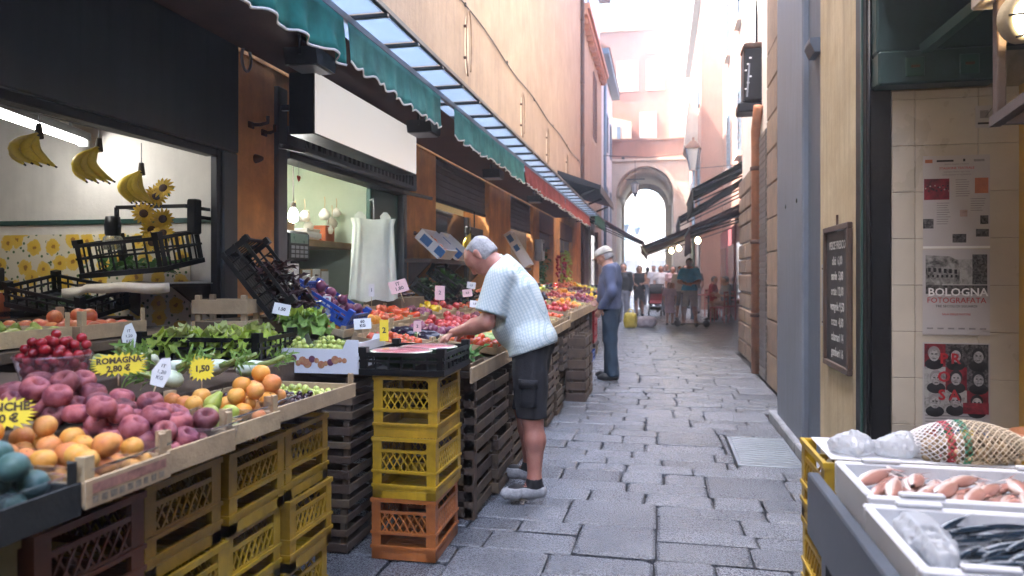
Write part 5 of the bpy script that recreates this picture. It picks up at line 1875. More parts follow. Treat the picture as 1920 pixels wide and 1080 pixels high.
for i, (y, *ks) in enumerate(rows2):
    for j, (k, n) in enumerate(ks):
        rn = ('street-side', 'middle', 'wall-side')[j]
        x0 = (-1.415, -1.83, -2.27)[j]
        z = (.83, .87, .96)[j]
        if i == 0 and j == 0:
            continue
        tl = (0, R((8, 9, 12)[j]))
        t = wood_tray(f'wooden tray of {KW[k]}, {NUM[i]} in the {rn} row, long stall', (x0, y + .004, z + math.tan(tl[1]) * .40), .40, .385, .055, 0, 'produce trays on the long stall', post=.075, tilt=tl)
        M = Matrix.Translation((x0, y + .004, z + math.tan(tl[1]) * .40)) @ Euler((0, tl[1], 0)).to_matrix().to_4x4()
        pile(k, n, (.012, .388, .012, .373), .011, f'{k.replace("_", " ")} in the {NUM[i]} tray of the {rn} row, long stall', f'{KW[k]} on the long stall', rl, .25, M=M, zr=.65 if k == 'flat_peach' else 1)
for (x0, z1) in ((-1.83, .868), (-2.27, .958)):
    MB().box(x0 + .01, x0 + .39, 4.03, 8.0, .827, z1 - .004 + .0).build('tray_riser', 'crate_wood', t2)
# price cards across the stall
for i, (x, y, z, w, h, tilt, turn, roll, m, ls) in enumerate((
        (-1.72, 3.95, 1.06, .10, .065, 70, 22, -4, 'card_white', ['60', 'KG']), (-2.05, 4.15, 1.16, .05, .11, 80, 20, 5, 'card_white', ['1']), (-1.52, 4.35, 1.02, .05, .07, 80, 10, 0, 'card_pink', ['2']),
        (-1.95, 5.15, 1.26, .14, .105, 62, 34, -14, 'card_pink', ['IT', '1,80']), (-1.78, 5.65, 1.20, .08, .12, 76, 25, 4, 'card_pink', ['2']), (-2.0, 4.75, 1.24, .04, .09, 82, 20, 0, 'card_white', ['1']),
        (-1.55, 5.9, 1.10, .08, .06, 75, 20, 6, 'card_white', ['1,9']), (-1.75, 6.4, 1.18, .09, .07, 75, 20, -6, 'card_pink', ['3,0']), (-1.4, 6.6, 1.05, .08, .06, 75, 20, 0, 'card_white', ['2,5']),
        (-1.9, 7.1, 1.24, .09, .07, 75, 20, 8, 'card_white', ['1,5']), (-1.5, 7.4, 1.10, .09, .07, 75, 20, -8, 'card_pink', ['2,2']))):
    flat_card(f'{"pink" if m=="card_pink" else "white"} price card marked {" ".join(ls)} on the {NUM[min(9,max(0,int((y-3.9)/.4)))]} trays of the long stall', (x, y, z), w, h, face(tilt, turn, roll), ls, m, 'price cards on the long stall')

# leaning crates at the back: radicchio, blue crate, greens
bar_crate('tilted black crate of dark radicchio leaning on the orange pillar', (-2.40, 3.56, 1.46), .46, .34, .17, rot=(0, R(52), R(10)))
mb = MB()
for k in range(130):
    f = rl.random()
    leaf(mb, (-2.22 + f * .24 + rl.uniform(-.05, .04), 3.62 + rl.uniform(0, .34), 1.40 - f * .32 + rl.uniform(-.02, .03)), rl.uniform(0, 6.28), rl.uniform(.2, 1.4), rl.uniform(.07, .12), rl.uniform(.015, .03), .9, .5, 4, rnd=rl)
o = mb.build('radicchio_leaves', 'radicchio_leaf', None, fix=False)
tag(o, 'dark purple radicchio leaves spilling from the tilted black crate', 'radicchio', None, 'stuff')
slat_crate('pale broken slatted crate behind the radicchio crate', (-2.46, 3.40, 1.02), .30, .24, .22, 2, R(12), 'pale_wood')
blc = bar_crate('bright blue plastic crate of red onions tipped towards the street', (-2.28, 4.10, 1.22), .42, .34, .11, 'plastic_blue', rot=(0, R(30), R(4)))
M = Matrix.Translation((-2.28, 4.10, 1.22)) @ Euler((0, R(30), R(4))).to_matrix().to_4x4()
pile('red_onion', 18, (.012, .40, .012, .32), .012, 'purple onion in the tipped blue crate', 'purple onions in the blue crate', rl, .2, M=M, sc=1.1)
MB().box(-2.44, -2.28, 3.40, 4.60, .83, 1.10, bev=.003).build('back_riser', 'crate_wood', t2)
gcs = []
for i, (x, y, z, rt, rz, lab) in enumerate(((-2.38, 6.55, 1.22, 34, 3, 'black crate of dark greens tipped beside the second orange pillar'), (-2.36, 7.0, 1.36, 36, -6, 'upper black crate of greens propped under the wooden shelf'),
                                    (-2.36, 7.45, 1.25, 34, 4, 'black crate of leafy greens tipped below the yellow bananas'))):
    bar_crate(lab, (x, y, z), .40, .38, .12, rot=(0, R(rt), R(rz)), group='tipped black crates of greens')
    mb = MB()
    M = Matrix.Translation((x, y, z)) @ Euler((0, R(rt), R(rz))).to_matrix().to_4x4()
    for k in range(70):
        p = M @ Vector((rl.uniform(.03, .37), rl.uniform(.03, .35), rl.uniform(.02, .1)))
        leaf(mb, p, rl.uniform(0, 6.28), rl.uniform(.1, 1.3), rl.uniform(.08, .14), rl.uniform(.015, .035), .9, .4, 4, mi=0 if rl.random() < .7 else 1, rnd=rl)
    o = mb.build('leafy_greens', ['dark_leaf', 'herb_leaf'], None, fix=False)
    tag(o, ['dark leafy greens filling the crate beside the second orange pillar', 'dark leafy greens filling the upper tipped crate', 'dark leafy greens in the crate below the bananas'][i], 'greens', None, 'stuff')
# black grapes / berries heap and herbs on the wall side of the long stall
pile('dark_cherry', 90, (-2.40, -2.15, 5.70, 6.15), 1.16, 'black grape heaped by the window post', 'black grapes by the window post', rl, .8, sc=1.2)
MB().box(-2.44, -2.10, 5.62, 6.2, .83, 1.155, bev=.003).build('back_riser', 'crate_wood', t2)
hb2 = MB()
tuft(hb2, (-1.10, 3.88, .87), 60, .10, .02, rl, (.07, .12, .04))
o = hb2.build('parsley', 'herb_leaf', None, fix=False)
tag(o, 'bunched dark green parsley in the near corner of the long stall', 'parsley', None, 'stuff')
slat_crate('small slatted crate of parsley at the near corner of the long stall', (-1.24, 3.73, .826), .24, .29, .07, 1, 0, 'crate_wood')
# wooden shelf on the second pillar with printed cartons and bananas
sh = thing('wall_shelf', 'brown wooden shelf on the second orange pillar', 'shelf', (0, 0, 0))
MB().box(-2.49, -2.22, 6.72, 9.4, 1.47, 1.51, bev=.004).build('board', 'dark_wood', sh)
for y in (6.85, 8.0, 9.2):
    MB().prism([(-2.49, 1.47), (-2.26, 1.469), (-2.49, 1.24)], 1, y, y + .03).build('bracket', 'dark_wood', sh)
pm('carton_blue', (.03, .14, .36), .6, .2, 30, bump=.03)
def carton(label, loc, rot, w=.40, d=.30, h=.10):
    t = thing('fruit_carton', label, 'carton', loc, 0, 'printed fruit cartons on the shelf')
    t.rotation_euler = rot
    for (a, b) in (((0, w, 0, .006, 0, h), 'wall'), ((0, w, d - .006, d, 0, h), 'wall'), ((0, .006, .0065, d - .0065, 0, h), 'wall'), ((w - .006, w, .0065, d - .0065, 0, h), 'wall'), ((.0065, w - .0065, .0065, d - .0065, 0, .006), 'bottom')):
        MB().box(*a).build(b, 'pale_wood' if b == 'bottom' else 'carton_white', t)
    MB().box(.05, .17, -.001, -.0002, .02, h - .02).build('blue_print', 'carton_blue', t)
    MB().box(.24, .34, -.0015, -.0002, .03, h - .01).build('blue_print', 'carton_blue', t)
    return t
c1 = carton('white carton with blue print tipped on the wall shelf by the window', (-2.40, 6.78, 1.72), (0, R(42), R(0)), .32, .46, .12)
M = Matrix.Translation((-2.40, 6.78, 1.72)) @ Euler((0, R(42), 0)).to_matrix().to_4x4()
pile('nectarine', 14, (.012, .31, .012, .44), .01, 'nectarine in the tipped carton on the wall shelf', 'nectarines on the wall shelf', rl, .2, M=M)
MB().box(.05, .16, .05, .16, .085, .087).build('blue_print', 'carton_blue', c1)
c2 = carton('second white carton tipped on the wall shelf, beside the bananas', (-2.40, 7.40, 1.72), (0, R(42), R(2)), .32, .40, .12)
M = Matrix.Translation((-2.40, 7.40, 1.72)) @ Euler((0, R(42), R(2))).to_matrix().to_4x4()
pile('pear', 12, (.012, .31, .012, .39), .01, 'yellow-green pear in the second tipped carton', 'pears on the wall shelf', rl, .2, M=M)
c3 = carton('tall white and blue printed carton propped on the third orange pillar', (-2.42, 11.0, 1.98), (0, R(58), R(0)), .62, .34, .12)
M = Matrix.Translation((-2.42, 11.0, 1.98)) @ Euler((0, R(58), 0)).to_matrix().to_4x4()
pile('pepper_yellow' if False else 'yellow_pepper', 10, (.012, .6, .012, .33), .01, 'yellow pepper in the propped carton', 'yellow peppers in the propped carton', rl, .2, M=M)
MB().box(-2.49, -2.06, 10.9, 11.5, 1.42, 1.46, bev=.004).build('board', 'dark_wood', sh)

# ------------------------------------------------------------------ far stalls
def far_stall(label, y0, y1, xb, xfr, z, seed, legs='dark_wood', slope=.12):
    r_ = random.Random(seed)
    t = thing('market_stall', label, 'stall', (0, 0, 0))
    n = int((xfr - xb) / .2)
    for k in range(n):
        MB().box(xb + (xfr - xb) * k / n + .004, xb + (xfr - xb) * (k + 1) / n - .004, y0, y1, z - .04, z).build('table_plank', 'crate_wood', t)
    for x in (xb + .05, xfr - .1):
        for y in (y0 + .05, y1 - .1):
            MB().box(x, x + .06, y, y + .06, 0, z - .041).build('leg', legs, t)
    MB().box(xfr + .001, xfr + .018, y0, y1, z - .06, z + .05).build('front_board', 'pale_wood', t)
    return t
far_stall('stall table of mixed fruit behind the bending man, below the propped carton', 8.15, 11.4, -2.3, -1.02, .86, 1)
far_stall('rounded far stall table of fruit beside the man in the cap', 11.5, 14.6, -2.3, -1.05, .86, 2)
far_stall('farthest left stall table, under the red valance', 14.8, 18.6, -2.3, -1.25, .86, 3)
kinds = ['apple', 'tomato', 'nectarine', 'orange', 'zucchini', 'grape', 'red_onion', 'flat_peach', 'yellow_pepper', 'cherry', 'pear', 'aubergine', 'apricot', 'radish']
COLW = {'zucchini': 'green zucchini', 'grape': 'green grapes', 'pear': 'green pears', 'radish': 'red radishes'}
ki = 0
for (ya, yb, sname) in ((8.2, 11.3, 'behind the bending man'), (11.55, 14.5, 'beside the capped man'), (14.9, 18.5, 'farthest left stall')):
    y = ya
    c = 0
    while y < yb - .3:
        c += 1
        for j in range(3):
            k = kinds[(ki * 5 + j * 3) % len(kinds)]
            ki += 1
            x0 = (-1.43, -1.84, -2.26)[j]
            zz = (.865, .93, 1.02)[j]
            tl = R((8, 10, 13)[j])
            lab = f'{COLW.get(k, KW.get(k, k))} in the {NUM[min(c-1,9)]} tray, {("street-side","middle","wall-side")[j]} row, {sname}'
            wood_tray('wooden tray of ' + lab, (x0, y, zz + math.tan(tl) * .39), .39, .40, .05, 0, 'produce trays on the far stalls', post=.07, tilt=(0, tl))
            M = Matrix.Translation((x0, y, zz + math.tan(tl) * .39)) @ Euler((0, tl, 0)).to_matrix().to_4x4()
            n = {'grape': 70, 'cherry': 60, 'radish': 50}.get(k, 16)
            stuff_pile(k + '_heap', k, n, (.01, .38, .01, .39), .01, lab, rl, M)
        y += .46 if y < 14 else .8
    MB().box(-2.26, -1.50, ya, yb, .861, .90).build('tray_riser', 'crate_wood', None) if False else None
# red crates and blue box under the far stall
pm('tarp_green', (.03, .07, .05), .7, .3, 6, bump=.2)
for k in range(3):
    lattice_crate(f'red lattice crate, {ORD[k]} of the stack under the rounded far stall', (-1.46, 11.75, .19 * k + .22), .40, .55, .186, 'plastic_red', 0, 'red crates under the far stall')
o = MB().box(-1.48, -1.04, 11.7, 12.35, .165, .215).build('crate_stand', 'dark_wood')
st3 = thing('crate_stand', 'low wooden stand under the red crates', 'stand', (0, 0, 0))
o.name = 'top_board'
o.parent = st3
for x in (-1.46, -1.09):
    for y in (11.72, 12.29):
        MB().box(x, x + .035, y, y + .035, 0, .164).build('leg', 'pale_wood', st3)
bar_crate('low blue plastic crate on the ground under the far stall', (-1.45, 11.15, .001), .42, .40, .14, 'plastic_blue')
for k, (y, h_) in enumerate(((8.3, .4), (8.9, .4), (9.5, .4), (10.1, .4))):
    for j in range(2):
        slat_crate(f'tan slatted crate, {("lower","upper")[j]} of the {NUM[k]} pair behind the bending man', (-1.44, y, .4 * j + .001), .40, .55, .395, 4, 0, 'crate_wood', 'tan slatted crates behind the bending man')
# tall wicker-like bins at the stall front, behind the man
for k, y in enumerate((7.55, 7.98)):
    slat_crate(f'upright slatted wooden bin at the stall front, {("nearer","farther")[k]} one behind the bending man', (-.99, y, .001), .22, .36, .70, 6, 0, 'crate_wood', 'upright bins behind the bending man')

# ------------------------------------------------------------------ kiosk interior: lamp, bananas, flowers, hanging crates
rk = random.Random(5)
emit('tube_light', (1, .97, .92), 2.6)
t = thing('fluorescent_lamp', 'bright fluorescent tube lamp on the kiosk ceiling', 'lamp', (0, 0, 0))
a, b = Vector((-2.98, 2.55, 2.115)), Vector((-3.42, 3.72, 2.15))
MB().bar(a + Vector((0, 0, .035)), b + Vector((0, 0, .035)), .07, .045).build('housing', 'grey_metal', t)
MB().tube([a + (b - a) * .02, b - (b - a) * .03], .022, 12).build('tube', 'tube_light', t)
MB().bar(b - (b - a) * .026, b, .05, .05).build('end_cap', 'white_enamel', t)
for f in (.15, .85):
    p = a + (b - a) * f
    MB().bar(p + Vector((0, 0, .058)), p + Vector((0, 0, .6)), .012).build('hanger', 'zinc', t)
# bananas
pm('banana_tip', (.05, .035, .015), .8, .3, 20)
def banana_bunch(name, label, loc, n, L=.19, spread=.55, rz=0, hook=None, fan=.25):
    t = thing(name, label, 'bananas', loc, rz, 'banana bunches in the kiosk')
    for k in range(n):
        f = (k - (n - 1) / 2) / max(1, (n - 1) / 2)
        row = k % 2
        az = f * spread
        bow = .062 - .012 * f + row * .012
        pts, rs_ = [], []
        for i in range(10):
            s_ = i / 9
            side = -bow * math.sin(math.pi * s_ * .92) + f * .055 * s_ + .022 * s_
            z = -L * (s_ ** .92) * (1.0 if row == 0 else .94)
            pts.append((side * math.cos(az * .5), -.012 - row * .026 * math.sin(math.pi * s_) + .02 * math.sin(az) * s_, z))
            rs_.append((.0075, .0115, .0175, .0205, .0215, .0215, .0205, .0175, .011, .005)[i])
        o = MB()
        o.tube(pts, .02, 7, rs=rs_)
        o.tube([pts[-1], Vector(pts[-1]) + (Vector(pts[-1]) - Vector(pts[-2])) * .4], .0045, 6, 1)
        o.build('banana', ['banana_skin', 'banana_tip'], t, fix=False)
    MB().tube([(0, 0, .045), (0, 0, 0), (0, -.004, -.015)], .014, 8, rs=[.012, .017, .02]).build('stalk', 'banana_tip', t)
    if hook:
        MB().tube([(0, 0, hook), (0, 0, .05), (.01, 0, .035)], .003, 5).build('hook', 'zinc', t)
    return t
wz = 2.02
wire = thing('hanging_wire', 'thin wire strung across the kiosk opening for bananas', 'wire', (0, 0, 0))
MB().tube([(-2.62, .5, 2.06), (-2.62, 2.2, 2.035), (-2.62, 3.66, 2.055)], .004, 5).build('wire', 'zinc', wire)
banana_bunch('banana_bunch', 'small banana bunch hanging farthest left in the kiosk', (-2.62, 2.60, 1.955), 5, .135, .8, R(28), .085)
banana_bunch('banana_bunch', 'banana bunch hanging in the middle, beside the lamp end', (-2.62, 2.935, 1.955), 6, .165, .6, R(30), .085)
banana_bunch('banana_bunch', 'large banana bunch hanging nearest the sunflowers', (-2.66, 3.27, 1.89), 9, .165, 1.3, R(25), .15)
# black rack bar with sunflowers
t = thing('wall_rack', 'black iron rack on the kiosk side wall under the bananas', 'rack', (0, 0, 0))
MB().bar((-3.05, 3.55, 1.735), (-2.60, 3.55, 1.735), .02).build('rail', 'black_metal', t)
MB().bar((-3.05, 3.55, 1.735), (-3.05, 3.55, 1.60), .018).build('drop_bar', 'black_metal', t)
MB().bar((-2.62, 3.55, 1.735), (-2.62, 3.785, 1.735), .018).build('wall_arm', 'black_metal', t)
MB().bar((-3.0, 3.55, 1.735), (-3.0, 3.785, 1.735), .018).build('wall_arm', 'black_metal', t)
t = thing('wall_speaker', 'small black box fixed at the end of the kiosk wall', 'speaker', (-2.60, 3.62, 1.68))
MB().box(-.03, .03, -.03, .03, -.1, .1, bev=.008).build('case', 'black_metal', t)
MB().bar((0, .03, 0), (0, .178, 0), .02).build('bracket', 'black_metal', t)
MB().box(-.022, .022, -.034, -.031, -.085, .085).build('grille', 'plastic_black', t)
pm('petal', (.62, .40, .015), .6, .25, 20, bump=.1, trans=.2)
pm('sunflower_eye', (.06, .025, .008), .9, .3, 60, bump=.5, bscale=200)
def sunflower(loc, rot, s_, label):
    t = thing('sunflower', label, 'sunflower', loc, 0, 'sunflowers hung in the kiosk')
    t.rotation_euler = rot
    mb = MB()
    for k in range(16):
        a = 2 * math.pi * k / 16
        leaf(mb, (.3 * s_ * math.cos(a), .3 * s_ * math.sin(a), 0), a, rk.uniform(.0, .5), s_ * .75, s_ * .14, .5, .2, 3, rnd=rk)
    mb.build('petals', 'petal', t, fix=False)
    MB().lathe([(.0, .1 * s_), (.25 * s_, .1 * s_), (.38 * s_, .03 * s_), (.36 * s_, -.05 * s_), (0, -.1 * s_)], 12).build('eye', 'sunflower_eye', t)
    mb = MB()
    for k in range(5):
        leaf(mb, (0, 0, -.1 * s_), k * 1.3, .3, s_ * .9, s_ * .22, 1, .3, 3, rnd=rk)
    mb.build('leaves', 'herb_leaf', t, fix=False)
i = 0
LAB = ['top sunflower of the hanging bunch, beside the large bananas', 'uppermost right sunflower of the hanging bunch', 'left sunflower in the middle of the hanging bunch', 'right sunflower in the middle of the hanging bunch',
       'sunflower low on the left of the hanging bunch', 'sunflower low on the right of the hanging bunch', 'lowest sunflower of the hanging bunch, above the crate']
for (x, z) in ((-2.76, 1.79), (-2.70, 1.83), (-2.81, 1.69), (-2.71, 1.66), (-2.78, 1.60), (-2.70, 1.58), (-2.76, 1.53)):
    sunflower((x, 3.50 + rk.uniform(-.03, .03), z), (R(80) + rk.uniform(-.4, .4), rk.uniform(-.3, .3), R(35) + rk.uniform(-.5, .5)), .062, LAB[i])
    i += 1
# jar with black lid
clear('jar_glass', tint=(.9, .92, .9), gloss=.3, haze=.3, hazecol=(.7, .7, .62))
t = thing('jar', 'pale jar with a tall black cap standing on the hanging crate', 'jar', (-3.05, 3.52, 1.53))
MB().lathe([(.0, -.04), (.045, -.038), (.052, -.01), (.05, .03), (.035, .045)], 16).build('jar_body', 'jar_glass', t)
MB().lathe([(.036, .04), (.042, .05), (.045, .11), (.038, .15), (0, .155)], 14).build('cap', 'plastic_black', t)
# crates in the kiosk
pm('shelf_paper', (.66, .60, .50), .8, .15, 8, bump=.2)
sh1 = thing('kiosk_shelf', 'shelf covered with crumpled pale paper under the hanging crate', 'shelf', (0, 0, 0))
MB().box(-3.15, -2.56, 3.38, 3.78, 1.285, 1.30, bev=.003).build('board', 'dark_wood', sh1)
rowsP = [[(-3.20 + .085 * i, 3.32 + .02 * math.sin(i * 2.1), 1.303 - (.05 if j == 0 else 0) + .006 * math.sin(i * 1.7 + j) - (.07 if i < 2 else 0) * .5) if j < 2 else (-3.20 + .085 * i, 3.78, 1.306 + .005 * math.sin(i * 1.3)) for i in range(9)] for j in range(3)]
pp = MB().grid(rowsP).build('paper_cover', 'shelf_paper', sh1)
pp.modifiers.new('s', 'SOLIDIFY').thickness = .003
for x in (-3.1, -2.62):
    MB().prism([(3.779, 1.284), (3.45, 1.284), (3.779, 1.10)], 0, x, x + .02).build('bracket', 'dark_wood', sh1)
bar_crate('black crate of dark herbs tipped on the kiosk shelf', (-3.16, 3.40, 1.325), .56, .34, .20, rot=(R(10), R(-4), R(-3)))
mb = MB()
for k in range(70):
    leaf(mb, (rk.uniform(-3.08, -2.66), rk.uniform(3.44, 3.68), rk.uniform(1.36, 1.43)), rk.uniform(0, 6.28), rk.uniform(.2, 1.3), rk.uniform(.06, .1), .02, .8, .4, 3, rnd=rk)
tag(mb.build('herb_leaves', 'herb_leaf', None, fix=False), 'dark herb leaves inside the tipped crate on the kiosk shelf', 'herbs', None, 'stuff')
bar_crate('black crate lying low against the sunflower wallpaper', (-3.62, 3.36, 1.17), .55, .34, .13, rot=(R(12), R(9), R(-4)))
mb = MB()
for k in range(60):
    leaf(mb, (rk.uniform(-3.55, -3.15), rk.uniform(3.40, 3.62), rk.uniform(1.13, 1.2)), rk.uniform(0, 6.28), rk.uniform(.2, 1.3), rk.uniform(.06, .1), .02, .8, .4, 3, rnd=rk)
tag(mb.build('leafy_greens', 'dark_leaf', None, fix=False), 'dark greens in the low crate against the wallpaper', 'greens', None, 'stuff')
lb2 = thing('kiosk_bench', 'low wooden bench behind the kiosk counter', 'bench', (0, 0, 0))
MB().box(-4.4, -3.12, 3.3, 3.77, 1.06, 1.10).build('bench_top', 'dark_wood', lb2)
MB().box(-4.35, -3.16, 3.34, 3.76, 0, 1.059).build('bench_body', 'dark_wood', lb2)
t = thing('weighing_scale', 'black weighing scale with red digits before the sunflower wallpaper', 'scale', (-3.78, 3.40, 1.101))
MB().box(-.10, .10, -.03, .03, .16, .29, bev=.01).build('display', 'plastic_black', t)
MB().tube([(0, .0, .0), (0, 0, .165)], .018, 8).build('pole', 'plastic_black', t)
MB().box(-.14, .14, -.07, .25, 0, .05, bev=.01).build('body', 'plastic_black', t)
emit('red_digits', (1, .05, .05), .08)
text('0.00', .045, (-.02, -.031, .25), (R(90), 0, 0), 'red_digits', t)
pm('box_orange', (.42, .10, .03), .7, .2, 8, bump=.1)
t = thing('orange_box', 'orange cardboard box with a yellow label at the left edge', 'box', (-4.02, 3.12, 1.058))
MB().prism([(0, 0), (.38, 0), (.38, .20), (.33, .20), (.31, .13), (0, .13)], 1, 0, .006).build('front_wall', 'box_orange', t)
MB().box(0, .38, .294, .30, 0, .16).build('back_wall', 'box_orange', t)
MB().box(.374, .38, .0065, .2935, 0, .19).build('side_wall', 'box_orange', t)
MB().box(0, .006, .0065, .2935, 0, .14).build('side_wall', 'box_orange', t)
MB().box(.0065, .3735, .0065, .2935, 0, .006).build('bottom', 'box_orange', t)
MB().box(.03, .16, -.002, -.0002, .04, .13).build('yellow_label', 'card_yellow', t)
text('BIO', .035, (.25, -.0005, .09), (R(90), 0, 0), 'ink_red', t)
lb3 = MB().box(-4.4, -3.12, 2.9, 3.29, 1.02, 1.055).build('bench_ledge', 'dark_wood', lb2)

# ------------------------------------------------------------------ serving window interior
emit('bulb_white', (1, 1, .95), 12)
t = thing('bare_bulb', 'glaring bare bulb at the left of the serving window', 'lamp', (-2.60, 4.74, 1.78))
MB().lathe([(0, -.055), (.025, -.045), (.034, -.015), (.03, .02), (.017, .05)], 14).build('bulb', 'bulb_white', t)
MB().lathe([(.018, .05), (.02, .09), (0, .095)], 10).build('socket', 'white_enamel', t)
MB().tube([(0, 0, .09), (0, 0, .81)], .005, 5).build('flex', 'white_enamel', t)
emit('tube_cool', (.93, 1, .93), 10)
t = thing('window_tube_lamp', 'fluorescent tube lamp on the ceiling of the serving room', 'lamp', (0, 0, 0))
MB().box(-3.3, -3.22, 4.7, 6.0, 2.53, 2.58).build('housing', 'white_enamel', t)
MB().tube([(-3.26, 4.75, 2.51), (-3.26, 5.95, 2.51)], .016, 8).build('tube', 'tube_cool', t)
for y in (4.72, 5.98):
    MB().box(-3.28, -3.24, y - .012, y + .012, 2.49, 2.53).build('end_cap', 'white_enamel', t)
sh = thing('room_shelf', 'long wooden shelf inside the serving window', 'shelf', (0, 0, 0))
pm('shelf_wood', (.42, .28, .13), .6, .3, 6, bump=.15)
MB().box(-3.99, -3.0, 4.45, 6.75, 1.60, 1.66, bev=.004).build('board', 'shelf_wood', sh)
MB().box(-3.06, -3.0, 4.45, 5.98, 1.675, 1.72, bev=.003).build('rim', 'white_enamel', sh)
MB().box(-3.3, -2.95, 4.45, 6.01, .93, 1.40, bev=.004).build('plank_panel', 'shelf_wood', sh)
for k in range(4):
    MB().box(-2.949, -2.944, 4.45, 6.01, .98 + k * .11, .985 + k * .11).build('groove_strip', 'dark_wood', sh)
t = thing('shop_scale', 'dark green electronic scale in the serving window', 'scale', (-2.66, 4.78, 1.19))
MB().box(-.12, .12, -.14, .14, -.089, -.001, bev=.004).build('plinth', 'plastic_black', t)
MB().box(-.13, .13, -.15, .15, 0.0, .10, bev=.015).build('body', 'plastic_black', t)
MB().bar((0, .1, .1), (0, .1, .28), .05).build('neck', 'plastic_black', t)
MB().box(-.06, .06, -.12, .22, .26, .48, bev=.02).build('display_head', 'plastic_black', t)
pm('lcd', (.10, .17, .13), .3, .2, 20, bump=0)
MB().box(.0605, .063, -.08, .18, .39, .46).build('display', 'lcd', t)
for k in range(3):
    for j in range(4):
        MB().box(.0605, .064, -.07 + j * .065, -.02 + j * .065, .285 + k * .032, .308 + k * .032, bev=.002).build('key', 'zinc', t)
MB().box(-.02, .10, -.10, -.03, .10, .24).build('paper_roll', 'paper', t)
for i, (y, z, s_) in enumerate(((4.85, 1.86, .05), (5.02, 1.88, .055), (5.10, 1.80, .05), (5.42, 1.93, .06), (5.58, 1.86, .06), (5.50, 1.79, .055), (5.68, 1.97, .05))):
    t = thing('garlic_bulb', ['garlic bulb at the far left of the string', 'second garlic bulb from the left', 'low garlic bulb on the shelf, left cluster', 'upper garlic bulb of the braid', 'middle garlic bulb of the braid', 'lowest garlic bulb of the braid', 'highest garlic bulb, near the green door'][i], 'garlic', (-3.2, y + 1.02, z), 0, 'garlic bulbs above the shelf')
    MB().lathe([(.0005, -s_ * .8), (s_ * .7, -s_ * .7), (s_, 0), (s_ * .7, s_ * .6), (s_ * .2, s_ * 1.1)], 10).build('bulb', 'paper', t)
    MB().tube([(0, 0, s_), (.0, .01, s_ * 2), (0, .0, s_ * 3)], .005, 5).build('stalk', 'pale_wood', t)
for k, (y, w, h, m, lab) in enumerate(((5.60, .22, .13, 'pale_wood', 'pale wooden box at the left of the serving room shelf'), (6.05, .25, .10, 'carton_white', 'low white carton in the middle of the serving room shelf'), (6.42, .2, .15, 'box_orange', 'orange box at the right of the serving room shelf'))):
    t = thing('shelf_box', lab, 'box', (-3.28, y, 1.661), 0, 'boxes on the serving room shelf')
    MB().box(-.1, .1, 0, w, 0, h, bev=.004).build('body', m, t)
    MB().box(-.105, .105, -.005, w + .005, h + .001, h + .018, bev=.003).build('lid', m, t)
t = thing('paper_notes', 'white paper notes pinned on the serving room wood', 'paper notes', (0, 0, 0))
for k, (y, z) in enumerate(((5.52, 1.30), (5.70, 1.31), (5.86, 1.29))):
    MB().box(-2.943, -2.941, y, y + .14, z - .16, z + .09).build('sheet', 'paper', t)
# hanging white plastic bags
pm('bag_white', (.74, .78, .70), .5, .1, 6, bump=.1, trans=.3)
t = thing('bag_bundle', 'bundle of white plastic carrier bags hanging beside the green door', 'bags', (-2.30, 5.50, 0), R(38))
rows_ = []
for k in range(14):
    f = k / 13
    z = 1.80 - f * .66
    wd = .165 + .045 * f + (.02 if k == 0 else 0)
    row = []
    for j in range(48):
        a = 2 * math.pi * j / 48
        x = math.copysign(abs(math.cos(a)) ** .5, math.cos(a))
        th = (.022 + .03 * f) * math.sin(a) * (1 + .35 * math.sin(9 * a + 3 * f) + .2 * math.sin(17 * a))
        row.append((wd * x, th + .012 * math.sin(11 * x + 4 * f), z + .012 * math.sin(7 * x + 1) * f + (.012 * abs(x) if k == 0 else 0)))
    rows_.append(row)
MB().grid(rows_, closed=True).build('bags', 'bag_white', t)
for s_ in (-1, 1):
    MB().grid([[(s_ * (.06 + .03 * i), .01 * j, 1.80 + .07 * math.sin(math.pi * (.15 + .7 * i / 3)) * j * .5) for i in range(4)] for j in (0, 1, 2)]).build('handle', 'bag_white', t)
MB().tube([(-.0, .12, 1.97), (0, 0, 1.97), (0, -.02, 1.88), (.0, 0, 1.80)], .006, 6).build('hook', 'zinc', t)
t = thing('heart_sticker', 'small red heart sticker on the serving window glass', 'sticker', (-2.46, 4.56, 2.02))
pts = [(.016 * math.sin(a) ** 3 * 1.6, (.013 * math.cos(a) - .005 * math.cos(2 * a) - .002 * math.cos(3 * a)) * 1.6) for a in [2 * math.pi * k / 24 for k in range(24)]]
MB().prism(pts, 0, 0, .002).build('heart', 'ink_red', t)
MB().bar((.001, -.0, .01), (.001, 0, .113), .003).build('thread', 'zinc', t)
# lamp in the third shop and its bananas, clothes rack
emit('tube_warm', (1, .93, .78), 1.6)
t = thing('shop_light_panel', 'bright light panel inside the shuttered shop window', 'lamp', (-3.3, 8.75, 2.05))
MB().box(-.2, .2, -.85, .85, .03, .08).build('housing', 'white_enamel', t)
MB().box(-.18, .18, -.83, .83, 0, .029).build('diffuser', 'tube_warm', t)
for y in (-.6, .6):
    MB().bar((0, y, .08), (0, y, .55), .01).build('hanger', 'zinc', t)
banana_bunch('banana_bunch', 'yellow banana bunch behind the head of the bending man', (-2.32, 8.62, 1.86), 7, .24, 1.0, R(30), .2)['group'] = 'bananas by the shutter'
t = thing('black_rack', 'black plastic rack with bars hanging in the third shop window', 'rack', (-2.46, 9.1, 1.72))
MB().box(-.03, .03, -.12, .62, .16, .26, bev=.01).build('top_rail', 'plastic_black', t)
for k in range(7):
    MB().tube([(0, -.08 + .095 * k, .165), (.02, -.08 + .095 * k, .02)], .018, 6).build('bar', 'plastic_black', t)
MB().bar((0, .25, .26), (0, .25, .48), .015).build('hanger', 'black_metal', t)
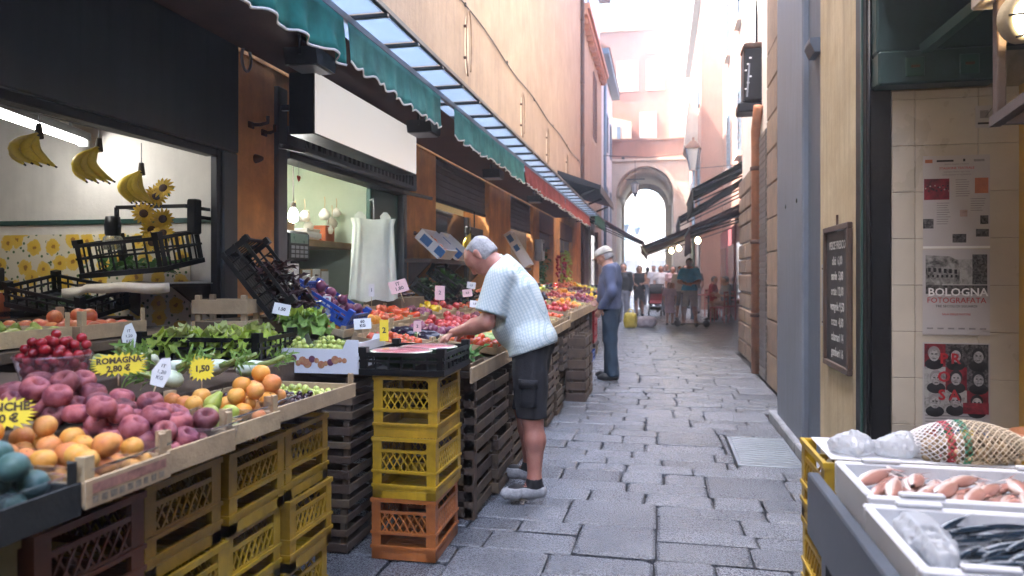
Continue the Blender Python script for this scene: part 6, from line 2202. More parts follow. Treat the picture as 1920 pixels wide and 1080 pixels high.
# hanging produce and greens in far shopfronts
for i, (y, z, m, nm, lab) in enumerate(((15.4, 1.5, 'herb_leaf', 'hanging_greens', 'bright hanging greenery in the first far shop opening'), (19.6, 1.5, 'lettuce_leaf', 'hanging_greens', 'pale hanging greenery in the second far shop opening'))):
    mb = MB()
    for k in range(220):
        leaf(mb, (-2.55 + rk.uniform(-.1, .05), y + rk.uniform(-.45, .55), rk.uniform(.95, 2.0)), rk.uniform(0, 6.28), rk.uniform(-.3, 1), rk.uniform(.1, .2), .04, .9, .4, 3, rnd=rk)
    tag(mb.build(nm, m, None, fix=False), lab, 'greenery', None, 'stuff')
for i, (y, lab) in enumerate(((17.2, 'red onion string hanging between the far shop openings'), (18.4, 'red pepper string hanging in the second far opening'))):
    t = thing('produce_string', lab, 'produce string', (-2.46, y, 1.5))
    for k in range(22):
        o = link('red_pepper', FR['radish'][1][0], t)
        place(o, (rk.uniform(0, .08), rk.uniform(-.1, .1), rk.uniform(-.3, .3)), (0, 0, 0), 2.2)
    MB().tube([(0, 0, .3), (0, 0, .7)], .006, 5).build('string', 'pale_wood', t)
t = thing('wall_meter', 'pale metal meter box on the far orange pillar', 'meter box', (-2.49, 14.4, 1.85))
MB().box(0, .16, -.18, .18, -.22, .22, bev=.02).build('case', 'zinc', t)
MB().box(.161, .168, -.08, .08, -.02, .14).build('window', 'glass_dark', t)

# ------------------------------------------------------------------ fish shop on the right: ochre wall, tiled recess, posters
rf = random.Random(21)
FS = thing('fish_shop', 'fish shop front with ochre wall, black post and cream tiled recess', 'building', (0, 0, 0))
MB().box(1.085, 1.5, 4.335, 5.285, 0, 4.2, bev=.012).build('ochre_wall', 'ochre_plaster', FS)
MB().box(1.075, 1.2, 4.115, 4.33, 0, 4.2, bev=.008).build('post', 'black_metal', FS)
MB().box(1.065, 1.073, 4.17, 4.20, 0, 4.2).build('post_strip', 'green_paint', FS)
MB().box(1.10, 3.2, 4.115, 4.34, 2.33, 2.75).build('lintel', 'green_paint', FS) if False else None
pm('teal_paint', (.012, .042, .04), .5, .25, 4, bump=.1, streak=.35)
pm('tile_cream', (.55, .49, .395), .3, .12, 2, bump=.05, bscale=8, rnd=.05)
pm('grout', (.30, .25, .19), .9, .2, 20, bump=.2)
MB().box(1.201, 3.4, 4.132, 4.30, 0, 2.9).build('tile_backing', 'grout', FS)
xs = [1.203]
for wdt in (.112, .30, .30, .30, .30, .30):
    xs.append(xs[-1] + wdt)
z = .07
while z < 2.28:
    for i in range(len(xs) - 1):
        MB().box(xs[i] + .0012, xs[i + 1] - .0012, 4.12, 4.131, z + .0012, min(z + .245, 2.32) - .0012, bev=.002).build('wall_tile', 'tile_cream', FS)
    z += .245
MB().box(1.10, 1.66, 3.985, 4.118, 2.325, 2.50, bev=.01).build('lintel_beam', 'teal_paint', FS)
MB().box(1.10, 3.4, 4.02, 4.118, 2.502, 2.95, bev=.01).build('upper_panel', 'teal_paint', FS)
for x in (1.27, 1.52):
    t_ = MB().box(x - .045, x + .045, 3.975, 3.984, 2.36, 2.46, bev=.004).build('beam_plate', 'green_paint', FS)
    MB().bar((x - .02, 3.972, 2.41), (x + .02, 3.972, 2.41), .012).build('bolt', 'rust', FS)
# roof of the recess, teal soffit sloping to the street
MB().prism([(1.08, 2.90), (3.4, 2.70), (3.4, 2.78), (1.08, 2.98)], 1, 1.5, 4.118).build('soffit', 'teal_paint', FS)
MB().bar((1.32, 4.0, 2.50), (1.62, 3.2, 2.74), .05).build('brace', 'green_paint', FS)
MB().box(1.62, 1.70, 1.3, 4.1, 2.42, 2.60).build('roof_beam', 'teal_paint', FS) if False else None
# cable down the black post
MB().tube([(1.09, 4.105, 2.9), (1.085, 4.10, 2.0), (1.092, 4.105, 1.2), (1.088, 4.10, .3)], .008, 6).build('cable', 'black_metal', FS)
pm('yellow_frame', (.62, .36, .06), .5, .2, 4, bump=.08)
MB().box(1.80, 1.85, 3.98, 4.119, 0, 2.322, bev=.005).build('door_post', 'yellow_frame', FS)
for z in (.75, 1.15):
    MB().box(1.851, 2.4, 3.7, 4.119, z, z + .03, bev=.003).build('shelf', 'yellow_frame', FS)
MB().box(1.10, 1.104, 4.335, 5.28, 0, .01).build('skirting', 'kerb_stone', FS) if False else None

# unseen side wall and houses, added to block light from recess and near street
MB().box(3.401, 3.5, -16, 4.30, 0, 2.9).build('inner_side_wall', 'tile_cream', FS)
MB().box(1.09, 3.5, -16, 4.30, 2.985, 4.4).build('unseen_upper_house', 'ochre_plaster', FS)
MB().box(1.09, 3.5, -16, .2, 0, 2.984).build('unseen_near_house', 'ochre_plaster', FS)
MB().box(1.51, 3.5, 4.301, 5.7, 0, 10.2).build('unseen_rear_house', 'ochre_plaster', FS)
MB().box(1.10, 1.5, 4.301, 5.285, 4.201, 10.2).build('upper_wall', 'ochre_plaster', FS)
BK = thing('unseen_rear_house', 'unseen house added behind the viewpoint to darken the near street', 'building', (0, 0, 0))  # unseen end house, put here to keep light from behind off the stalls
MB().box(-3.5, 4, -17, -16.2, 0, 10).build('wall', 'cream_plaster', BK)

# posters
def noise_print(name, c1, c2, scale, th=.5, c3=None):
    if name in MATS:
        return
    m, t, b = base(name)
    co = nd(t, 'ShaderNodeTexCoord').outputs['Object']
    n = noise(t, scale, 6, .7, co, .6)
    st = [(th - .14, c1), (th + .1, c2)]
    if c3:
        st.append((th + .25, c3))
    t.links.new(ramp(t, n, st), b.inputs['Base Color'])
    b.inputs['Roughness'].default_value = .6
noise_print('photo_grey', (.02, .02, .02), (.34, .33, .31), 20, .5, (.5, .49, .46))
noise_print('photo_foliage', (.008, .008, .008), (.16, .155, .15), 60, .55)
noise_print('photo_stone', (.13, .125, .12), (.38, .37, .35), 34, .45)
noise_print('photo_dark', (.008, .008, .008), (.15, .14, .14), 60, .55)
noise_print('photo_red', (.06, .004, .008), (.26, .012, .025), 14, .5)
noise_print('photo_face', (.16, .15, .15), (.42, .40, .39), 55, .48)
noise_print('photo_skin', (.13, .08, .07), (.42, .30, .26), 30, .45)
pm('poster_paper', (.47, .44, .43), .6, .06, 4, bump=.05, bscale=9)
pm('ink_grey', (.28, .26, .26), .7, .2, 60, bump=0)
pm('print_orange', (.45, .14, .06), .7, .2, 30, bump=0)
pm('print_green', (.06, .25, .10), .7, .2, 30, bump=0)
pm('print_blue', (.04, .13, .36), .7, .2, 30, bump=0)
def poster(label, x0, x1, z0, z1, tilt=0):
    t = thing('poster', label, 'poster', (x0, 4.117, z0), 0, 'posters on the tiled wall')
    t.rotation_euler = (0, R(tilt), 0)
    MB().box(0, x1 - x0, -.0015, 0, 0, z1 - z0).build('sheet', 'poster_paper', t)
    return t
def pic(t, x0, x1, z0, z1, m, name='picture', lay=1):
    return MB().box(x0, x1, -.0015 - .0006 * lay, -.0016 - .0006 * (lay - 1), z0, z1).build(name, m, t)
RT = (R(90), 0, 0)
# poster 1: listing with small pictures
p = poster('topmost poster, a pale sheet of small text and pictures', 1.352, 1.668, 1.487, 1.972)
W, H_ = .316, .485
for (a, b, c, d, m) in ((.005, .125, .255, .365, 'photo_red'), (.245, .308, .285, .365, 'print_orange'), (.0, .05, .105, .155, 'photo_dark'), (.175, .21, .165, .20, 'photo_skin'), (.27, .308, .125, .17, 'photo_dark'), (.14, .205, .03, .075, 'photo_dark'), (.25, .31, .06, .10, 'photo_dark'),
                     (.065, .145, .452, .462, 'ink_black'), (.01, .045, .448, .466, 'print_orange'), (.19, .20, .452, .466, 'ink_black'), (.24, .29, .45, .462, 'ink_grey')):
    pic(p, a, b, c, d, m)
for k in range(16):
    a = .012 + .0075 * k
    MB().lathe([(.0042, 0), (.0035, .0004), (0, .0005)], 8, M=Matrix.Translation((a, -.0023, .315 + .014 * math.sin(k * 2.4))) @ Matrix.Rotation(R(90), 4, 'X')).build('figure', 'photo_skin' if k % 3 == 0 else 'ink_black', p)
text('STAGIONE TEATRALE', .017, (.16, -.0022, .418), RT, 'ink_red', p)
for k in range(3):
    text(('teatro musica e letture', 'ingresso libero ogni sera', 'prenotazioni in biglietteria')[k], .0125, (.16, -.0022, (.44, .40, .385)[k]), RT, 'ink_grey', p)
for cx_, rows_ in ((.19, range(8)), (.10, range(10)), (.26, range(6))):
    for k in rows_:
        pic(p, cx_ - .035, cx_ + rf.uniform(.015, .035), .355 - k * .012 - (.12 if cx_ == .10 else (.10 if cx_ == .26 else 0)), .3585 - k * .012 - (.12 if cx_ == .10 else (.10 if cx_ == .26 else 0)), 'ink_grey', 'text_line')
pic(p, .0, .316, .0, .012, 'paper', 'bottom_fold')
# poster 2: black-and-white street photograph, BOLOGNA FOTOGRAFATA
p = poster('middle poster with a grey street photograph and BOLOGNA FOTOGRAFATA', 1.35, 1.668, 1.035, 1.482)
pic(p, .014, .304, .215, .425, 'photo_stone')
pic(p, .014, .304, .395, .425, 'poster_paper', 'picture_sky', 2)
pic(p, .235, .304, .262, .42, 'photo_foliage', 'picture_tree', 3)
q = MB().prism([(.014, .262), (.175, .262), (.175, .385), (.13, .41), (.014, .418)], 1, -.0036, -.0030).build('picture_house', 'photo_grey', p)
for k in range(6):
    pic(p, .025 + k * .025, .038 + k * .025, .33 - k * .002, .352 - k * .002, 'ink_black', 'picture_window', 5)
for k in range(7):
    pic(p, .022 + k * .022, .032 + k * .022, .30, .314, 'ink_black', 'picture_window', 5)
q = MB().prism([(.175, .30), (.235, .29), (.235, .355), (.205, .375), (.175, .36)], 1, -.0036, -.0030).build('picture_house', 'photo_stone', p)
pic(p, .014, .304, .214, .262, 'photo_dark', 'picture_base', 6)
pic(p, .09, .304, .260, .2645, 'poster_paper', 'picture_line', 7)
text('BOLOGNA', .058, (.165, -.0062, .222), RT, 'ink_white', p, bold=.0012, sx=1.0)
text('FOTOGRAFATA', .040, (.16, -.0024, .180), RT, 'ink_red', p, sx=.98)
text('TRE SECOLI DI SGUARDI', .018, (.16, -.0024, .15), RT, 'ink_black', p)
text('SALA DELLE MOSTRE', .0145, (.16, -.0024, .108), RT, 'ink_red', p)
for k in range(6):
    pic(p, .02 + k * .05, .05 + k * .05, .03, .038, 'ink_grey', 'text_line')
# poster 3: nine portraits and red letters
p = poster('lowest poster of nine grey portraits with red letters P R O S A', 1.35, 1.668, .48, .995)
pic(p, .008, .31, .148, .508, 'photo_dark')
bgs = ['photo_stone', 'photo_dark', 'photo_grey', 'photo_dark', 'photo_stone', 'photo_dark', 'photo_grey', 'photo_dark', 'photo_red']
for i in range(3):
    for j in range(3):
        x0, z0 = .008 + i * .1007, .148 + j * .12
        k = i + 3 * j
        pic(p, x0, x0 + .1007, z0, z0 + .12, bgs[(k * 4 + j) % 9], 'portrait_ground', 2)
        cx_, cz_ = x0 + .05 + rf.uniform(-.006, .006), z0 + .06 + rf.uniform(-.006, .004)
        T_ = lambda dx, dz, l_: Matrix.Translation((cx_ + dx, -.003 - .0006 * l_, cz_ + dz)) @ Matrix.Rotation(R(90), 4, 'X')
        MB().lathe([(.037, 0), (.035, .0003), (0, .0004)], 16, M=T_(0, -.048, 0) @ Matrix.Scale(1.2, 4, (1, 0, 0)), sy=.8).build('portrait_coat', 'ink_black', p)
        MB().lathe([(.030, 0), (.028, .0003), (0, .0004)], 16, M=T_(0, .010, 1), sy=1.2).build('portrait_hair', 'ink_black' if k % 3 else 'ink_grey', p)
        MB().lathe([(.024, 0), (.022, .0003), (0, .0004)], 16, M=T_(0, -.002, 2), sy=1.3).build('portrait_face', 'photo_face', p)
        for s_ in (-1, 1):
            MB().lathe([(.0055, 0), (.004, .0003), (0, .0004)], 8, M=T_(s_ * .009, .005, 3), sy=.6).build('portrait_eye', 'ink_black', p)
        MB().box(cx_ - .008, cx_ + .008, -.0056, -.0052, cz_ - .021, cz_ - .018).build('portrait_mouth', 'ink_black', p)
        MB().bar((cx_, -.0052, cz_ + .002), (cx_ - .003, -.0056, cz_ - .010), .003, .0006).build('portrait_nose', 'ink_grey', p)
for (s_, x, z) in (('P', .10, .43), ('R', .155, .43), ('O', .10, .335), ('S', .09, .24), ('A', .15, .24)):
    text(s_, .075, (x, -.0066, z), RT, 'ink_red', p, bold=.002)
MB().box(.19, .31, -.0068, -.0064, .148, .205).build('red_block', 'photo_red', p)
for k, w in enumerate((.25, .2, .23)):
    pic(p, .012, .012 + w, .13 - k * .016, .136 - k * .016, 'ink_grey', 'text_line')
text('TEATRO', .018, (.05, -.0024, .075), RT, 'ink_black', p)
for k, m in enumerate(('print_orange', 'print_orange', 'print_green', 'print_green', 'print_blue', 'card_yellow', 'card_yellow', 'print_violet', 'print_blue')):
    pic(p, .006 + k * .034, .006 + k * .034 + .034, .03, .062, m, 'colour_bar')
text('PROSA', .03, (.06, -.0024, .012), RT, 'print_orange', p)
# small sign card high on the tiles
t = thing('wall_notice', 'small white notice with a black symbol under the teal beam', 'notice', (1.60, 4.117, 2.11))
MB().box(0, .12, -.003, 0, 0, .115).build('plate', 'poster_paper', t)
MB().box(.02, .06, -.004, -.0031, .05, .09).build('symbol', 'ink_grey', t)
MB().box(.01, .11, -.004, -.0031, .018, .028).build('text_line', 'ink_black', t)
MB().bar((.045, -.0042, .055), (.075, -.0036, .10), .012, .001).build('symbol', 'ink_black', t)
# chalkboard on the ochre wall
cb = thing('chalkboard', 'framed menu chalkboard with white chalk lines on the ochre wall', 'chalkboard', (1.084, 0, 0))
pm('slate', (.018, .018, .02), .6, .3, 9, bump=.05)
MB().box(-.012, -.001, 4.46, 5.02, .80, 1.62).build('slate', 'slate', cb)
for (a, b, c, d) in ((4.42, 5.06, .765, .80), (4.42, 5.06, 1.62, 1.655), (4.42, 4.46, .80, 1.62), (5.02, 5.06, .80, 1.62)):
    MB().box(-.03, -.001, a, b, c, d, bev=.004).build('frame', 'dark_wood', cb)
pm('chalk', (.55, .55, .52), .9, .4, 60, bump=0)
for k, s_ in enumerate(('PESCE FRESCO', 'alici  6,00', 'sarde  5,00', 'orate 12,00', 'vongole 9,50', 'cozze  4,00', 'calamari 14', 'gamberi 16')):
    text(s_, .075 if k else .07, (-.0128, 4.74, 1.53 - k * .095), (R(90), 0, R(-90)), 'chalk', cb, sx=.9, bold=.0012)
MB().bar((-.012, 4.74, 1.655), (-.012, 4.74, 1.72), .012).build('hanger', 'rust', cb)
t = thing('wall_plate', 'narrow pale metal plate beside the chalkboard', 'plate', (1.084, 5.17, 1.20))
MB().box(-.008, 0, -.03, .03, -.20, .22, bev=.003).build('plate', 'zinc', t)
for s_ in (-1, 1):
    MB().lathe([(.006, 0), (.005, .003), (0, .004)], 8, M=Matrix.Translation((-.008, 0, .01 + s_ * .18)) @ Matrix.Rotation(R(-90), 4, 'Y')).build('screw', 'black_metal', t)

# caged bulkhead lamp and its frame, near right
emit('cage_lamp_glow', (1, .86, .60), 1.2)
LP = Vector((1.235, 2.765, 2.235))
t = thing('caged_lamp', 'lit round bulkhead lamp in a wire cage under the shop roof', 'lamp', LP)
t.rotation_euler = (R(100), 0, R(22))
t.scale = (.85,) * 3
MB().lathe([(.095, -.05), (.10, -.04), (.10, .0), (.088, .012), (.07, .014)], 24).build('rim', 'brass' if 'brass' in MATS else 'ochre_plaster', t)
MB().lathe([(.08, .006), (.072, .05), (.045, .078), (.0005, .086)], 20).build('glass', 'cage_lamp_glow', t)
for k in range(3):
    a = math.pi * k / 3
    MB().tube([(.093 * math.cos(a) * math.cos(b), .093 * math.sin(a) * math.cos(b), .01 + .095 * math.sin(b)) for b in [math.pi * i / 12 for i in range(13)]], .005, 6).build('cage_wire', 'black_metal', t)
MB().tube([(.078 * math.cos(a), .078 * math.sin(a), .068) for a in [2 * math.pi * i / 20 for i in range(21)]], .005, 6).build('cage_ring', 'black_metal', t)
fr_ = thing('lamp_beam', 'pale beam end and dark frame carrying the caged lamp', 'beam', (0, 0, 0))
MB().box(1.13, 1.75, 2.82, 2.95, 2.33, 2.48, bev=.006).build('beam', 'cream_plaster', fr_)
MB().box(1.17, 1.20, 2.83, 2.87, 1.915, 2.329, bev=.004).build('hanger_post', 'dark_wood', fr_)
MB().bar((1.17, 2.85, 1.895), (1.02, 2.0, 1.88), .035).build('rail', 'dark_wood', fr_)
MB().box(1.19, 1.75, 2.86, 2.89, 1.89, 1.93).build('rail', 'dark_wood', fr_)
MB().bar((1.5, 2.9, 2.48), (1.5, 2.9, 2.92), .05).build('hanger_post', 'green_paint', fr_)

# ------------------------------------------------------------------ fish stand
pm('steel_edge', (.12, .14, .17), .35, .2, 5, metal=.6, bump=.05)
pm('foam_white', (.50, .51, .53), .75, .06, 10, bump=.15, bscale=200)
pm('tub_blue', (.17, .24, .36), .4, .15, 5, bump=.05)
fs = thing('fish_stand', 'grey metal fish stand table at the right edge', 'stand', (0, 0, 0))
MB().box(.44, 1.55, 1.40, 2.235, .66, .70, bev=.004).build('table_top', 'steel_edge', fs)
MB().box(.405, .437, 1.40, 2.14, .62, .795, bev=.004).build('side_rail', 'steel_edge', fs)
for (x, y) in ((.46, 1.43), (.46, 2.17), (1.48, 1.43), (1.48, 2.17)):
    MB().box(x, x + .05, y, y + .05, 0, .659).build('leg', 'steel_edge', fs)
tb_ = thing('blue_tub', 'blue-grey plastic tub forming the front of the fish stand', 'tub', (.385, 1.24, .58))
mb = MB()
mb.box(0, 1.1, 0, .012, 0, .20, bev=.004)
mb.build('front_wall', 'tub_blue', tb_)
MB().box(0, .012, .0125, .155, 0, .20).build('side_wall', 'tub_blue', tb_)
MB().box(0.013, 1.1, .0125, .155, 0, .012).build('bottom', 'tub_blue', tb_)
MB().box(-.012, 1.1, -.012, -.0005, .185, .212, bev=.004).build('rim', 'tub_blue', tb_)
MB().box(-.012, -.0005, .0, .155, .185, .212, bev=.004).build('rim', 'tub_blue', tb_)
st = lattice_crate('yellow crate, upper of two at the corner of the fish stand', (.475, 2.20, .515), .40, .30, .28, 'plastic_yellow', R(3), 'yellow crates at the fish stand') if False else None
for k in range(3):
    lattice_crate(f'yellow lattice crate, {ORD[k]} of the stack at the corner of the fish stand', (.478, 2.27, .264 * k + .001), .40, .33, .262, 'plastic_yellow', R(.6 * (k - 1)), 'yellow crates at the fish stand')
def foam_box(label, x0, x1, y0, y1, z0, h, rz=0):
    t = thing('foam_box', label, 'box', (x0, y0, z0), rz, 'white foam fish boxes')
    w, d = x1 - x0, y1 - y0
    T = .022
    MB().box(0, w, 0, T, 0.021, h, bev=.005).build('wall', 'foam_white', t)
    MB().box(0, w, d - T, d, 0.021, h, bev=.005).build('wall', 'foam_white', t)
    MB().box(0, T, T + .0005, d - T - .0005, 0.021, h, bev=.005).build('wall', 'foam_white', t)
    MB().box(w - T, w, T + .0005, d - T - .0005, 0.021, h, bev=.005).build('wall', 'foam_white', t)
    MB().box(0.001, w - .001, 0.001, d - .001, 0, .02, bev=.004).build('floor', 'foam_white', t)
    for (x, y) in ((.07, 0), (w - .17, 0), (.07, d - T), (w - .17, d - T)):
        MB().box(x, x + .10, y + .002, y + T - .002, h + .0005, h + .012, bev=.003).build('lug', 'foam_white', t)
    return t
foam_box('white foam box of pink fish at the back of the stand', .49, 1.12, 1.855, 2.20, .702, .115)
foam_box('white foam box of small silvery fish at the front of the stand', .47, 1.10, 1.44, 1.835, .702, .105)
for k in range(3):
    lattice_crate(f'yellow lattice crate, {ORD[k]} of the second stack behind the fish stand', (.895, 2.27, .264 * k + .001), .40, .33, .262, 'plastic_yellow', R(.5 * (k - 1)), 'yellow crates at the fish stand')
foam_box('empty white foam box on the yellow crates at the right edge', 1.05, 1.42, 2.26, 2.36, .796, .10)
tag(MB().box(.50, 1.02, 2.29, 2.58, .7945, .80, bev=.002).build('foam_sheet', 'foam_white'), 'thin white foam sheet lying on the yellow crates', 'foam sheet')
# ice fill
def ice(label, x0, x1, y0, y1, z0, z1):
    rows_ = [[(x0 + (x1 - x0) * i / 16, y0 + (y1 - y0) * j / 10, z1 + .006 * math.sin(i * 1.9 + j) + .005 * math.sin(j * 2.7 + i * .7)) for i in range(17)] for j in range(11)]
    mb = MB().grid(rows_)
    mb.box(x0 + .002, x1 - .002, y0 + .002, y1 - .002, z0, z1 - .014)
    o = mb.build('ice_bed', 'ice')
    return tag(o, label, 'ice', None, 'stuff')
pm('ice', (.55, .58, .62), .25, .1, 40, bump=.6, bscale=120)
ice('white ice and paper under the pink fish', .514, 1.096, 1.88, 2.175, .724, .772)
ice('white ice under the small silvery fish', .494, 1.076, 1.464, 1.81, .724, .765)
def fish_mat(name, back, side, belly):
    m, t, b = base(name)
    co = nd(t, 'ShaderNodeTexCoord').outputs['Object']
    sx = nd(t, 'ShaderNodeSeparateXYZ')
    t.links.new(co, sx.inputs[0])
    n = noise(t, 60, 3, .6, co)
    ad = nd(t, 'ShaderNodeMath', operation='MULTIPLY_ADD')
    t.links.new(n, ad.inputs[0])
    ad.inputs[1].default_value = .006
    t.links.new(sx.outputs[2], ad.inputs[2])
    mr = nd(t, 'ShaderNodeMapRange')
    mr.inputs['From Min'].default_value = -.013
    mr.inputs['From Max'].default_value = .018
    t.links.new(ad.outputs[0], mr.inputs[0])
    t.links.new(ramp(t, mr.outputs[0], [(.25, belly), (.52, side), (.66, back)]), b.inputs['Base Color'])
    b.inputs['Roughness'].default_value = .22
    b.inputs['Metallic'].default_value = .25
fish_mat('sardine_skin', (.015, .028, .045), (.42, .46, .50), (.66, .67, .68))
fish_mat('mullet_skin', (.40, .20, .16), (.58, .42, .36), (.66, .58, .54))
def fish_mesh(L, H_, m):
    mb = MB()
    rows_ = []
    for i in range(10):
        f = i / 9
        hh = H_ * (math.sin(math.pi * min(1, f * .93 + .05)) ** .75) * (1 - .35 * f)
        hh = max(hh, H_ * .16)
        ww = hh * .36
        rows_.append([(L * (f - .5), ww * math.cos(a), hh * .5 * math.sin(a)) for a in [2 * math.pi * k / 10 for k in range(10)]])
    mb.grid(rows_, closed=True)
    mb.add([(L * .44, 0, 0), (L * .64, .001, H_ * .62), (L * .56, 0, 0), (L * .64, -.001, -H_ * .62)], [(0, 1, 2), (0, 2, 3)])
    mb.add([(-L * .18, H_ * .17, -.05 * H_), (-L * .04, H_ * .24, H_ * .05), (-L * .02, H_ * .22, -H_ * .2)], [(0, 1, 2)])
    mb.add([(-L * .18, -H_ * .17, -.05 * H_), (-L * .04, -H_ * .24, H_ * .05), (-L * .02, -H_ * .22, -H_ * .2)], [(0, 1, 2)])
    mb.add([(-L * .05, 0, H_ * .40), (L * .06, 0, H_ * .62), (L * .14, 0, H_ * .36)], [(0, 1, 2)])
    body = mb.mesh('body', m)
    e = MB()
    for s_ in (-1, 1):
        e.lathe([(.0046, 0), (.004, .0012), (0, .0018)], 8, M=Matrix.Translation((-L * .40, s_ * H_ * .115, H_ * .06)) @ Matrix.Rotation(R(-90 * s_), 4, 'X'))
    return body, e.mesh('eyes', 'ink_black')
sb, se = fish_mesh(.125, .021, 'sardine_skin')
mb_, me_ = fish_mesh(.17, .05, 'mullet_skin')
FW = ['upper left', 'left', 'middle', 'right', 'far right']
def fish(kind, loc, rz, roll, label, group, sc=1):
    t = thing(kind, label, 'fish', loc, rz, group)
    t.rotation_euler = (R(roll), rf.uniform(-.08, .08), rz)
    t.scale = (sc,) * 3
    b, e = (sb, se) if kind == 'silver_fish' else (mb_, me_)
    link('body', b, t)
    link('eyes', e, t)
for j in range(8):
    for i in range(14):
        fish('silver_fish', (.60 + i * .033 + rf.uniform(-.012, .012), 1.495 + j * .037 + rf.uniform(-.01, .01) + .01 * (i % 2), .776 + .008 * ((i + j) % 3) + rf.uniform(0, .006)), R(28) + rf.uniform(-.35, .3), rf.choice((60, 75, 88, 40)), 'small dark-backed silvery fish piled in the front foam box', 'silvery fish in the front box', rf.uniform(.85, 1.15))
for i in range(14):
    for j in range(3):
        fish('pink_fish', (.56 + i * .038 + rf.uniform(-.01, .01), 1.94 + j * .07 + rf.uniform(-.015, .015), .785 + .010 * ((i + j) % 3)), R(62) + rf.uniform(-.3, .3), rf.choice((62, 78, 100)), 'pink reddish fish laid side by side in the back foam box', 'pink fish in the back box', rf.uniform(.85, 1.1))
# crumpled clear bags
clear('bag_film', tint=(.97, .98, 1), gloss=.35, rough=.25, haze=.6, hazecol=(.66, .68, .70))
def film_bag(name, label, c, rx, ry, rz_, m, seed, f=38):
    def fn(P):
        q = (P - np.array(c)) / np.array((rx, ry, rz_))
        d = (np.sqrt((q * q).sum(-1)) - 1) * min(rx, ry, rz_)
        return d + .010 * wav(P, f, seed) + .009 * np.abs(wav(P, f * 1.9, seed * 2)) + .006 * np.abs(wav(P, f * 4.1, seed))
    v, q = surf_nets(fn, np.array(c) - np.array((rx, ry, rz_)) * 1.4, np.array(c) + np.array((rx, ry, rz_)) * 1.4, min(rx, ry, rz_) / 11)
    return link(name, np_mesh(name, [(v, q, 0)], [m]))
tag(film_bag('plastic_bag', '', (.575, 2.36, .832), .07, .055, .035, 'bag_film', 1), 'crumpled clear plastic bag on the left corner of the fish stand', 'plastic bag')
tag(film_bag('plastic_bag', '', (.70, 2.35, .835), .07, .05, .038, 'bag_film', 2), 'crumpled clear plastic bag beside the net of clams', 'plastic bag')
tag(film_bag('plastic_bag', '', (.545, 1.66, .80), .05, .13, .035, 'bag_film', 3), 'clear plastic film tucked in the front fish box', 'plastic bag')
# net of clams
fruit_mat('clam_shell', (.26, .17, .09), (.42, .31, .18), .5, 60, .35)
nb = thing('clam_net', 'white net bag with red and green stripes full of clams', 'net bag', (.885, 2.36, .801))
nb.scale = (.85,) * 3
cm = ball([(.0004, -.008), (.011, -.006), (.017, 0), (.011, .006), (.0004, .008)], 10, sy=.8, m='clam_shell', name='clam')
for p_ in drop_pile(150, .0155, -.155, .165, -.085, .085, .0, rf, .9, .6):
    k = max(0.2, 1 - ((p_[0] - .02) / .2) ** 2)
    if p_[2] > .095 * k + .03:
        continue
    o = link('clam', cm, nb)
    place(o, p_, (rf.uniform(0, 6), rf.uniform(0, 6), rf.uniform(0, 6)), rf.uniform(.9, 1.2))
def netm():
    m, t, b = base('net_thread')
    co = nd(t, 'ShaderNodeTexCoord').outputs['Object']
    sx = nd(t, 'ShaderNodeSeparateXYZ')
    t.links.new(co, sx.inputs[0])
    mr = nd(t, 'ShaderNodeMapRange')
    mr.inputs['From Min'].default_value = -.2
    mr.inputs['From Max'].default_value = .2
    t.links.new(sx.outputs[0], mr.inputs[0])
    c = ramp(t, mr.outputs[0], [(0, (.72, .70, .70)), (.30, (.5, .04, .07)), (.36, (.74, .72, .70)), (.42, (.04, .26, .16)), (.48, (.6, .5, .36))], 'CONSTANT')
    t.links.new(c, b.inputs['Base Color'])
    b.inputs['Roughness'].default_value = .5
netm()
mb = MB()
def net_pt(u, a):
    x = -.17 + .36 * u
    r_ = .105 * math.sin(math.pi * min(1, .08 + u * .86)) ** .6
    return (x, r_ * .95 * math.cos(a), max(.003, .045 + r_ * .85 * math.sin(a)))
for k in range(22):
    for sg in (1, -1):
        mb.tube([net_pt(u, 2 * math.pi * k / 22 + sg * u * 5) for u in [i / 22 for i in range(23)]], .0017, 4, cap=False)
mb.build('net', 'net_thread', nb)
MB().tube([(.18, 0, .05), (.21, .02, .075), (.24, .01, .06)], .016, 8, rs=[.03, .014, .022]).build('tied_neck', 'net_thread', nb)
t = thing('terracotta_bowl', 'orange-brown rounded bowl at the right edge behind the clams', 'bowl', (1.13, 2.42, .801))
MB().lathe([(.0, 0), (.05, 0), (.085, .03), (.095, .07), (.09, .075), (.078, .035), (0, .015)], 18).build('bowl', 'copper_pipe', t)

# ------------------------------------------------------------------ people
pm('skin', (.52, .28, .20), .5, .2, 18, bump=.08, sss=.08)
pm('skin_ruddy', (.43, .195, .14), .5, .28, 14, col2=(.37, .14, .105), bump=.1, sss=.08)
pm('hair_white', (.40, .39, .39), .7, .25, 60, bump=.4, bscale=160)
pm('hair_dark', (.018, .013, .010), .5, .3, 60, bump=.3, bscale=120)
pm('hair_brown', (.06, .035, .02), .5, .3, 60, bump=.3, bscale=120)
pm('sole_black', (.012, .012, .013), .5, .2, 10, bump=.1)
pm('slipper_grey', (.42, .42, .43), .8, .3, 40, bump=.4, bscale=150)
pm('navy_shorts', (.009, .009, .013), .85, .3, 7, bump=.4, bscale=220)
pm('blue_trousers', (.022, .05, .085), .8, .3, 6, bump=.35, bscale=220)
pm('blue_shirt', (.085, .11, .21), .8, .3, 6, bump=.35, bscale=220)
pm('cap_cream', (.50, .48, .43), .8, .2, 20, bump=.3, bscale=200)
pm('cloth_black', (.014, .013, .015), .8, .25, 8, bump=.25, bscale=160)
pm('cloth_white', (.66, .62, .62), .8, .15, 8, bump=.25, bscale=160)
pm('cloth_pink', (.60, .38, .40), .8, .2, 8, bump=.25, bscale=160)
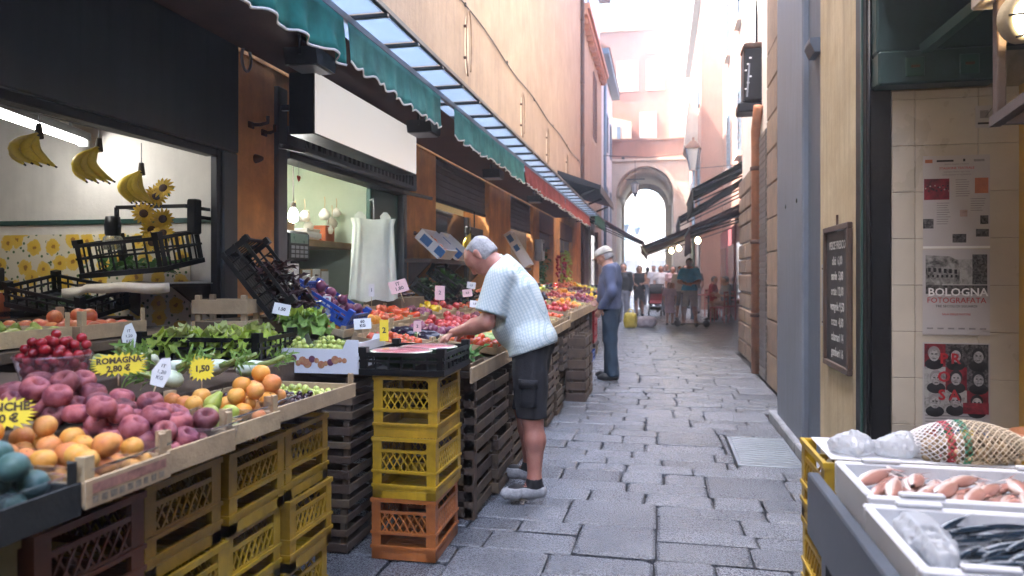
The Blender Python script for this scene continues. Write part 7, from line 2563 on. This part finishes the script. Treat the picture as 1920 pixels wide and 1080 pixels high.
pm('cloth_turquoise', (.04, .40, .58), .8, .2, 8, bump=.25, bscale=160)
pm('cloth_grey', (.24, .23, .26), .8, .2, 8, bump=.25, bscale=160)
pm('cloth_red', (.35, .02, .03), .8, .2, 8, bump=.25, bscale=160)
pm('cloth_beige', (.52, .45, .37), .8, .2, 8, bump=.25, bscale=160)
pm('eye_white', (.7, .68, .65), .3, .05, 5, bump=0)

def shirt_mat():
    m, t, b = base('striped_shirt')
    co = nd(t, 'ShaderNodeTexCoord').outputs['Object']
    mp = nd(t, 'ShaderNodeMapping')
    mp.inputs['Rotation'].default_value = (0, R(-21), R(12))
    t.links.new(co, mp.inputs[0])
    w = nd(t, 'ShaderNodeTexWave', wave_type='BANDS', bands_direction='X')
    w.inputs['Scale'].default_value = 21
    w.inputs['Distortion'].default_value = .12
    w.inputs['Detail'].default_value = 1
    w.inputs['Detail Scale'].default_value = .7
    t.links.new(mp.outputs[0], w.inputs['Vector'])
    c = ramp(t, w.outputs[1], [(.0, (.54, .59, .58)), (.62, (.54, .59, .58)), (.78, (.30, .40, .43)), (.90, (.30, .40, .43)), (1, (.50, .57, .57))])
    w2 = nd(t, 'ShaderNodeTexWave', wave_type='BANDS', bands_direction='Z')
    w2.inputs['Scale'].default_value = 17
    t.links.new(mp.outputs[0], w2.inputs['Vector'])
    c = mix(t, ramp(t, w2.outputs[1], [(.72, (0,) * 3), (.92, (.55,) * 3)]), c, (.34, .43, .46))
    t.links.new(c, b.inputs['Base Color'])
    b.inputs['Roughness'].default_value = .85
    bp = nd(t, 'ShaderNodeBump')
    bp.inputs['Strength'].default_value = .35
    bp.inputs['Distance'].default_value = .022
    t.links.new(noise(t, 7, 5, .6, co, 1.6), bp.inputs['Height'])
    t.links.new(bp.outputs[0], b.inputs['Normal'])
shirt_mat()

V3 = lambda *a: np.array(a, float)
def stand(S=1.0, **kw):
    J = dict(pel=V3(0, 0, .94), chest=V3(.0, 0, 1.28), neck=V3(-.015, 0, 1.46), head=V3(.015, 0, 1.60), hp=8, hy=0,
             shL=V3(-.01, .185, 1.40), shR=V3(-.01, -.185, 1.40), elL=V3(-.03, .235, 1.12), elR=V3(-.03, -.235, 1.12), haL=V3(.06, .225, .88), haR=V3(.06, -.225, .88),
             hiL=V3(0, .09, .90), hiR=V3(0, -.09, .90), knL=V3(.02, .10, .50), knR=V3(.02, -.10, .50), anL=V3(-.02, .10, .09), anR=V3(-.02, -.10, .09), toL=10, toR=-10)
    J.update(kw)
    return {k: (v * S if isinstance(v, np.ndarray) else v) for k, v in J.items()}

def hand_segs(W, d, nrm, thumb, s=1.0, curl=.5):
    d = d / np.linalg.norm(d)
    nrm = nrm - d * (nrm @ d)
    nrm /= np.linalg.norm(nrm)
    lat = np.cross(d, nrm) * thumb           # towards the thumb side
    out = [seg(W, W + d * .075 * s, .030 * s, .037 * s, nrm, .48)]
    for k, (o, L) in enumerate(((.027, .070), (.009, .080), (-.009, .074), (-.026, .058))):
        a = W + d * .078 * s + lat * o * s
        d1 = d * math.cos(curl * .6) + nrm * math.sin(curl * .6)
        d2 = d * math.cos(curl * 1.5) + nrm * math.sin(curl * 1.5)
        b_ = a + d1 * L * .52 * s + lat * o * .18 * s
        c = b_ + d2 * L * .48 * s
        out += [seg(a - d * .012 * s, b_, .0098 * s, .0088 * s), seg(b_, c, .0088 * s, .007 * s)]
    a = W + d * .022 * s + lat * .026 * s
    b_ = a + (d * .6 + lat * .7 + nrm * .3) * .035 * s
    c = b_ + (d * .85 + lat * .2 + nrm * .45) * .03 * s
    out += [seg(a, b_, .013 * s, .010 * s), seg(b_, c, .010 * s, .0078 * s)]
    return out

def person(label, loc, rz, S, J, outfit, h=.02, hh=.009, build=1.0, group=None, fold=.006, skin='skin'):
    """one continuous body mesh plus clothing children; local x forward, y left, z up; S scales a 1.73 m figure"""
    root = thing('person', label, 'person', loc, rz, group)
    B = build * S
    lat = V3(0, 1, 0)
    hp, hy = R(J['hp']), R(J['hy'])
    hf = V3(math.cos(hp) * math.cos(hy), math.sin(hy), -math.sin(hp))
    hf /= np.linalg.norm(hf)
    hl = np.cross(V3(math.sin(hp), 0, math.cos(hp)), hf)
    hl /= np.linalg.norm(hl)
    hu = np.cross(hf, hl)
    c = J['head']
    s = S
    cran = [seg(c - hf * .022 * s + hu * .028 * s, c + hf * .026 * s + hu * .030 * s, .080 * s, .076 * s, hl, .93)]
    headS = cran + [seg(c + hf * .028 * s - hu * .03 * s, c + hf * .058 * s - hu * .082 * s, .058 * s, .036 * s, hl, 1.12),
                    seg(c + hf * .066 * s + hu * .025 * s, c + hf * .058 * s - hu * .02 * s, .040 * s, .045 * s, hl, 1.35),
                    seg(c + hf * .100 * s + hu * .008 * s, c + hf * .118 * s - hu * .034 * s, .0095 * s, .0150 * s),
                    seg(c + hf * .088 * s + hl * .03 * s + hu * .018 * s, c + hf * .092 * s - hl * .03 * s + hu * .018 * s, .016 * s, .016 * s),
                    seg(c + hf * .093 * s + hl * .02 * s - hu * .060 * s, c + hf * .093 * s - hl * .02 * s - hu * .060 * s, .0095 * s, .0095 * s)]
    ears = [seg(c + hl * sg * .078 * s - hf * .008 * s + hu * .016 * s, c + hl * sg * .080 * s - hf * .002 * s - hu * .026 * s, .020 * s, .012 * s, hl, .42) for sg in (1, -1)]
    neck = [seg(J['neck'] - V3(0, 0, .04) * s, c - hf * .018 * s - hu * .055 * s, .060 * B, .053 * B)]
    pel, ch = J['pel'], J['chest']
    mid = (pel + ch) / 2 + V3(.012, 0, 0) * s
    torso = [seg(pel, mid, .118 * B, .112 * B, lat, 1.28), seg(mid, ch, .112 * B, .120 * B, lat, 1.32), seg(ch, (J['shL'] + J['shR']) / 2 + V3(0, 0, -.01) * s, .118 * B, .085 * B, lat, 1.5),
             seg(J['shL'] * .85 + J['shR'] * .15, J['shR'] * .85 + J['shL'] * .15, .062 * B, .062 * B), seg((J['shL'] + J['shR']) / 2, J['neck'], .075 * B, .062 * B, lat, 1.3)]
    if outfit.get('belly'):
        torso.append(seg(mid + V3(.03, 0, -.05) * s, mid + V3(.03, 0, .05) * s, outfit['belly'] * B, outfit['belly'] * B, lat, 1.2))
    arms, uparm, fore, hands, legs, thigh, shin, feet = [], [], [], [], [], [], [], []
    for q, sg in (('L', 1), ('R', -1)):
        sh, el, ha = J['sh' + q], J['el' + q], J['ha' + q]
        uparm.append(seg(sh, el, .052 * B, .041 * B))
        fm = el + (ha - el) * .35
        fore += [seg(el, fm, .041 * B, .041 * B), seg(fm, ha, .041 * B, .026 * B)]
        dd = ha - el
        tw = J.get('pn' + q, V3(0, -sg, 0))
        hands.append((ha, hand_segs(ha - dd / np.linalg.norm(dd) * .012 * s, dd + J.get('hd' + q, V3(0, 0, 0)), np.array(tw, float), J.get('th' + q, 1), s * .97, J.get('cu', .55))))
        hi, kn, an = J['hi' + q], J['kn' + q], J['an' + q]
        thigh.append(seg(hi, kn, .088 * B, .058 * B))
        cm_ = kn + (an - kn) * .32 + V3(-.012, 0, 0) * s
        shin += [seg(kn, cm_, .055 * B, .057 * B), seg(cm_, an, .057 * B, .036 * B)]
        ta = R(J['to' + q])
        fd = V3(math.cos(ta), math.sin(ta), 0)
        heel = an * V3(1, 1, 0) + V3(0, 0, an[2] - .09 * s + .035 * s) - fd * .035 * s
        ball_ = heel + fd * .15 * s
        toe = heel + fd * .205 * s - V3(0, 0, .006) * s
        feet += [seg(heel, ball_, .034 * s, .034 * s), seg(ball_, toe, .036 * s, .026 * s, np.cross(fd, V3(0, 0, 1)), 1.25), seg(an, heel + fd * .06 * s, .036 * s, .034 * s)]
    F = lambda segs, k=.035: (lambda P: smin([sd_seg(P, S_) for S_ in segs], k * s))
    every = headS + neck + torso + uparm + fore + thigh + shin + feet
    fh, fe = F(headS, .022), F(ears, .008)
    fb = F(neck + torso + uparm + fore + thigh + shin + feet, .04)
    eyes = [c + hf * .088 * s + hl * sg * .031 * s + hu * .000 * s for sg in (1, -1)]
    def body(P):
        d = smin([fh(P), fb(P)], .03 * s)
        for e in eyes:
            d = np.maximum(d, -(np.sqrt(((P - e - hf * .022 * s) ** 2).sum(-1)) - .019 * s))
        return smin([d, fe(P)], .008 * s)
    def bounds(segs, pad):
        A = np.array([q_ for S_ in segs for q_ in (S_[0], S_[1])])
        return A.min(0) - pad, A.max(0) + pad
    lo, hi_ = bounds(every, .16 * s)
    v, f = surf_nets(body, lo, hi_, h)
    chunks = [(v, f, 0)]
    if h > .010 and outfit.get('fine_head'):
        pass
    for ha, hs in hands:
        fn = F(hs, .010)
        l2, h2 = bounds(hs, .05 * s)
        chunks.append((*surf_nets(fn, l2, h2, hh), 0))
    # finer head laid over the coarse one
    l2, h2 = bounds(headS, .10 * s)
    chunks.append((*surf_nets(lambda P: body(P) - .0008, l2, h2, min(h * .55, .009)), 0))
    link('body', np_mesh('body', chunks, [skin]), root)
    if outfit.get('eyes', 1):
        mb = MB()
        for e in eyes:
            M_ = Matrix.Translation(Vector(e - hf * .004 * s))
            mb.lathe(sph(.0125 * s, 8), 12, 0, M=M_)
            M2 = Matrix.Translation(Vector(e + hf * .0075 * s)) @ Vector(hf).to_track_quat('Z', 'Y').to_matrix().to_4x4()
            mb.lathe([(.0055 * s, .0), (.004 * s, .0014 * s), (0, .002 * s)], 10, 1, M=M2)
        mb.build('eyes', ['eye_white', 'ink_black'], root, fix=False)
    # hair
    hr = outfit.get('hair')
    if hr:
        kind, hm = hr
        base_f = F(cran + [seg(c - hf * .03 * s - hu * .02 * s, c - hf * .02 * s + hu * .03 * s, .072 * s, .075 * s, hl, .95)], .02)
        def hair(P):
            w = P - c
            u, fw = w @ hu / s, w @ hf / s
            d = base_f(P) - (.010 if kind != 'bald' else .0035) * s + .003 * s * wav(P, 70 / s) + .002 * s * wav(P, 190 / s)
            if kind in ('bald', 'short'):
                cut = np.maximum(fw - np.where(u > .07, .058 if kind == 'short' else .03, .012), -u - .058)
                if kind == 'bald':
                    cut = np.maximum(cut, -(-(u - .088)) * .0 + (u - .098) * 1.0)
                d = np.maximum(d, cut * s)
            else:
                hang = sd_seg(P, seg(c - hf * .045 * s, c - hf * .05 * s - hu * (.20 if kind == 'long' else .10) * s, .075 * s, .06 * s, hl, 1.25)) + .004 * s * wav(P, 60 / s)
                d = smin([d, hang], .03 * s)
                d = np.maximum(d, (fw - np.where(u > .055, .062, .008)) * s)
            return d
        hb = headS + [seg(c - hu * .22 * s, c, .1, .1)]
        l2, h2 = bounds(hb, .12 * s)
        link('hair', np_mesh('hair', [(*surf_nets(hair, l2, h2, max(.0065, h * .5)), 0)], [hm]), root)
    # clothes
    def cloth(name, segs, off, cut, m, k=.05, amp=None, freq=22, hs=None, pad=.12):
        fn0 = F(segs, k)
        amp = fold if amp is None else amp
        def fn(P):
            d = fn0(P) - off * s + amp * s * (wav(P, freq / s) + .7 * wav(P * np.array((1, 1, .55)), 2.1 * freq / s, 1.3))
            return np.maximum(d, cut(P))
        l2, h2 = bounds(segs, pad * s + .05)
        return link(name, np_mesh(name, [(*surf_nets(fn, l2, h2, hs or h), 0)], [m]), root)
    top = outfit['top']
    sl = top.get('sleeve', 'short')
    tsegs = list(torso) + list(thigh[i] for i in ()) + [seg(J['hi' + q] + V3(0, 0, .03) * s, J['hi' + q] - V3(0, 0, .06) * s, .098 * B, .098 * B) for q in 'LR']
    slv = []
    for q in 'LR':
        sh, el, ha = J['sh' + q], J['el' + q], J['ha' + q]
        if sl == 'short':
            e = sh + (el - sh) * .86
            slv.append(seg(sh, e, .060 * B, .066 * B))
        elif sl == 'long':
            slv += [seg(sh, el, .060 * B, .050 * B), seg(el, el + (ha - el) * .93, .050 * B, .036 * B)]
    nk = J['neck']
    hem = top.get('hem', lambda P: top.get('hemz', .86) * s - P[..., 2])
    nd_ = J['head'] - J['neck']
    nd_ = nd_ / np.linalg.norm(nd_)
    def tcut(P):
        d = hem(P)
        d = np.maximum(d, (P - nk) @ nd_ - top.get('neckz', .012) * s)
        if sl == 'short':
            for q in 'LR':
                sh, el = J['sh' + q], J['el' + q]
                ax = (el - sh) / np.linalg.norm(el - sh)
                e = sh + (el - sh) * .80
                near = sd_seg(P, seg(sh, el + (el - sh) * .5, .10 * B, .10 * B)) < 0
                d = np.where(near & ((P - sh) @ ax > .05 * s), np.maximum(d, (P - e) @ ax), d)
        elif sl == 'none':
            pass
        return d
    cloth('shirt', tsegs + slv, top.get('off', .016), tcut, top['m'], .05, top.get('amp'), top.get('freq', 20), top.get('h'))
    if top.get('collar'):
        col = [seg(nk - nd_ * .012 * s, nk + nd_ * .030 * s, .070 * B, .066 * B)]
        fcol = F(col, .01)
        def fn(P):
            d = fcol(P)
            d = np.maximum(d, -(d + .010 * s))
            return np.maximum(d, np.maximum((P - nk) @ nd_ - .034 * s, -((P - nk) @ nd_) - .016 * s))
        l2, h2 = bounds(col, .1 * s)
        link('collar', np_mesh('collar', [(*surf_nets(fn, l2, h2, .006), 0)], [top['m']]), root)
    bot = outfit.get('bottom')
    if bot:
        kd = bot['kind']
        if kd == 'shorts':
            hz = bot.get('hemz', .46) * s
            sg_ = [seg(J['pel'] - V3(0, 0, .03) * s, J['pel'] + V3(0, 0, .02) * s, .115 * B, .115 * B, lat, 1.3)] + [seg(J['hi' + q], J['kn' + q] + V3(0, 0, -.06) * s, .100 * B, .082 * B) for q in 'LR']
            cloth('shorts', sg_, .006, lambda P: np.maximum(hz - P[..., 2], P[..., 2] - (J['pel'][2] + .06 * s)), bot['m'], .03, hs=bot.get('h'))
        elif kd == 'trousers':
            sg_ = [seg(J['pel'] - V3(0, 0, .03) * s, J['pel'] + V3(0, 0, .02) * s, .115 * B, .115 * B, lat, 1.25)] + [S_ for q in 'LR' for S_ in (seg(J['hi' + q], J['kn' + q], .094 * B, .068 * B), seg(J['kn' + q], J['an' + q] + V3(0, 0, -.03) * s, .068 * B, .062 * B))]
            cloth('trousers', sg_, .017, lambda P: np.maximum(min(J['anL'][2], J['anR'][2]) - .045 * s - P[..., 2], P[..., 2] - (J['pel'][2] + .07 * s)), bot['m'], .03, hs=bot.get('h'), freq=26)
        elif kd == 'skirt':
            hz = bot.get('hemz', .4) * s
            p0 = J['pel'] + V3(0, 0, .08) * s
            sg_ = [seg(p0, p0 * V3(1, 1, 0) + V3(0, 0, hz), .105 * B, bot.get('r', .19) * B, lat, 1.2)]
            cloth('skirt', sg_, .01, lambda P: np.maximum(hz - P[..., 2], P[..., 2] - (p0[2] + .02 * s)), bot['m'], .03, .014, 26)
    sm = outfit.get('shoe', 'sole_black')
    for i_ in (0, 3):
        ff = F(feet[i_:i_ + 3], .03)
        l2, h2 = bounds(feet[i_:i_ + 3], .08 * s)
        link('shoe', np_mesh('shoe', [(*surf_nets(lambda P: np.maximum(np.maximum(ff(P) - .007 * s, P[..., 2] - outfit.get('shoez', .085) * s), -P[..., 2]), l2, h2, max(.007, h * .6)), 0)], [sm]), root)
    if outfit.get('sock'):
        for i_ in (0, 1):
            fk = F(shin[2 * i_:2 * i_ + 2] + feet[3 * i_:3 * i_ + 3], .03)
            l2, h2 = bounds(feet[3 * i_:3 * i_ + 3], .10 * s)
            link('sock', np_mesh('sock', [(*surf_nets(lambda P: np.maximum(fk(P) - .004 * s, P[..., 2] - outfit['sock'] * s), l2, h2, .008), 0)], ['cloth_black']), root)
    if outfit.get('cap'):
        fcp = F(cran + [seg(c - hf * .03 * s + hu * .03 * s, c + hf * .03 * s + hu * .03 * s, .085 * s, .082 * s, hl, .98)], .02)
        bill = [seg(c + hf * .08 * s + hu * .045 * s, c + hf * .135 * s + hu * .035 * s, .055 * s, .045 * s, hu, .16)]
        fbl = F(bill, .01)
        def capf(P):
            w = P - c
            d = np.maximum(fcp(P) - .014 * s, .035 * s - w @ hu - .25 * np.maximum(0, -(w @ hf)))
            return smin([d, fbl(P)], .012 * s)
        l2, h2 = bounds(headS + bill, .13 * s)
        link('cap', np_mesh('cap', [(*surf_nets(capf, l2, h2, .007), 0)], [outfit['cap']]), root)
    return root, J

# the bending man at the long stall (near)
J = stand()
J.update(pel=V3(-.07, 0, .93), chest=V3(.055, 0, 1.215), neck=V3(.15, 0, 1.385), head=V3(.262, .01, 1.455), hp=50, hy=-4,
         shL=V3(.085, .20, 1.315), shR=V3(.115, -.19, 1.315), elL=V3(.150, .255, 1.045), elR=V3(.21, -.23, 1.05), haL=V3(.385, .20, .975), haR=V3(.40, -.12, .975),
         hiL=V3(-.07, .10, .88), hiR=V3(-.06, -.10, .88), knL=V3(-.10, .14, .46), knR=V3(.02, -.14, .46), anL=V3(-.12, .17, .10), anR=V3(.0, -.19, .10), toL=24, toR=-8)
J['hdL'] = V3(.03, 0, -.08)
J['hdR'] = V3(.03, 0, -.08)
J['pnL'] = (-.3, -.3, -1)
J['pnR'] = (-.3, .3, -1)
J['thL'], J['thR'] = 1, -1
person('white-haired man in a striped shirt and dark shorts bending over the long stall', (-.84, 4.36, .02), R(176), 1.0, J,
       dict(hair=('bald', 'hair_white'), belly=.13, sock=.125, shoe='slipper_grey', shoez=.075,
            top=dict(m='striped_shirt', sleeve='short', hem=lambda P: .842 - .34 * P[..., 0] - P[..., 2], off=.022, collar=True, amp=.007, freq=14, h=.010, neckz=.0),
            bottom=dict(kind='shorts', m='navy_shorts', hemz=.475, h=.010)), h=.011, hh=.0048, build=1.04, skin='skin_ruddy')
MAN = bpy.data.objects['person']
rows_ = [[(-.10 + .085 * math.sin(a), .192 + .052 * math.cos(a), .70 - .15 * k / 4) for a in [R(-38 + 19 * i) for i in range(5)]] for k in range(5)]
pk = MB().grid(rows_).build('cargo_pocket', 'navy_shorts', MAN)
pk.modifiers.new('s', 'SOLIDIFY').thickness = .012
rows_ = [[(-.10 + .092 * math.sin(a), .200 + .055 * math.cos(a), .715 - .05 * k) for a in [R(-40 + 20 * i) for i in range(5)]] for k in range(2)]
pk = MB().grid(rows_).build('pocket_flap', 'navy_shorts', MAN)
pk.modifiers.new('s', 'SOLIDIFY').thickness = .012
# the man in the cap (middle distance)
J = stand(1.0, chest=V3(.005, 0, 1.27), neck=V3(.03, 0, 1.45), head=V3(.085, 0, 1.575), hp=30,
          elL=V3(-.06, .26, 1.12), haL=V3(.085, .225, .90), elR=V3(.02, -.25, 1.13), haR=V3(.19, -.16, 1.0), knL=V3(-.005, .10, .50), knR=V3(.03, -.10, .50), anL=V3(-.05, .11, .09), anR=V3(.04, -.11, .09))
person('man in a cream cap, blue shirt and blue trousers standing at the far stall', (-.62, 9.28, .01), R(172), 1.0, J,
       dict(hair=('short', 'hair_white'), belly=.115, cap='cap_cream', top=dict(m='blue_shirt', sleeve='long', hemz=.90, off=.016, collar=True, amp=.007), bottom=dict(kind='trousers', m='blue_trousers')), h=.014, hh=.006, build=1.0)

# far passers-by
def far(label, x, y, rz, S, top, bottom, hair, h=.024, shoe='sole_black', J=None, group='passers-by in the far street', **kw):
    o = dict(hair=hair, top=top, bottom=bottom, shoe=shoe, eyes=0)
    o.update(kw)
    person(label, (x, y, .01), R(rz), S, J or stand(S), o, h=h, hh=.012, group=group, fold=.004)
T = lambda m, sleeve='short', hz=.90: dict(m=m, sleeve=sleeve, hemz=hz, off=.012, amp=.005)
Sx = .95
far('woman in a long black skirt with bare arms beside the pushchair', -.66, 23.6, -95, Sx, T('cloth_black', 'none', .9), dict(kind='skirt', m='cloth_black', hemz=.18, r=.24), ('tied', 'hair_brown'),
    J=stand(Sx, elL=V3(.02, .24, 1.12), haL=V3(.24, .12, 1.10), elR=V3(.02, -.24, 1.12), haR=V3(.24, -.1, 1.06)))
far('man in a turquoise polo shirt and pale shorts standing over a kick scooter', .74, 19.15, -100, 1.03, T('cloth_turquoise'), dict(kind='shorts', m='cloth_beige', hemz=.5), ('short', 'hair_dark'), h=.02,
    J=stand(1.03, elL=V3(.03, .25, 1.12), haL=V3(.25, .10, 1.08), elR=V3(.03, -.25, 1.12), haR=V3(.25, -.08, 1.08), hp=20, knL=V3(.02, .13, .5), anL=V3(0, .17, .09), knR=V3(.05, -.12, .5), anR=V3(.03, -.13, .12)))
far('small girl in a white and pink dress with long dark hair', .25, 19.6, -85, .66, T('cloth_pink', 'short', .8), dict(kind='skirt', m='cloth_pink', hemz=.48, r=.17), ('long', 'hair_brown'), h=.016)
far('woman in a white top and grey shorts behind the turquoise man', .58, 21.9, -80, .93, T('cloth_white'), dict(kind='shorts', m='cloth_grey', hemz=.45), ('long', 'hair_dark'))
far('person in a pale top in the far middle of the street, left of the girl', .02, 26.3, -90, .97, T('cloth_white'), dict(kind='trousers', m='cloth_grey'), ('long', 'hair_brown'))
far('person in a pink top with dark hair far behind the girl', .42, 25.2, -92, .95, T('cloth_pink'), dict(kind='trousers', m='cloth_white'), ('tied', 'hair_dark'))
far('person in black far behind, between the two pale tops', .24, 28.3, -90, 1.02, T('cloth_black'), dict(kind='trousers', m='cloth_black'), ('short', 'hair_dark'))
far('dark-haired person in black directly beyond the man in the cap', -1.02, 20.4, -92, .97, T('cloth_black', 'long'), dict(kind='trousers', m='cloth_grey'), ('long', 'hair_dark'))
for i, (x, y, m, b, hk, lab) in enumerate(((-.55, 32.4, 'cloth_black', 'cloth_grey', 'hair_dark', 'distant dark figure at the left side under the archway approach'), (-.28, 31.4, 'cloth_white', 'blue_trousers', 'hair_brown', 'distant figure in white and blue left of the street centre'),
                                   (.18, 33, 'cloth_red', 'cloth_black', 'hair_dark', 'distant figure in a red top at the street centre'), (.6, 32, 'cloth_black', 'cloth_beige', 'hair_dark', 'distant figure in black and beige right of the centre'),
                                   (.98, 29.4, 'cloth_grey', 'cloth_black', 'hair_brown', 'distant figure in grey near the right-hand shops'), (-.85, 28.6, 'cloth_beige', 'cloth_black', 'hair_dark', 'distant figure in beige beyond the woman in black'),
                                   (1.2, 25.6, 'cloth_black', 'cloth_grey', 'hair_dark', 'dark figure standing by the terrace under the bulbs'))):
    far(lab, x, y, rs.choice((-90, 88, -75, 100)), rs.uniform(.93, 1.03), T(m), dict(kind='trousers', m=b), ('short' if i % 2 else 'tied', hk), h=.03)
# seated people on the terrace
def seated(S=1.0):
    return stand(S, pel=V3(0, 0, .52), chest=V3(.03, 0, .86), neck=V3(.03, 0, 1.04), head=V3(.07, 0, 1.18), hp=12, shL=V3(.02, .185, .98), shR=V3(.02, -.185, .98), elL=V3(.06, .24, .72), elR=V3(.06, -.24, .72),
                 haL=V3(.30, .14, .74), haR=V3(.30, -.14, .74), hiL=V3(.02, .09, .50), hiR=V3(.02, -.09, .50), knL=V3(.44, .12, .50), knR=V3(.44, -.12, .50), anL=V3(.42, .12, .09), anR=V3(.42, -.12, .09))
for i, (x, y, rz, m, lab) in enumerate(((1.92, 22.0, 200, 'cloth_grey', 'person in grey seated on a red terrace chair'), (1.65, 23.9, -20, 'cloth_red', 'person in red seated facing the terrace table'), (2.15, 24.2, 200, 'cloth_black', 'person in black seated at the back of the terrace'))):
    o = dict(hair=('short', 'hair_dark'), eyes=0, top=dict(m=m, sleeve='short', hemz=.46, off=.012, amp=.004), bottom=None)
    person(lab, (x, y, .0), R(rz), 1.0, seated(), dict(o, bottom=dict(kind='seat', m='cloth_black')), h=.026, hh=.012, group='people seated on the terrace', fold=.004)
# terrace chairs and table
ch0 = None
for (x, y, rz, lab) in ((1.90, 22.0, 200, 'red wooden chair under the person in grey'), (1.66, 23.9, -20, 'red wooden chair under the person in red'), (2.14, 24.2, 200, 'red wooden chair at the back of the terrace'), (1.62, 20.9, 160, 'empty red chair at the near edge of the terrace')):
    if ch0 is None:
        ch0 = thing('terrace_chair', lab, 'chair', (x, y, 0), R(rz), 'red chairs on the terrace')
        MB().box(-.21, .21, -.21, .21, .41, .44, bev=.008).build('seat', 'plastic_red', ch0)
        for sx in (-.19, .17):
            for sy in (-.2, .18):
                MB().box(sx, sx + .025, sy, sy + .025, 0, .409 if sx > 0 else .88).build('leg', 'plastic_red', ch0) if sx > 0 else MB().box(sx - .025, sx, sy, sy + .025, 0, .88).build('back_leg', 'plastic_red', ch0)
        for z in (.58, .70, .82):
            MB().box(-.212, -.192, -.174, .179, z, z + .05).build('back_slat', 'plastic_red', ch0)
    else:
        o = copy_tree(ch0)
        o.location, o.rotation_euler = (x, y, 0), (0, 0, R(rz))
        o['label'] = lab
t = thing('terrace_table', 'small terrace table between the seated people', 'table', (1.42, 22.2, 0))
MB().lathe([(0, .735), (.34, .735), (.35, .745), (.34, .76), (0, .76)], 20).build('table_top', 'plastic_red', t)
MB().tube([(0, 0, .03), (0, 0, .734)], .03, 8).build('pedestal', 'black_metal', t)
MB().lathe([(.22, 0), (.2, .02), (.03, .03)], 16).build('base', 'black_metal', t)
# pushchair
t = thing('pushchair', 'red and black pushchair in front of the woman in black', 'pushchair', (-.14, 24.2, 0), R(-95))
for (x, y) in ((.32, .2), (.32, -.2), (-.25, .25), (-.25, -.25)):
    MB().tube([(x, y - .02, .10), (x, y + .02, .10)], .10, 14).build('wheel', 'sole_black', t)
for y in (-.22, .22):
    MB().bar((.32, y * .9, .10), (-.35, y, 1.02), .025).build('frame_bar', 'black_metal', t)
    MB().bar((-.25, y, .10), (.05, y, .50), .025).build('frame_bar', 'black_metal', t)
MB().bar((-.35, -.22, 1.02), (-.35, .22, 1.02), .03).build('handle', 'black_metal', t)
MB().prism([(.22, .38), (.30, .42), (.02, .50), (-.18, .92), (-.24, .90), (-.06, .42)], 1, -.19, .19).build('seat', 'plastic_red', t)
rows_ = [[(-.2 + .32 * math.sin(a) * .9, -.2 + .4 * j / 4, .72 + .30 * math.cos(a)) for j in range(5)] for a in [R(-30 + 20 * k) for k in range(7)]]
MB().grid(rows_).build('hood', 'cloth_black', t)
MB().box(-.14, .2, -.17, .17, .18, .30, bev=.03).build('basket', 'cloth_black', t)
# kick scooter
t = thing('kick_scooter', 'dark kick scooter at the feet of the turquoise man', 'scooter', (.80, 19.0, 0), R(-8))
MB().box(-.28, .28, -.06, .06, .07, .10, bev=.01).build('deck', 'black_metal', t)
for x in (-.36, .36):
    MB().tube([(x, -.02, .09), (x, .02, .09)], .09, 16).build('wheel', 'sole_black', t)
MB().tube([(-.36, 0, .09), (-.31, 0, .25), (-.24, 0, .86)], .018, 8).build('stem', 'zinc', t)
MB().bar((-.24, -.2, .87), (-.24, .2, .87), .025).build('handlebar', 'black_metal', t)
MB().bar((.26, 0, .09), (.36, 0, .09), .03).build('fork', 'black_metal', t)
# bags on the paving
pm('bag_yellow', (.66, .47, .02), .5, .15, 8, bump=.2, trans=.15)
pm('sack_pale', (.50, .42, .44), .6, .2, 10, bump=.3, trans=.1)
def soft(name, label, c, r, m, cat, seed, handles=True):
    t = thing(name, label, cat, (c[0], c[1], 0))
    r = np.array(r)
    cc = np.array((0, 0, r[2] * .96))
    def fn(P):
        q = np.abs((P - cc) / r)
        return ((q ** 3).sum(-1) ** (1 / 3) - 1) * r.min() + .012 * wav(P, 24, seed) + .008 * wav(P, 47, seed)
    v, f = surf_nets(lambda P: np.maximum(fn(P), .002 - P[..., 2]), cc - r * 1.3, cc + r * 1.3, .018)
    link('sack', np_mesh('sack', [(v, f, 0)], [m]), t)
    if handles:
        for sg in (-1, 1):
            MB().tube([(r[0] * .45 * math.cos(a), sg * .04, r[2] * 1.85 + .11 * math.sin(a)) for a in [math.pi * k / 8 for k in range(9)]], .012, 6).build('handle', m, t)
    return t
soft('carrier_bag', 'bright yellow carrier bag standing on the paving beyond the man in the cap', (-.74, 18.3), (.17, .12, .20), 'bag_yellow', 'bag', 1)
soft('pale_sack', 'low pale sack lying beside the yellow carrier bag', (-.34, 18.7), (.24, .17, .145), 'sack_pale', 'sack', 2, False)

# ------------------------------------------------------------------ air
m = bpy.data.materials.new('air')
m.use_nodes = True
MATS['air'] = m
t_ = m.node_tree
t_.nodes.remove(t_.nodes['Principled BSDF'])
pv = t_.nodes.new('ShaderNodeVolumePrincipled')
pv.inputs['Color'].default_value = (.93, .95, 1, 1)
pv.inputs['Density'].default_value = .0045
pv.inputs['Anisotropy'].default_value = .2
t_.links.new(pv.outputs[0], t_.nodes['Material Output'].inputs['Volume'])
hz = MB().box(-61, 61, -61, 141, -1.2, 17).build('haze', 'air')  # haze volume added to give the far end a flared, overexposed look
tag(hz, 'faint haze added to brighten and wash out the far street', None, None, 'stuff')
